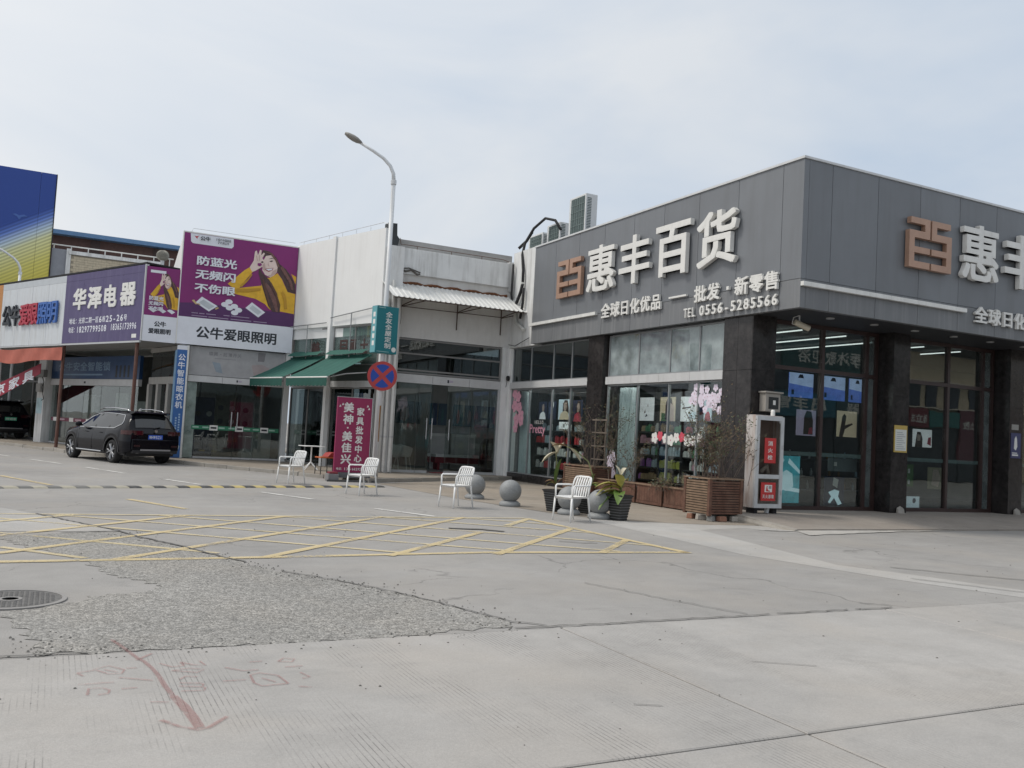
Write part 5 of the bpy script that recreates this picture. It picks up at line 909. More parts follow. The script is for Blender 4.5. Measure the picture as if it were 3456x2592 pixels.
for pts, r in (([(14.15, 24.9, 8.2), (14.1, 25.2, 8.55), (14.0, 25.7, 8.7), (13.8, 26.1, 8.4), (13.6, 26.3, 7.9), (13.42, 26.1, 7.45), (13.38, 25.9, 6.9), (13.36, 25.85, 6.5)], .045), ([(13.36, 25.85, 6.45), (13.36, 25.95, 6.2), (13.36, 26.3, 5.75), (13.37, 26.35, 5.6)], .055), ([(13.35, 26.58, 7.2), (13.35, 26.6, 6.2), (13.36, 26.5, 5.6)], .04), ([(13.35, 25.75, 6.3), (13.35, 25.75, 5.8), (13.36, 25.9, 5.3)], .045), ([(13.8, 26.2, 8.3), (13.7, 26.4, 8.0), (13.5, 26.55, 7.75)], .05)):
    MB().tube(pts, r, 8).build('insulated_pipe', bk, HZ, True)
for pts in ([(13.36, 25.86, 6.5), (13.36, 25.86, 6.43)], [(13.365, 26.34, 5.62), (13.37, 26.2, 5.2)], [(13.37, 26.2, 5.2), (13.36, 25.6, 4.9)]): MB().tube(pts, .058, 8).build('tape_wrap', tp, HZ)
MB().tube([(13.42, 26.75, 4.5), (13.38, 26.2, 4.42), (13.36, 25.2, 4.62)], .012, 6).build('slack_wire', bk, HZ)
dc = thing('dome_camera', 'small black camera with curled cable on the white column beside the show window', 'camera', (13.5, 26.7, 3.3)); MB().lathe([(.02, 3.28), (.06, 3.32), (.06, 3.42), (.03, 3.45)], 12, (13.44, 26.7, 0)).build('body', bk, dc)
MB().tube([(13.43, 26.72, 3.3), (13.4, 26.9, 3.2), (13.38, 26.95, 3.05), (13.4, 26.85, 2.98), (13.41, 26.75, 3.1), (13.42, 26.72, 3.25)], .01, 6).build('cable', bk, dc)
# ------------------------------------------------------------------ far left
AD = thing('advert_wall', 'huge blue and yellow striped advertising wall rising beyond the canopy', 'billboard', (-3.5, 50.2, 0))
def print_mat():
    m = mat('blue_to_yellow_print', (.02, .05, .25), rough=.5); t = m.node_tree; N = t.nodes.new; L = t.links.new; b = t.nodes['Principled BSDF']
    g = N('ShaderNodeTexCoord'); s = N('ShaderNodeSeparateXYZ'); L(g.outputs['Object'], s.inputs[0])
    a = N('ShaderNodeMath'); a.operation = 'MULTIPLY_ADD'; L(s.outputs[0], a.inputs[0]); a.inputs[1].default_value = -.6; L(s.outputs[2], a.inputs[2])
    r = N('ShaderNodeValToRGB'); mr = N('ShaderNodeMapRange'); L(a.outputs[0], mr.inputs[0]); mr.inputs[1].default_value = 6; mr.inputs[2].default_value = 13; L(mr.outputs[0], r.inputs[0])
    e = r.color_ramp.elements; e[0].position = 0; e[0].color = (.6, .5, .05, 1); e[1].position = .56; e[1].color = (.02, .06, .29, 1)
    for p, c in ((.2, (.62, .56, .14)), (.36, (.60, .60, .32)), (.43, (.42, .52, .62)), (.5, (.10, .18, .5))): q = e.new(p); q.color = (*c, 1)
    w = N('ShaderNodeMath'); w.operation = 'MULTIPLY'; L(a.outputs[0], w.inputs[0]); w.inputs[1].default_value = 36; sn = N('ShaderNodeMath'); sn.operation = 'SINE'; L(w.outputs[0], sn.inputs[0])
    gt = N('ShaderNodeMapRange'); L(a.outputs[0], gt.inputs[0]); gt.inputs[1].default_value = 6.5; gt.inputs[2].default_value = 10.3; gt.inputs[3].default_value = .10; gt.inputs[4].default_value = .35
    g2 = N('ShaderNodeMapRange'); L(a.outputs[0], g2.inputs[0]); g2.inputs[1].default_value = 9.7; g2.inputs[2].default_value = 10.1; g2.inputs[3].default_value = 1; g2.inputs[4].default_value = 0
    mm = N('ShaderNodeMath'); mm.operation = 'MULTIPLY'; L(sn.outputs[0], mm.inputs[0]); L(gt.outputs[0], mm.inputs[1]); m3 = N('ShaderNodeMath'); m3.operation = 'MULTIPLY'; L(mm.outputs[0], m3.inputs[0]); L(g2.outputs[0], m3.inputs[1])
    a1 = N('ShaderNodeMath'); a1.operation = 'ADD'; a1.inputs[0].default_value = 1; L(m3.outputs[0], a1.inputs[1]); sc = N('ShaderNodeVectorMath'); sc.operation = 'SCALE'; L(r.outputs[0], sc.inputs[0]); L(a1.outputs[0], sc.inputs['Scale']); L(sc.outputs[0], b.inputs['Base Color']); return m
PMt = print_mat()
for a, c in ((-10, -7.1), (-7.09, -4.25), (-4.24, -1.4), (-1.39, -.72)): MB().box(a, c, 50, 50.4, 5.5, 13.24).build('printed_sheet', PMt, AD)
MB().box(-10, -.72, 50.05, 50.35, 0, 5.49).build('base_wall', mat('grey_base_wall', (.2, .2, .2), rough=.8, var=.15), AD)
MB().box(-.719, -.68, 49.96, 50.44, 0, 13.24).build('edge_trim', M_DARK, AD)
MB(face(0, 50)).prism([(-2.5, 10.95), (-2.38, 11.0), (-2.2, 10.93), (-2.0, 11.0), (-1.85, 10.92), (-2.1, 10.86), (-2.2, 10.72), (-2.3, 10.86)], -.02, -.002, 'y').build('emblem', mat('dim_emblem', (.06, .13, .4)), AD)
FH = thing('far_warehouse', 'long brown warehouse with blue roof edge behind the tiled rooftop room', 'warehouse', (4, 58, 0))
k_ = 1.14
MB().box(-1.2, 7.4, 57, 66, 0, 11.42).build('wall', mat('brown_brick_wall', (.12, .07, .06), rough=.9, var=.2), FH); MB().box(-1.3, 7.5, 56.4, 66.5, 11.42, 11.66).build('roof_edge', mat('blue_roof_sheet', (.12, .24, .42), rough=.5, var=.1), FH)
for x in (1.2, 4.6): MB().box(x, x+.5, 56.94, 57, 9.6, 11.4).build('wall_pier', mat('dark_wall_pier', (.06, .035, .03)), FH)
RR = thing('rooftop_room', 'beige tiled rooftop room with white coping and railing behind the purple sign', 'rooftop building', (2, 50, 0))
M_BT = mat('beige_wall_tile', (.52, .45, .33), rough=.6, var=.2, scale=7, dirt=.4, dcol=(.22, .15, .09), dscale=(3, 3, .6)); MB().box(.2, 4.3, 50.0, 54, 0, 9.3).build('wall', mat('tile_grout', (.3, .26, .2)), RR)
b = MB()
for j in range(14):
    for i in range(16):
        x = .22+i*.255+(.12 if j % 2 else 0); z = 7.5+j*.125
        if x < 4.05: b.box(x, x+.245, 49.985, 49.999, z, z+.113)
b.build('wall_tiles', M_BT, RR, kind='stuff'); MB().box(.1, 4.4, 49.9, 54.1, 9.32, 9.5).build('coping', M_WSTAIN, RR); MB().box(-.66, .18, 50.1, 53, 0, 9.55).build('grey_shutter', mat('grey_shutter', (.26, .27, .3), rough=.6, var=.1), RR); MB().box(.0, .2, 49.95, 50.1, 0, 9.6).build('corner_post', M_WSTAIN, RR)
rl2 = mat('white_pipe_rail', (.6, .6, .58), rough=.5); MB().tube([(-.7, 51.5, 9.98), (5.2, 51.5, 9.98)], .035, 6).build('rail', rl2, RR)
for i in range(8): MB().tube([(-.6+i*.8, 51.5, 9.4), (-.6+i*.8, 51.5, 9.98)], .03, 6).build('rail_post', rl2, RR)
VT = thing('roof_ventilator', 'round grey turbine ventilator on the roof beside the purple billboard', 'ventilator', (4.55, 50.6, 9.5)); MB(face(4.55, 50.6)).lathe([(.1, 9.4), (.1, 9.7)], 12).build('neck', M_ALU, VT)
b = MB(face(4.55, 50.6))
for i in range(22):
    a0_ = 2*math.pi*i/22; pts = []
    for j in range(9): t = -1.2+2.4*j/8; pts.append((.3*math.cos(t)*math.cos(a0_+.5*t), .3*math.cos(t)*math.sin(a0_+.5*t), 9.97+.27*math.sin(t)))
    b.tube(pts, .028, 5)
b.build('vane_ball', mat('weathered_vane', (.25, .24, .21), rough=.6, metal=.3), VT)
# ------------------------------------------------------------------ buildings over the road, met with in the shop glass
OP = thing('opposite_row', 'beige and dark two-storey shop row across the road mirrored in the glass doors', 'shop building', (30, -14, 0)); FOp = face(70, -10, 180)
bx('beige_wall', mat('beige_render', (.5, .43, .32), rough=.8, var=.1, dirt=.3), OP, FOp, 0, 20.4, .1, 8, 0, 8.5); bx('dark_wall', mat('slate_render', (.12, .15, .16), rough=.8), OP, FOp, 20.41, 64, .1, 8, 0, 8.6)
ltr = mat('opposite_letters', (.62, .62, .58)); 
for i, (a, c, z0, z1, col, s_, t0, t1, q0, q1) in enumerate(((23, 31.5, 6.4, 8.3, (.03, .09, .09), '四季沐歌卫浴', 23.7, 30.3, 6.85, 7.7), (27, 34, 3.5, 5.0, (.02, .12, .17), '日丰管', 27.7, 32, 3.9, 4.75), (9.5, 15.3, 1.4, 4.75, (.13, .045, .06), 'JOMOO九牧', 10.5, 15.0, 3.5, 4.1), (18.4, 20.2, 3.5, 4.7, (.16, .03, .04), '雅立洁', 18.6, 20.0, 3.75, 4.3), (21, 26.9, 3.5, 4.9, (.05, .1, .11), '爱的电器', 21.6, 26, 3.95, 4.6), (15.4, 18.3, 3.5, 4.6, (.03, .14, .13), '', 0, 0, 0, 0))):
    bx('sign_board', mat('opposite_sign_%d' % i, col, rough=.5), OP, FOp, a, c, -.25, .0, z0, z1)
    if s_: chars(s_, FOp, t0, t1, q0, q1, -.26, ltr, OP, 0, .02, .1)
for a, c in ((9.5, 15.3), (15.4, 20.2), (20.5, 26.9), (27, 34), (34.2, 45), (45.2, 60)): bx('shop_front', mat('dark_shop_front', (.035, .04, .045), rough=.3), OP, FOp, a, c, -.05, .099, 0, 1.39 if a == 9.5 else 3.45)
for a in (12.9, 15.2, 17.2, 19.0, 10.6, 8.2): bx('window', mat('dark_upper_window', (.03, .035, .045), rough=.2), OP, FOp, a, a+1.2, .02, .099, 4.85, 6.35)
for i in range(5): bx('window', MATS['dark_upper_window'], OP, FOp, 28+i*1.4, 29.2+i*1.4, .02, .099, 5.15, 6.15)
bx('ledge', mat('pale_ledge', (.55, .5, .42)), OP, FOp, 0, 20.4, -.2, .098, 4.76, 4.84); bx('ledge', MATS['pale_ledge'], OP, FOp, 0, 20.4, -.2, .098, 6.5, 6.6)
bx('eave', MATS['pale_ledge'], OP, FOp, -.2, 20.4, -.4, 8.2, 8.5, 8.7)
# shop front set back beyond the white pier
SS = thing('glazed_side_shop', 'dim glazed shop front set back beyond the white pier under the canopy', 'shop building', FR @ Vector((-16, 4, 0)))
bx('rear_wall', mat('brown_stock_wall', (.11, .075, .05), rough=.9, var=.5, scale=3), SS, FR, -24, -11.3, 2.1, 2.2, .1, 3.9); bx('floor', M_FLO, SS, FR, -24, -11.3, .85, 2.1, .1, .1185)
glazing(SS, FR, -24, -11.3, .12, 3.85, .8, (-21.5, -19, -16.5, -14), (2.7,), MATS['dull_grey_frame'], G_DOOR, .08, .1, 'shop_front'); bx('end_wall', M_INT, SS, FR, -11.28, -11.21, .25, 2.1, .1, 3.9)
# ------------------------------------------------------------------ cars
def lerp_t(T, x):
    if x <= T[0][0]: return T[0][1]
    for (a, p), (b_, q) in zip(T, T[1:]):
        if x <= b_: t = (x-a)/(b_-a); return p+(q-p)*t
    return T[-1][1]
ZT_ = [(0, .98), (.05, 1.04), (.14, 1.13), (.22, 1.26), (.36, 1.47), (.44, 1.58), (.6, 1.625), (1.2, 1.67), (1.9, 1.68), (2.5, 1.645), (2.85, 1.55), (3.15, 1.36), (3.5, 1.13), (3.9, 1.09), (4.3, 1.02), (4.55, .93), (4.69, .78)]
BT_ = [(0, .97), (.3, 1.05), (.7, 1.07), (1.5, 1.055), (3.3, 1.03), (3.6, 1.01), (4.3, .93), (4.55, .85), (4.69, .74)]
WD_ = [(0, .80), (.08, .86), (.25, .915), (.6, .94), (1, .947), (3.8, .945), (4.25, .905), (4.5, .82), (4.69, .62)]
AX = (.98, 3.84)
def zlow(x):
    z = lerp_t([(0, .42), (.3, .34), (.6, .30), (4.2, .28), (4.69, .34)], x)
    for a in AX:
        d = abs(x-a)
        if d < .445: z = max(z, .36+math.sqrt(max(0, .445**2-d*d))*.98)
    return z
def section(x):
    w, bt, zt, zb = lerp_t(WD_, x), lerp_t(BT_, x), lerp_t(ZT_, x), zlow(x); P = []
    for f, q in ((0, .962), (.15, .985), (.35, .998), (.55, 1.0), (.72, .99), (.88, .985), (1, .96)): P.append((w*q, zb+(bt-zb)*f))
    h = max(0, zt-bt); wr = w*(.96-.34*min(1, h/.56)); e = min(.06, h*.4)
    for g in (.3, .6, .85, 1): P.append((w*.96+(wr-w*.96)*g+.015*math.sin(math.pi*g)*min(1, h/.5), bt+(zt-e-bt)*g))
    P += [(wr*.86, zt-e*.45), (wr*.5, zt-e*.12), (0, zt)]
    return P
def ysurf(x, z):
    P = section(x)[6:]
    for (y0, z0), (y1, z1) in zip(P, P[1:]):
        if z0 <= z <= z1+1e-6: return y0+(y1-y0)*(z-z0)/max(1e-5, z1-z0)
    return P[0][0]
def ztopy(x, y):
    P = section(x)[::-1]
    for (y0, z0), (y1, z1) in zip(P, P[1:]):
        if y0 <= y <= y1: return z0+(z1-z0)*(y-y0)/max(1e-5, y1-y0)
    return P[0][1]
def make_car(label, plate_col, plate_txt):
    car = thing('suv_car', label, 'car')
    pt = mat('black_car_paint', (.004, .0045, .008), rough=.12, var=0, spec=.15, coat=.2); tr = mat('black_plastic_trim', (.02, .02, .022), rough=.55); gl = mat('dark_car_glass', (.012, .014, .016), rough=.04, spec=.9, var=0); ch = mat('satin_chrome', (.62, .63, .65), rough=.22, metal=1., var=0)
    st = sorted(set([round(i*.0785, 3) for i in range(60)]+[.03, 4.66, 4.69]+[round(a+.445*math.cos(math.pi*k/18), 3) for a in AX for k in range(19)]+[round(a+s*.449, 3) for a in AX for s in (-1, 1)]))
    st = [x for x in st if 0 <= x <= 4.69]; S = [section(x) for x in st]; n = len(S[0]); b = MB()
    for sg in (1, -1):
        vs = [(x, sg*y, z) for x, P in zip(st, S) for y, z in P]; fs = []
        for i in range(len(st)-1):
            for j in range(n-1):
                q = (i*n+j, (i+1)*n+j, (i+1)*n+j+1, i*n+j+1); fs.append(q if sg < 0 else q[::-1])
        b.add(vs, fs)
    for x, P in ((st[0], S[0]), (st[-1], S[-1])): b.add([(x, y, z) for y, z in P]+[(x, -y, z) for y, z in P[::-1]], [tuple(range(2*n))])
    o = b.build('body', pt, car, True); e = o.modifiers.new('weld', 'WELD'); e.merge_threshold = .002
    o.modifiers.new('normals', 'EDGE_SPLIT').split_angle = R(38)
    MB().box(.25, 4.5, -.78, .78, .26, .62).box(.3, .7, -.82, .82, .28, .7).build('underbody', tr, car)
    for a in AX:
        for sg in (1, -1):
            b = MB(); N_ = 18
            vs = []
            for k in range(N_+1):
                t = math.pi*k/N_; 
                for r_, yy in ((.445, 0), (.445, .012), (.50, .008), (.50, -.01)): 
                    x = a+r_*math.cos(t); z = .36+r_*math.sin(t); vs.append((x, sg*(lerp_t(WD_, x)*(.99 if r_ < .47 else .995)+yy), z))
            b.add(vs, [(k*4+j, (k+1)*4+j, (k+1)*4+j+1, k*4+j+1) for k in range(N_) for j in range(3)]); b.build('arch_trim', tr, car)
    for sg in (1, -1):
        us = [.60+(3.28-.60)*i/44 for i in range(45)]
        def zl(x): return lerp_t(BT_, x)+.035+max(0, (.92-x))*.42
        def zh(x): return max(zl(x)+.002, min(lerp_t(ZT_, x)-.11, zl(.6)+.09+(x-.6)*1.2 if x < .8 else 9))
        vs = []
        for x in us:
            for k in range(6): z = zl(x)+(zh(x)-zl(x))*k/5; vs.append((x, sg*(ysurf(x, z)+.006), z))
        w_ = MB().add(vs, [((i*6+k), (i+1)*6+k, (i+1)*6+k+1, i*6+k+1) for i in range(44) for k in range(5)]).build('side_glass', gl, car, True)
        loop = [(x, sg*(ysurf(x, zl(x))+.01), zl(x)) for x in us]+[(x, sg*(ysurf(x, zh(x))+.01), zh(x)) for x in us[::-1]]; loop.append(loop[0])
        MB().tube(loop, .014, 6).build('chrome_trim', ch, w_)
        for xp in (1.28, 2.22): MB().add([(xp+dx, sg*(ysurf(xp, z)+.012), z) for dx in (-.045, .045) for z in (zl(xp), zh(xp))], [(0, 1, 3, 2)]).build('window_pillar', tr, w_)
        MB().tube([(.62, sg*.56, 1.66), (.75, sg*.575, 1.70), (1.5, sg*.60, 1.745), (2.2, sg*.595, 1.735), (2.6, sg*.585, 1.66)], .018, 8).build('roof_rail', ch, car, True)
        m_ = MB().tube([(3.06, sg*.93, 1.12), (3.03, sg*1.05, 1.17)], .03, 8).build('mirror_stalk', tr, car)
        MB().lathe([(0, -.10), (.07, -.08), (.09, 0), (.07, .08), (0, .1)], 14, (0, 0, 0)).build('mirror_cap', pt, m_, True).matrix_local = Matrix.Translation((3.04, sg*1.06, 1.16)) @ Matrix.Diagonal((.9, 1.25, .85, 1))
        MB().tube([(1.55, sg*.962, .34), (3.3, sg*.962, .34)], .022, 8).build('sill_strip', ch, car)
        for xh in (1.75, 2.72): MB().tube([(xh-.1, sg*.958, .93), (xh-.05, sg*.975, .935), (xh+.09, sg*.975, .94), (xh+.13, sg*.958, .94)], .013, 6).build('door_handle', pt, car)
        for xd in (1.42, 2.3, 3.28): MB().tube([(xd, sg*(lerp_t(WD_, xd)*.993+.002), zlow(xd)+.05), (xd, sg*(lerp_t(WD_, xd)*1.002), .7), (xd, sg*(lerp_t(WD_, xd)*.97), 1.03)], .005, 5).build('door_seam', M_DARK, car)
        pr = [(-.014, .40), (-.012, .6), (.02, .81), (.1, .885), (.24, .928), (.36, .945)]
        vs = [(x, sg*(y+.012), z) for x, y in pr for z in (.93, .97, 1.03, 1.06)]; t_ = MB().add(vs, [(i*4+k, (i+1)*4+k, (i+1)*4+k+1, i*4+k+1) for i in range(5) for k in range(3)]).build('tail_light', mat('red_tail_lens', (.05, .006, .009), rough=.1, coat=1, var=.1), car, True)
        MB().lathe([(.055, 0), (.07, .01), (.07, .06), (.055, .06)], 12).build('exhaust_tip', ch, car).matrix_local = Matrix.Translation((.02, sg*.58, .40)) @ Matrix.Rotation(R(-90), 4, 'Y') @ Matrix.Diagonal((.7, 1.5, 1, 1))
    ys = [-.60+1.2*i/14 for i in range(15)]; xs = [.155+.265*i/7 for i in range(8)]
    MB().add([(x-.012, y*(1-.12*(x-.155)/.265), ztopy(x, abs(y)*.98)+.012) for x in xs for y in ys], [(i*15+k, (i+1)*15+k, (i+1)*15+k+1, i*15+k+1) for i in range(7) for k in range(14)]).build('rear_glass', gl, car, True)
    MB().prism([(.24, 1.615), (.30, 1.655), (.62, 1.665), (.62, 1.60), (.45, 1.57)], -.60, .60, 'y').build('roof_spoiler', pt, car, bevel=.012)
    fx = [2.82+.62*i/6 for i in range(7)]
    MB().add([(x+.012, y*(1+.1*(x-2.82)), ztopy(x, abs(y)*.98)+.012) for x in fx for y in ys], [(i*15+k, (i+1)*15+k, (i+1)*15+k+1, i*15+k+1) for i in range(6) for k in range(14)]).build('windscreen', gl, car, True)
    MB().prism([(1.05, 1.69), (1.2, 1.69), (1.07, 1.77)], -.02, .02, 'y').build('antenna_fin', mat('pale_fin', (.5, .5, .5)), car)
    RB = face(0, 0, -90)   # rear face frame: x = -y(car)... x right seen from behind, y = forward
    MB().box(-.07, .0, -.78, .78, .46, .80).build('bumper', pt, car, bevel=.03)
    MB().box(-.078, -.071, -.5, .5, .44, .49).build('diffuser', mat('silver_diffuser', (.33, .33, .34), rough=.4, metal=.5), car); MB().box(-.06, .05, -.74, .74, .36, .458).build('bumper_lower', tr, car)
    for sg in (1, -1): MB().box(-.076, -.0715, sg*.62-.1, sg*.62+.1, .56, .62).build('reflector', mat('dull_red_reflector', (.03, .006, .008), rough=.3), car)
    FPl = face(0, 0, -90); 
    p = MB().box(-.022, -.014, -.24, .24, .80, .94).build('number_plate', plate_col, car)
    chars(plate_txt, FPl, -.21, .21, .825, .915, -.026, M_WHL, p, 0, .015, .12)
    MB(FPl).prism([(.05*math.cos(2*math.pi*k/16), 1.06+.05*math.sin(2*math.pi*k/16)) for k in range(16)], -.03, .02, 'y').build('badge', ch, car)
    for dx in (0, .07): MB(FPl).box(-.62+dx, -.57+dx, -.02, -.004, .76, .8).build('model_letters', ch, car)
    MB().box(-.02, -.004, -.30, .30, .955, .965).build('tailgate_seam', M_DARK, car); MB(FPl).tube([(-.02, .1, 1.15), (.22, .145, 1.19)], .012, 6).build('wiper', tr, car)
    rim = mat('bright_alloy', (.4, .41, .43), rough=.3, metal=.8, var=0); ty = mat('tyre_rubber', (.02, .02, .021), rough=.9)
    for a in AX:
        for sg in (1, -1):
            Mw = Matrix.Translation((a, sg*.80, .37)) @ Matrix.Rotation(R(-90*sg), 4, 'X')
            w = MB(Mw).lathe([(.245, -.11), (.33, -.12), (.365, -.09), (.372, -.04), (.372, .05), (.36, .1), (.33, .125), (.262, .12), (.255, .09), (.255, -.1)], 32).build('wheel', ty, car, True)
            MB(Mw).lathe([(.262, .09), (.262, .118), (.245, .118), (.235, .05), (0, .04)], 32).build('rim', mat('dark_rim_well', (.03, .03, .032), rough=.5, metal=.5), w, True)
            for k in range(10):
                t = 2*math.pi*(k//2)/5+(.12 if k % 2 else -.12); t2 = 2*math.pi*(k//2)/5+(.22 if k % 2 else -.22); b = MB(Mw)
                b.tube([(.05*math.cos(t), .05*math.sin(t), .1), (.15*math.cos(t), .15*math.sin(t), .112), (.25*math.cos(t2), .25*math.sin(t2), .112)], [.026, .02, .022], 6); b.build('spoke', rim, w)
            MB(Mw).lathe([(.06, .085), (.06, .12), (0, .124)], 12).build('hub_cap', rim, w)
    return car
PB = mat('blue_number_plate', (.03, .1, .5), rough=.4, var=0)
c1 = make_car('black SUV with blue number plate parked at the kerb beside the canopy', PB, '皖H95Z1'); c1.scale = (.94, .95, .95); c1.location = (2.78, 28.85, 0); c1.rotation_euler = (0, 0, R(113))
c2 = make_car('black SUV with green number plate standing behind the white canopy post', mat('green_number_plate', (.1, .5, .3), rough=.4, var=0), '皖HD8'); c2.location = (-1.62, 44.5, .118); c2.rotation_euler = (0, 0, R(114))
# ------------------------------------------------------------------ street lamps and pole signs
M_POLE = mat('white_lamp_pole', (.66, .68, .70), rough=.45, var=.05, dirt=.25, dcol=(.4, .3, .18), dscale=(6, 6, .6))
def lamp(px_, py_, az_, h, label, group='street lamps'):
    l = thing('street_lamp', label, 'street lamp', (px_, py_, 0), az_, group); M_ = face(px_, py_, az_)
    MB(M_).tube([(0, 0, 0), (0, 0, h)], [.075, .06], 14).build('pole', M_POLE, l, True)
    arm = [(0, 0, h-.02), (-.02, 0, h+.2), (-.12, 0, h+.42), (-.32, 0, h+.62), (-.62, 0, h+.80), (-1.0, 0, h+1.0)]
    MB(M_).tube(arm, [.055, .052, .05, .048, .045, .042], 12).build('arm', M_POLE, l, True)
    MB(M_).lathe([(0, -.26), (.05, -.25), (.1, -.12), (.11, 0), (.09, .14), (.05, .24), (0, .25)], 14).build('lamp_head', mat('lamp_head_grey', (.25, .24, .22), rough=.5), l, True).matrix_local = Matrix.Translation((-1.2, 0, h+1.11)) @ Matrix.Rotation(R(-64), 4, 'Y') @ Matrix.Diagonal((.75, 1.4, 1.05, 1))
    MB(M_).box(-.12, .12, -.12, .12, .0, .02).build('base_plate', M_ALU, l)
    MB(M_).lathe([(.08, 0), (.08, .12)], 12, (0, 0, h-.1)).build('collar', M_POLE, l)
    return l
L1 = lamp(8.05, 23.83, -18, 8.45, 'white curved-arm street lamp carrying the round no-stopping sign')
MB(face(8.05, 23.83)).tube([(.0, -.078, 1.1), (0, -.078, 2.1)], [.012, .02], 6).build('rust_streak', mat('rust_patch', (.24, .12, .04), rough=.9), L1)
lamp(-1.8, 46, 8, 7.6, 'white curved-arm street lamp in front of the striped advertising wall')
TS = thing('teal_pole_sign', 'teal 全友全屋定制 box sign strapped to the lamp pole', 'sign', (8.05, 23.7, 3.53)); FT = face(8.03, 23.62, 10)
tl = mat('teal_sign_face', (.012, .17, .20), rough=.45, var=.06); bx('box', tl, TS, FT, -.30, .37, 0, .3, 3.55, 4.86, .006); MB(FT).box(-.312, -.302, .01, .29, 3.56, 4.85).build('side_panel', mat('pale_teal_side', (.12, .36, .4), rough=.5), TS)
chars('全友全屋定制', FT, -.03, .17, 3.68, 4.72, -.004, M_WHL, TS, 0, .02, .1, vertical=True); MB(FT).prism([(.27+.07*math.cos(t), 3.67+.07*math.sin(t)) for t in [2*math.pi*k/14 for k in range(14)]], -.006, -.001, 'y').build('emblem_disc', M_WHL, TS)
bx('print_line', mat('pale_teal_print', (.3, .5, .5)), TS, FT, -.26, .12, -.005, -.001, 3.585, 3.60); bx('print_line', MATS['pale_teal_print'], TS, FT, -.26, -.05, -.005, -.001, 4.8, 4.82)
for k in range(5): bx('side_print', M_WHL, TS, FT, -.316, -.313, .08, .2, 3.75+k*.2, 3.88+k*.2)
for z in (3.75, 4.65): MB(face(8.05, 23.83)).lathe([(.085, z), (.085, z+.05)], 12).build('strap', M_ALU, TS)
ND = thing('no_stopping_sign', 'round red and blue no-stopping sign on the lamp pole', 'traffic sign', (8.03, 23.7, 2.5)); FN2 = face(8.03, 23.70, -12)
def disc(r, y, m, nm, x=0, z=2.92, th=.0): return MB(FN2).prism([(x+r*math.cos(2*math.pi*k/48), z+r*math.sin(2*math.pi*k/48)) for k in range(48)], y, y+max(th, .004), 'y').build(nm, m, ND)
disc(.41, -.01, mat('sign_red', (.42, .045, .045), rough=.45), 'disc', th=.02)
bl_ = mat('sign_blue', (.012, .055, .33), rough=.45)
for q in range(4):
    a0_ = math.pi/2*q; pts = []; r = .325; off = .055
    # quarter field between the two diagonal bars
    c_ = a0_; half = math.pi/4-math.asin(off/r)
    apex = (off*math.sqrt(2)*math.cos(c_), off*math.sqrt(2)*math.sin(c_)); pts = [apex]+[(r*math.cos(c_-half+2*half*k/10), r*math.sin(c_-half+2*half*k/10)) for k in range(11)]
    MB(FN2).prism([(p[0], 2.92+p[1]) for p in pts], -.014, -.0105, 'y').build('blue_field', bl_, ND)
for z in (2.72, 3.1): MB(face(8.05, 23.83)).lathe([(.085, z), (.085, z+.04)], 12).build('clamp', M_ALU, ND)
# pink sign board
PS = thing('pink_sign_board', 'crimson standing sign board with white furniture wholesale characters by the lamp pole', 'sign board', (7.25, 23.56, 0)); FP = face(7.25, 23.52, -2)
cri = mat('crimson_board', (.27, .022, .085), rough=.5, var=.06); bx('panel', cri, PS, FP, -.47, .48, 0, .1, .24, 2.26, .004); MB(FP).box(.482, .5, .0, .1, .24, 2.27).box(-.47, .48, .0, .1, 2.263, 2.275).build('edge', M_ALU, PS)
chars('美神·美佳兴', FP, -.29, -.05, .46, 2.12, -.004, M_WHL, PS, 0, .03, .08, vertical=True) if False else None
for ch, z1, z0 in (('美', 2.12, 1.86), ('神', 1.80, 1.54), ('美', 1.34, 1.08), ('佳', 1.03, .78), ('兴', .72, .47)): text(ch, FP, -.29, -.03, z0, z1, -.004, M_WHL, PS, 0, .03, 'character')
bx('dot', M_WHL, PS, FP, -.18, -.14, -.004, -.001, 1.42, 1.46); chars('家具批发中心', FP, .07, .27, .50, 2.02, -.004, M_WHL, PS, 0, .03, .14, vertical=True)
chars('电话：136', FP, -.41, .0, .30, .37, -.004, M_WHL, PS, 0, .02, .1); chars('66292', FP, .02, .28, .30, .37, -.004, M_WHL, PS, 0, .02, .1)
for x, z in ((-.4, 2.02), (-.33, 2.07), (.4, 1.98), (.36, 2.05)): poly([(x-.03, z-.03), (x+.03, z-.02), (x, z+.04)], FP, -.004, M_WHL, PS, 'leaf_mark')
bx('base', mat('grey_ballast', (.13, .13, .135), rough=.8, var=.2), PS, FP, -.5, .52, -.1, .35, .1, .232); 
bx('foot_block', mat('grey_block', (.2, .2, .205), rough=.8), PS, FP, -.66, -.38, -.25, .1, .001, .2, .01); bx('block_top', mat('red_block_top', (.2, .03, .04), rough=.8), PS, FP, -.63, -.4, -.22, .06, .202, .25, .01); bx('foot_board', mat('dark_board', (.08, .08, .08)), PS, FP, -.7, .6, -.3, -.26, .001, .05)
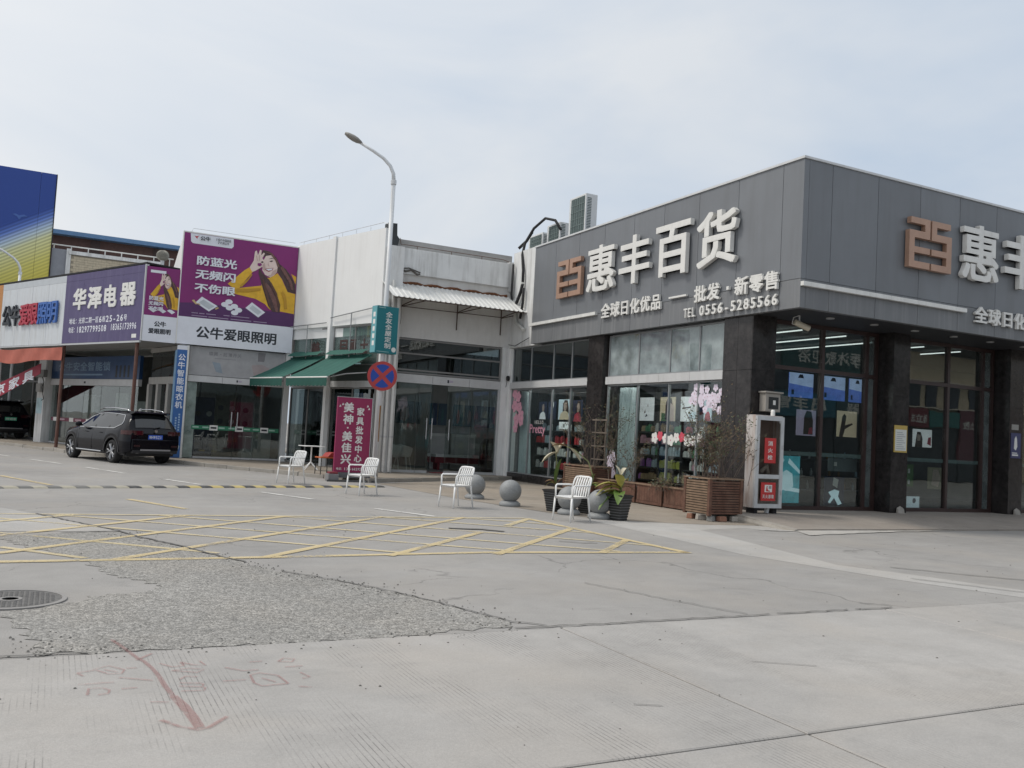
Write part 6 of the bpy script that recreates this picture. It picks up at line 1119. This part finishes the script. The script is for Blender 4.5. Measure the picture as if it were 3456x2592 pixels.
# ------------------------------------------------------------------ chairs, table, stool
M_PLA = mat('white_moulded_plastic', (.82, .82, .81), rough=.4, var=.03)
def make_chair():
    c = thing('plastic_chair', '', 'chair')
    for sg in (1, -1):
        MB().tube([(-.235, sg*.235, 0), (-.205, sg*.22, .42)], [.014, .02], 8).build('leg', M_PLA, c, True)
        MB().tube([(.27, sg*.225, 0), (.20, sg*.215, .42), (.19, sg*.215, .44)], [.014, .019, .02], 8).build('leg', M_PLA, c, True)
        MB().tube([(-.2, sg*.22, .42), (-.19, sg*.235, .62), (-.165, sg*.235, .645), (.12, sg*.235, .645), (.225, sg*.225, .64)], .016, 8).build('armrest', M_PLA, c, True)
        MB().tube([(.19, sg*.215, .44), (.21, sg*.222, .6), (.255, sg*.215, .74), (.275, sg*.19, .79)], .017, 8).build('back_upright', M_PLA, c, True)
    def seat(u, v): x = -.225+.43*u; y = -.215+.43*v; return (x, y, .45-.018*math.sin(math.pi*u)*math.sin(math.pi*v)-.02*max(0, .12-u)*8)
    b = MB().grid(seat, 10, 10); k = len(b.v); b.grid(lambda u, v: (seat(u, v)[0], seat(u, v)[1], seat(u, v)[2]-.03), 10, 10)
    rim = [i*11 for i in range(11)]+[110+i for i in range(1, 11)]+[(10-i)*11+10 for i in range(1, 11)]+[10-i for i in range(1, 11)]
    b.f += [(rim[i], rim[i+1], k+rim[i+1], k+rim[i]) for i in range(len(rim)-1)]; s_ = b.build('seat', M_PLA, c, True)
    MB().tube([(.275, -.19, .79), (.29, -.1, .80), (.293, 0, .80), (.29, .1, .80), (.275, .19, .79)], .018, 8).build('top_rail', M_PLA, c, True)
    for i in range(6):
        y = -.15+.30*i/5; MB().tube([(.185, y, .44), (.20, y*1.02, .52), (.245, y*1.03, .68), (.288, y*1.0, .79)], [.013, .016, .017, .014], 6).build('back_slat', M_PLA, c, True)
    return c
ch0 = make_chair()
for i, (x, y, a, lab) in enumerate(((5.3, 22.1, 22, 'white slatted plastic armchair standing at the end of the speed bump near the small table'), (6.12, 19.0, 20, 'white slatted plastic armchair in front of the crimson sign board'), (7.2, 16.32, 15, 'white slatted plastic armchair in front of the farthest stone ball'), (8.45, 13.95, 12, 'white slatted plastic armchair beside the black plant pots'))):
    c = ch0 if i == 0 else copy_tree(ch0); c.location = (x, y, .001); c.rotation_euler = (0, 0, R(a)); c['label'] = lab; c['group'] = 'white armchairs along the forecourt edge'
M_PL2 = mat('grey_white_shell', (.75, .75, .73), rough=.5)
def tub(x, y, a, lab):
    t = thing('tub_chair', lab, 'chair', (x, y, .12), a, 'pale tub chairs in the furniture shop'); M_ = face(x, y, a, .12)
    def shell(u, v): th = -2.0+4.0*u; z = .44+v*(.42-.2*abs(u-.5)*1.6); r = .27+.06*v; return (r*math.sin(th), r*math.cos(th), z)
    MB(M_).grid(shell, 20, 5).build('backrest', M_PL2, t, True); MB(M_).lathe([(.25, .42), (.27, .44), (.25, .46), (0, .46)], 20).build('seat', M_PL2, t)
    for sx in (-1, 1):
        for sy in (-1, 1): MB(M_).tube([(sx*.24, sy*.22, 0), (sx*.17, sy*.17, .43)], .018, 6).build('leg', M_PL2, t)
tub(10.1, 28.3, 160, 'pale tub chair turned to the glass inside the furniture shop'); tub(10.7, 28.9, 140, 'pale tub chair behind another inside the furniture shop')
TB = thing('cafe_table', 'small white pedestal table in front of the white shop side doors', 'table', (6.95, 26.6, .12)); M_ = face(6.95, 26.6, 10, .116)
MB(M_).box(-.3, .3, -.3, .3, .70, .722).build('table_top', M_PLA, TB, bevel=.006); MB(M_).tube([(0, 0, .2), (0, 0, .7)], .022, 10).build('column', M_PLA, TB)
for k in range(4): t = math.pi/2*k+.5; MB(M_).tube([(0, 0, .24), (.16*math.cos(t), .16*math.sin(t), .1), (.27*math.cos(t), .27*math.sin(t), .012)], [.02, .017, .014], 6).build('leg', M_PLA, TB)
ST = thing('orange_chair', 'orange seated chair with black metal legs beside the crimson sign board', 'chair', (6.75, 24.45, .12)); M_ = face(6.78, 24.5, 10, .116); orp = mat('orange_seat', (.5, .12, .035), rough=.5)
MB(M_).box(-.2, .22, -.2, .2, .45, .485).build('seat', orp, ST, bevel=.012); MB(M_).prism([(.0, .49), (.2, .49), (.23, .62), (.1, .6)], -.19, .19, 'y').build('back_shell', mat('red_back_shell', (.33, .035, .03), rough=.5), ST, bevel=.01)
for sx in (-1, 1):
    for sy in (-1, 1): MB(M_).tube([(sx*.18, sy*.18, 0), (sx*.17, sy*.17, .45)], .012, 6).build('leg', M_DARK, ST)
# ------------------------------------------------------------------ stone balls
M_STO = mat('grey_granite_ball', (.26, .27, .275), rough=.6, var=.1, fine=.22, bscale=90, scale=3, dirt=.45, dcol=(.13, .125, .115), dscale=(5, 5, 5))
for i, (x, y, lab) in enumerate(((8.63, 18.5, 'grey stone ball bollard farthest along the forecourt behind a white chair'), (8.66, 16.8, 'grey stone ball bollard standing alone between two white chairs'), (9.12, 15.15, 'grey stone ball bollard half hidden behind the white chair by the pots'), (9.36, 14.42, 'grey stone ball bollard touching the front black plant pot'))):
    s = thing('ball_bollard', lab, 'bollard', (x, y, 0), group='stone ball bollards on the forecourt'); M_ = face(x, y)
    MB(M_).lathe([(.21, 0), (.225, .01), (.225, .06), (.19, .09), (.165, .11)], 28).build('base', M_STO, s, True); MB(M_).lathe([(.235*math.cos(t), .315+.235*math.sin(t)) for t in [-math.pi/2*.88+math.pi*.94*k/18 for k in range(19)]], 32).build('ball', M_STO, s, True)
# ------------------------------------------------------------------ planters and plants
M_WOOD = mat('reddish_brown_timber', (.125, .06, .04), rough=.75, var=.35, scale=7, fine=.2, bscale=40, dirt=.4, dcol=(.24, .17, .12), dscale=(3, 3, 3)); M_WOOD2 = mat('pale_tan_timber', (.22, .15, .1), rough=.8, var=.3, scale=7); M_SOIL = mat('dark_soil', (.045, .035, .028), rough=1, bump=.8)
def slat_planter(x, y, w, d, z0, h, lab, n, rot=0, wm=M_WOOD):
    p = thing('slatted_planter', lab, 'planter', (x+w/2, y+d/2, z0)); M_ = face(x, y, rot)
    for (a, c) in ((0, 0), (w-.07, 0), (0, d-.07), (w-.07, d-.07)): bx('corner_post', wm, p, M_, a, a+.07, c, c+.07, z0, z0+h, .006)
    hh = (h-.06)/n
    for i in range(n):
        z = z0+.03+i*hh
        bx('slat', wm, p, M_, .072, w-.072, .012, .034, z+.006, z+hh-.008, .003); bx('slat', M_WOOD2 if wm is M_WOOD else wm, p, M_, .012, .034, .072, d-.072, z+.006, z+hh-.008, .003)  # left slats take paler timber, painting in light from that side
    bx('slat_rear', wm, p, M_, .075, w-.075, d-.034, d-.012, z0+.03, z0+h-.03); bx('slat_far', wm, p, M_, w-.034, w-.012, .075, d-.075, z0+.03, z0+h-.03)
    MB(M_).box(-.01, w+.01, -.012, .075, z0+h+.001, z0+h+.028).box(-.01, w+.01, d-.075, d+.012, z0+h+.001, z0+h+.028).box(-.012, .075, .077, d-.077, z0+h+.001, z0+h+.027).box(w-.075, w+.012, .077, d-.077, z0+h+.001, z0+h+.027).build('top_rail', M_WOOD2, p)
    bx('lining', M_DARK, p, M_, .04, w-.04, .04, d-.04, z0+.02, z0+h-.1); bx('soil', M_SOIL, p, M_, .041, w-.041, .041, d-.041, z0+h-.1, z0+h-.06); return p
slat_planter(11.6, 13.95, .86, .82, .11, .72, 'big reddish slatted timber planter on bricks beside the hose cabinet', 13)
slat_planter(12.55, 19.8, .62, 1.45, .06, .7, 'slatted timber planter with a tall trellis beside the middle pillar', 12)
TR_ = thing('trellis', 'rough timber trellis standing in the planter by the middle pillar', 'trellis', (13.0, 20.1, .7))
for y in (19.95, 20.45): MB().box(13.02, 13.045, y, y+.028, .7, 2.06).build('trellis_upright', mat('dull_old_batten', (.17, .14, .115), rough=.9, var=.2), TR_)
for z in (.95, 1.3, 1.66, 2.0): MB().box(13.0, 13.018, 19.86, 20.6, z, z+.035).build('trellis_bar', MATS['dull_old_batten'], TR_)
bkm = [mat('old_brick', (.3, .15, .1), rough=.9, var=.3, bump=.5), mat('pale_rubble', (.4, .37, .33), rough=.9, var=.2, bump=.5), mat('grey_rubble', (.24, .24, .23), rough=.9, var=.2, bump=.5)]
for i, (x, y, a) in enumerate(((11.66, 14.55, 20), (11.68, 14.28, -15), (11.72, 14.02, 30), (11.95, 13.98, 5), (12.3, 13.99, -8), (12.35, 14.6, 12))):
    MB(face(x, y, a)).frustum((0, 0), .2, .13, .007, (.0, .0), .18, .11, .107).build('rubble_brick', bkm[i % 3], None, bevel=.012, label=('reddish brick under the left edge of the big slatted planter', 'pale rubble lump under the left edge of the big slatted planter', 'grey rubble block under the front corner post of the big planter', 'reddish brick under the front edge of the big slatted planter', 'pale rubble lump under the right front of the big planter', 'grey rubble block under the rear of the big slatted planter')[i], cat='brick', group='bricks propping the planter')
LP = thing('long_trough', 'long low timber planter trough under the lilac blossom window', 'planter', (12.9, 18, 0))
for k in range(4):
    y0 = 15.9+k*1.08
    for i in range(9): MB().box(12.72, 12.74, y0+.06+i*.106, y0+.06+i*.106+.1, .1, .44).build('board', M_WOOD, LP)
    MB().box(12.705, 12.745, y0, y0+.055, .02, .47).build('stile', M_WOOD, LP); MB().box(12.71, 12.742, y0+.057, y0+1.02, .03, .095).build('bottom_rail', M_WOOD, LP); MB().box(12.69, 12.76, y0, y0+1.075, .471, .5).build('cap_rail', M_WOOD2, LP)
MB().box(12.76, 13.35, 15.92, 20.2, .05, .38).build('soil', M_SOIL, LP); MB().box(13.36, 13.38, 15.92, 20.2, .02, .47).build('rear_board', M_WOOD, LP); MB().box(12.72, 13.355, 15.88, 15.9, .02, .47).build('end_board', M_WOOD, LP)
M_LEAF = [mat('olive_leaf', (.07, .085, .03), rough=.6, var=.3), mat('brown_dry_leaf', (.11, .075, .04), rough=.8, var=.3), mat('dark_leaf', (.04, .055, .025), rough=.6, var=.3)]
M_TWIG = mat('grey_brown_twig', (.13, .10, .08), rough=.9, var=.2)
def shrub(x, y, z, h, sp, n, leaves, lab, seed, group='straggly shrubs in the planters'):
    rr = random.Random(seed); s = thing('bare_shrub', lab, 'shrub', (x, y, z), group=group); tw = MB(); lv = [MB(), MB(), MB()]; tips = []
    def grow(p, d, ln, r, dep):
        pts = [p]; q = p.copy(); dd = d.copy(); k = 5
        for i in range(k):
            dd = (dd+Vector((rr.uniform(-.22, .22), rr.uniform(-.22, .22), rr.uniform(-.1, .14)))).normalized(); q = q+dd*ln/k; pts.append(q.copy())
            if dep < 2 and i > 0 and rr.random() < .75: grow(q.copy(), (dd+Vector((rr.uniform(-.9, .9), rr.uniform(-.9, .9), rr.uniform(-.1, .5)))).normalized(), ln*rr.uniform(.35, .6), r*.6, dep+1)
        tw.tube(pts, [r*(1-.7*i/k) for i in range(k+1)], 4, False); tips.extend(pts[2:])
    for i in range(n):
        a = rr.uniform(0, 6.28); grow(Vector((x+rr.uniform(-.25, .25)*sp, y+rr.uniform(-.25, .25)*sp, z)), Vector((math.cos(a)*rr.uniform(.1, .6)*sp, math.sin(a)*rr.uniform(.1, .6)*sp, 1)).normalized(), h*rr.uniform(.6, 1.05), .009, 0)
    tw.build('branches', M_TWIG, s, kind='stuff')
    for i in range(leaves):
        t = rr.choice(tips); c = t+Vector((rr.uniform(-.05, .05), rr.uniform(-.05, .05), rr.uniform(-.05, .05))); u = Vector((rr.uniform(-1, 1), rr.uniform(-1, 1), rr.uniform(-1, 1))).normalized(); w = u.orthogonal().normalized(); L_ = rr.uniform(.018, .038)
        lv[rr.choice((0, 1, 1, 2))].add([c-u*L_, c+w*L_*.45, c+u*L_, c-w*L_*.45], [(0, 1, 2, 3)])
    for i in range(3):
        if lv[i].v: lv[i].build('foliage', M_LEAF[i], s, kind='stuff')
shrub(11.95, 14.35, .72, 1.25, 1.0, 22, 2000, 'dense twiggy shrub with small leaves in the big slatted planter', 3)
shrub(12.3, 14.4, .72, 1.1, 1.7, 11, 300, 'sprawling bare branches leaning out of the big planter towards the hose cabinet', 8)
shrub(12.9, 20.2, .7, 1.45, 1.3, 18, 1000, 'thin climbing shrub around the timber trellis', 11)
shrub(13.0, 18.9, .38, 1.05, 1.4, 12, 500, 'sparse leggy shrub at the far end of the long trough', 14)
shrub(13.0, 16.9, .38, .3, 2.2, 22, 500, 'low dry plants along the middle of the long trough', 15)
M_POT = mat('black_ribbed_pot', (.02, .021, .022), rough=.45)
def pot(x, y, h, lab):
    p = thing('plant_pot', lab, 'plant pot', (x, y, 0), group='black ribbed plant pots'); M_ = face(x, y, 18); n = 9
    for i in range(n):
        a, c = i/n, (i+.72)/n; w0, w1 = .22+.13*a, .22+.13*c; MB(M_).frustum((0, 0), w0, w0, .006+h*a, (0, 0), w1, w1, .006+h*c).build('rib', M_POT, p)
    MB(M_).frustum((0, 0), .205, .205, .004, (0, 0), .325, .325, h*.97).build('body', mat('dark_grey_pot', (.16, .165, .17), rough=.6), p); MB(M_).frustum((0, 0), .37, .37, h-.012, (0, 0), .375, .375, h+.02).build('rim', M_POT, p); MB(M_).box(-.16, .16, -.16, .16, h+.02, h+.026).build('soil', M_SOIL, p); return p
def leaf(M, base, d, L_, w, droop, m, parent, fold=.25, name='leaf'):
    L_ *= 1.3; w *= 1.45
    d = Vector(d).normalized(); up = Vector((0, 0, 1)); sd_ = d.cross(up)
    if sd_.length < .05: sd_ = Vector((1, 0, 0))
    sd_.normalize(); nrm = sd_.cross(d); b = MB(M); n = 9; vs = []
    for i in range(n+1):
        t = i/n; c = Vector(base)+d*L_*t+Vector((0, 0, -droop*L_*t*t)); ww = w*math.sin(math.pi*min(1, t*.93+.05))**.8
        for k in (-1, -.5, 0, .5, 1): vs.append(c+sd_*ww*k*.5+nrm*abs(k)*ww*fold)
    b.add(vs, [(i*5+k, (i+1)*5+k, (i+1)*5+k+1, i*5+k+1) for i in range(n) for k in range(4)]); return b.build(name, m, parent, True)
LG = mat('fresh_green_leaf', (.10, .17, .03), rough=.45, var=.25, scale=12); LY = mat('yellowing_leaf', (.33, .30, .07), rough=.5, var=.3, scale=12); LDry = mat('pale_dried_leaf', (.48, .44, .33), rough=.8, var=.25, scale=14); LBr = mat('brown_withered_leaf', (.27, .16, .08), rough=.85, var=.3, scale=14); STM = mat('pale_green_stem', (.2, .22, .09), rough=.6)
pot(9.12, 15.72, .42, 'black ribbed pot with a tall leaf stalk beside the white chair'); pot(9.6, 14.12, .46, 'black ribbed pot at the end of the row of stone balls'); pot(9.65, 15.35, .40, 'black ribbed pot set back behind the white chair')
def broad_plant(x, y, z, stems, lab):
    p = thing('broad_leaf_plant', lab, 'plant', (x, y, z), group='broad-leaved plants in pots'); M_ = face(x, y)
    for pts, lvs in stems:
        MB(M_).tube([(a, c, z+d) for a, c, d in pts], [.016-.009*i/len(pts) for i in range(len(pts))], 6).build('stem', STM, p, True)
        for (bs, d, L_, w, dr, m) in lvs: leaf(M_, (bs[0], bs[1], z+bs[2]), d, L_, w, dr, m, p)
broad_plant(9.12, 15.72, .44, [([(0, 0, 0), (.02, 0, .35), (-.02, .02, .8)], [((.0, 0, .12), (.15, -.1, 1), .42, .2, .05, LG), ((.0, 0, .72), (-.35, .1, .8), .3, .18, .3, LDry), ((-.02, 0, .68), (.35, -.1, .75), .28, .14, .15, LDry), ((-.02, 0, .75), (-.5, .2, -.3), .25, .14, .2, LDry), ((0, 0, .78), (-.55, .3, .8), .2, .09, .1, LY), ((0, 0, .1), (-.5, .2, .6), .25, .1, .6, LBr), ((0, 0, .1), (-.3, .3, .3), .22, .09, .8, LY), ((.02, 0, .1), (.4, -.2, .6), .3, .08, .5, LBr)])], 'tall plant with one green leaf and dried cream top in the black pot')
broad_plant(9.65, 15.35, .42, [([(0, 0, 0), (.1, -.05, .3), (.02, .05, .62), (-.25, .15, .84), (-.42, .2, .9)], [((-.42, .2, .9), (-.8, .35, .25), .24, .1, .3, LBr), ((-.36, .18, .88), (.5, -.1, -.5), .28, .11, .1, LDry), ((0, 0, .1), (.3, -.2, .9), .3, .14, .2, LG), ((0, 0, .08), (-.5, .1, .6), .32, .12, .6, LY), ((0, 0, .12), (.7, -.3, .4), .36, .12, .5, LY), ((0, 0, .05), (.1, -.5, .6), .3, .12, .5, LG)])], 'arching plant with a long bowed stalk and yellow leaves behind the white chair')
broad_plant(9.6, 14.12, .48, [([(0, 0, 0), (.0, .02, .2), (.05, .05, .42)], [((.0, 0, .1), (-.7, .2, .35), .4, .14, .7, LY), ((0, 0, .12), (-.5, .35, .5), .45, .13, .8, LBr), ((0, 0, .06), (-.6, .1, -.2), .34, .17, .5, LG), ((0, 0, .15), (-.9, .3, .45), .42, .1, .5, LY), ((.02, .02, .35), (.4, .1, .8), .3, .07, .5, LDry), ((.02, 0, .3), (-.2, .3, .9), .3, .08, .3, LDry), ((0, 0, .1), (.6, -.1, .5), .3, .08, .7, LBr), ((0, 0, .1), (.3, .4, .7), .34, .1, .6, LG), ((0, 0, .05), (-.8, .5, .2), .4, .15, .6, LY), ((0, 0, .14), (-.3, -.2, .9), .36, .13, .4, LY), ((.02, 0, .2), (.5, .3, .6), .34, .1, .6, LY), ((0, 0, .02), (-.4, -.5, .3), .3, .15, .9, LG)]), ([(.04, 0, 0), (.02, .0, .25), (.1, .1, .5)], [])], 'drooping yellow and green plant in the front black pot')
# ------------------------------------------------------------------ fire hose cabinet
HC = thing('hose_cabinet', 'white fire hose cabinet with rusty side and red labels on the corner pavement', 'cabinet', (13.28, 14.28, .15)); FH_ = face(12.92, 14.15); cw = .745
rsw = mat('white_rusting_panel', (.6, .56, .54), rough=.6, var=.1, dirt=.95, dcol=(.28, .12, .035), dscale=(5, 9, 1.1)); alf = mat('brushed_white_frame', (.55, .565, .58), rough=.4, metal=.2)
bx('left_side', rsw, HC, FH_, 0, .02, .03, .3, .27, 2.16); bx('right_side', rsw, HC, FH_, cw-.02, cw, .03, .3, .27, 2.16); bx('rear', mat('brown_inner_panel', (.3, .23, .2), rough=.8), HC, FH_, .02, cw-.02, .28, .3, .27, 2.16); bx('roof', rsw, HC, FH_, .0, cw, .03, .3, 2.162, 2.19); bx('floor', rsw, HC, FH_, .02, cw-.02, .04, .28, .27, .3); bx('divider', rsw, HC, FH_, .02, cw-.02, .04, .27, .86, .9)
glazing(HC, FH_, 0, cw, .27, 2.17, .0, (), (.92,), alf, glass('cabinet_glass', (.8, .78, .76), .05, .6), .085, .05, 'door')
r_ = mat('red_label', (.5, .035, .035), rough=.5, var=.05); u_ = bx('hydrant_label', r_, HC, FH_, .22, .53, -.03, -.026, 1.2, 1.72); chars('消火栓', FH_, .31, .44, 1.25, 1.68, -.033, M_WHL, u_, 0, .02, .3, vertical=True)
u_ = bx('extinguisher_label', r_, HC, FH_, .16, .56, -.03, -.026, .42, .80); chars('灭火器箱', FH_, .2, .52, .47, .55, -.033, M_WHL, u_, 0, .02, .2); bx('pictogram', M_WHL, u_, FH_, .26, .46, -.033, -.0305, .60, .75); poly([(.29, .62), (.31, .72), (.34, .73), (.33, .7), (.35, .64), (.4, .63), (.4, .61)], FH_, -.035, r_, u_, 'handset_mark'); bx('pictogram_lines', mat('grey_mark', (.3, .3, .3)), u_, FH_, .37, .44, -.0345, -.0332, .67, .73)
MB(FH_).tube([(.3, .15, 1.0), (.45, .14, 1.15), (.5, .15, .95)], .05, 8).build('hose', mat('pale_hose', (.5, .48, .44), rough=.8), HC, True)
for z in (1.5, .55): bx('latch', M_ALU, HC, FH_, cw-.05, cw-.02, -.045, -.026, z, z+.08)
for x in (.06, cw-.16): bx('foot', M_DARK, HC, FH_, x, x+.1, .05, .28, .15, .269)
bx('lock_eye', M_ALU, HC, FH_, .6, .63, -.04, -.026, 2.04, 2.08); MB(FH_).lathe([(.045, 0), (.045, .1), (.03, .13)], 10, (.55, .12, 2.19)).build('cap', M_WHL, HC); MB(FH_).tube([(.45, .1, .16), (.47, .1, .27)], .05, 8).build('pipe_stub', alf, HC)
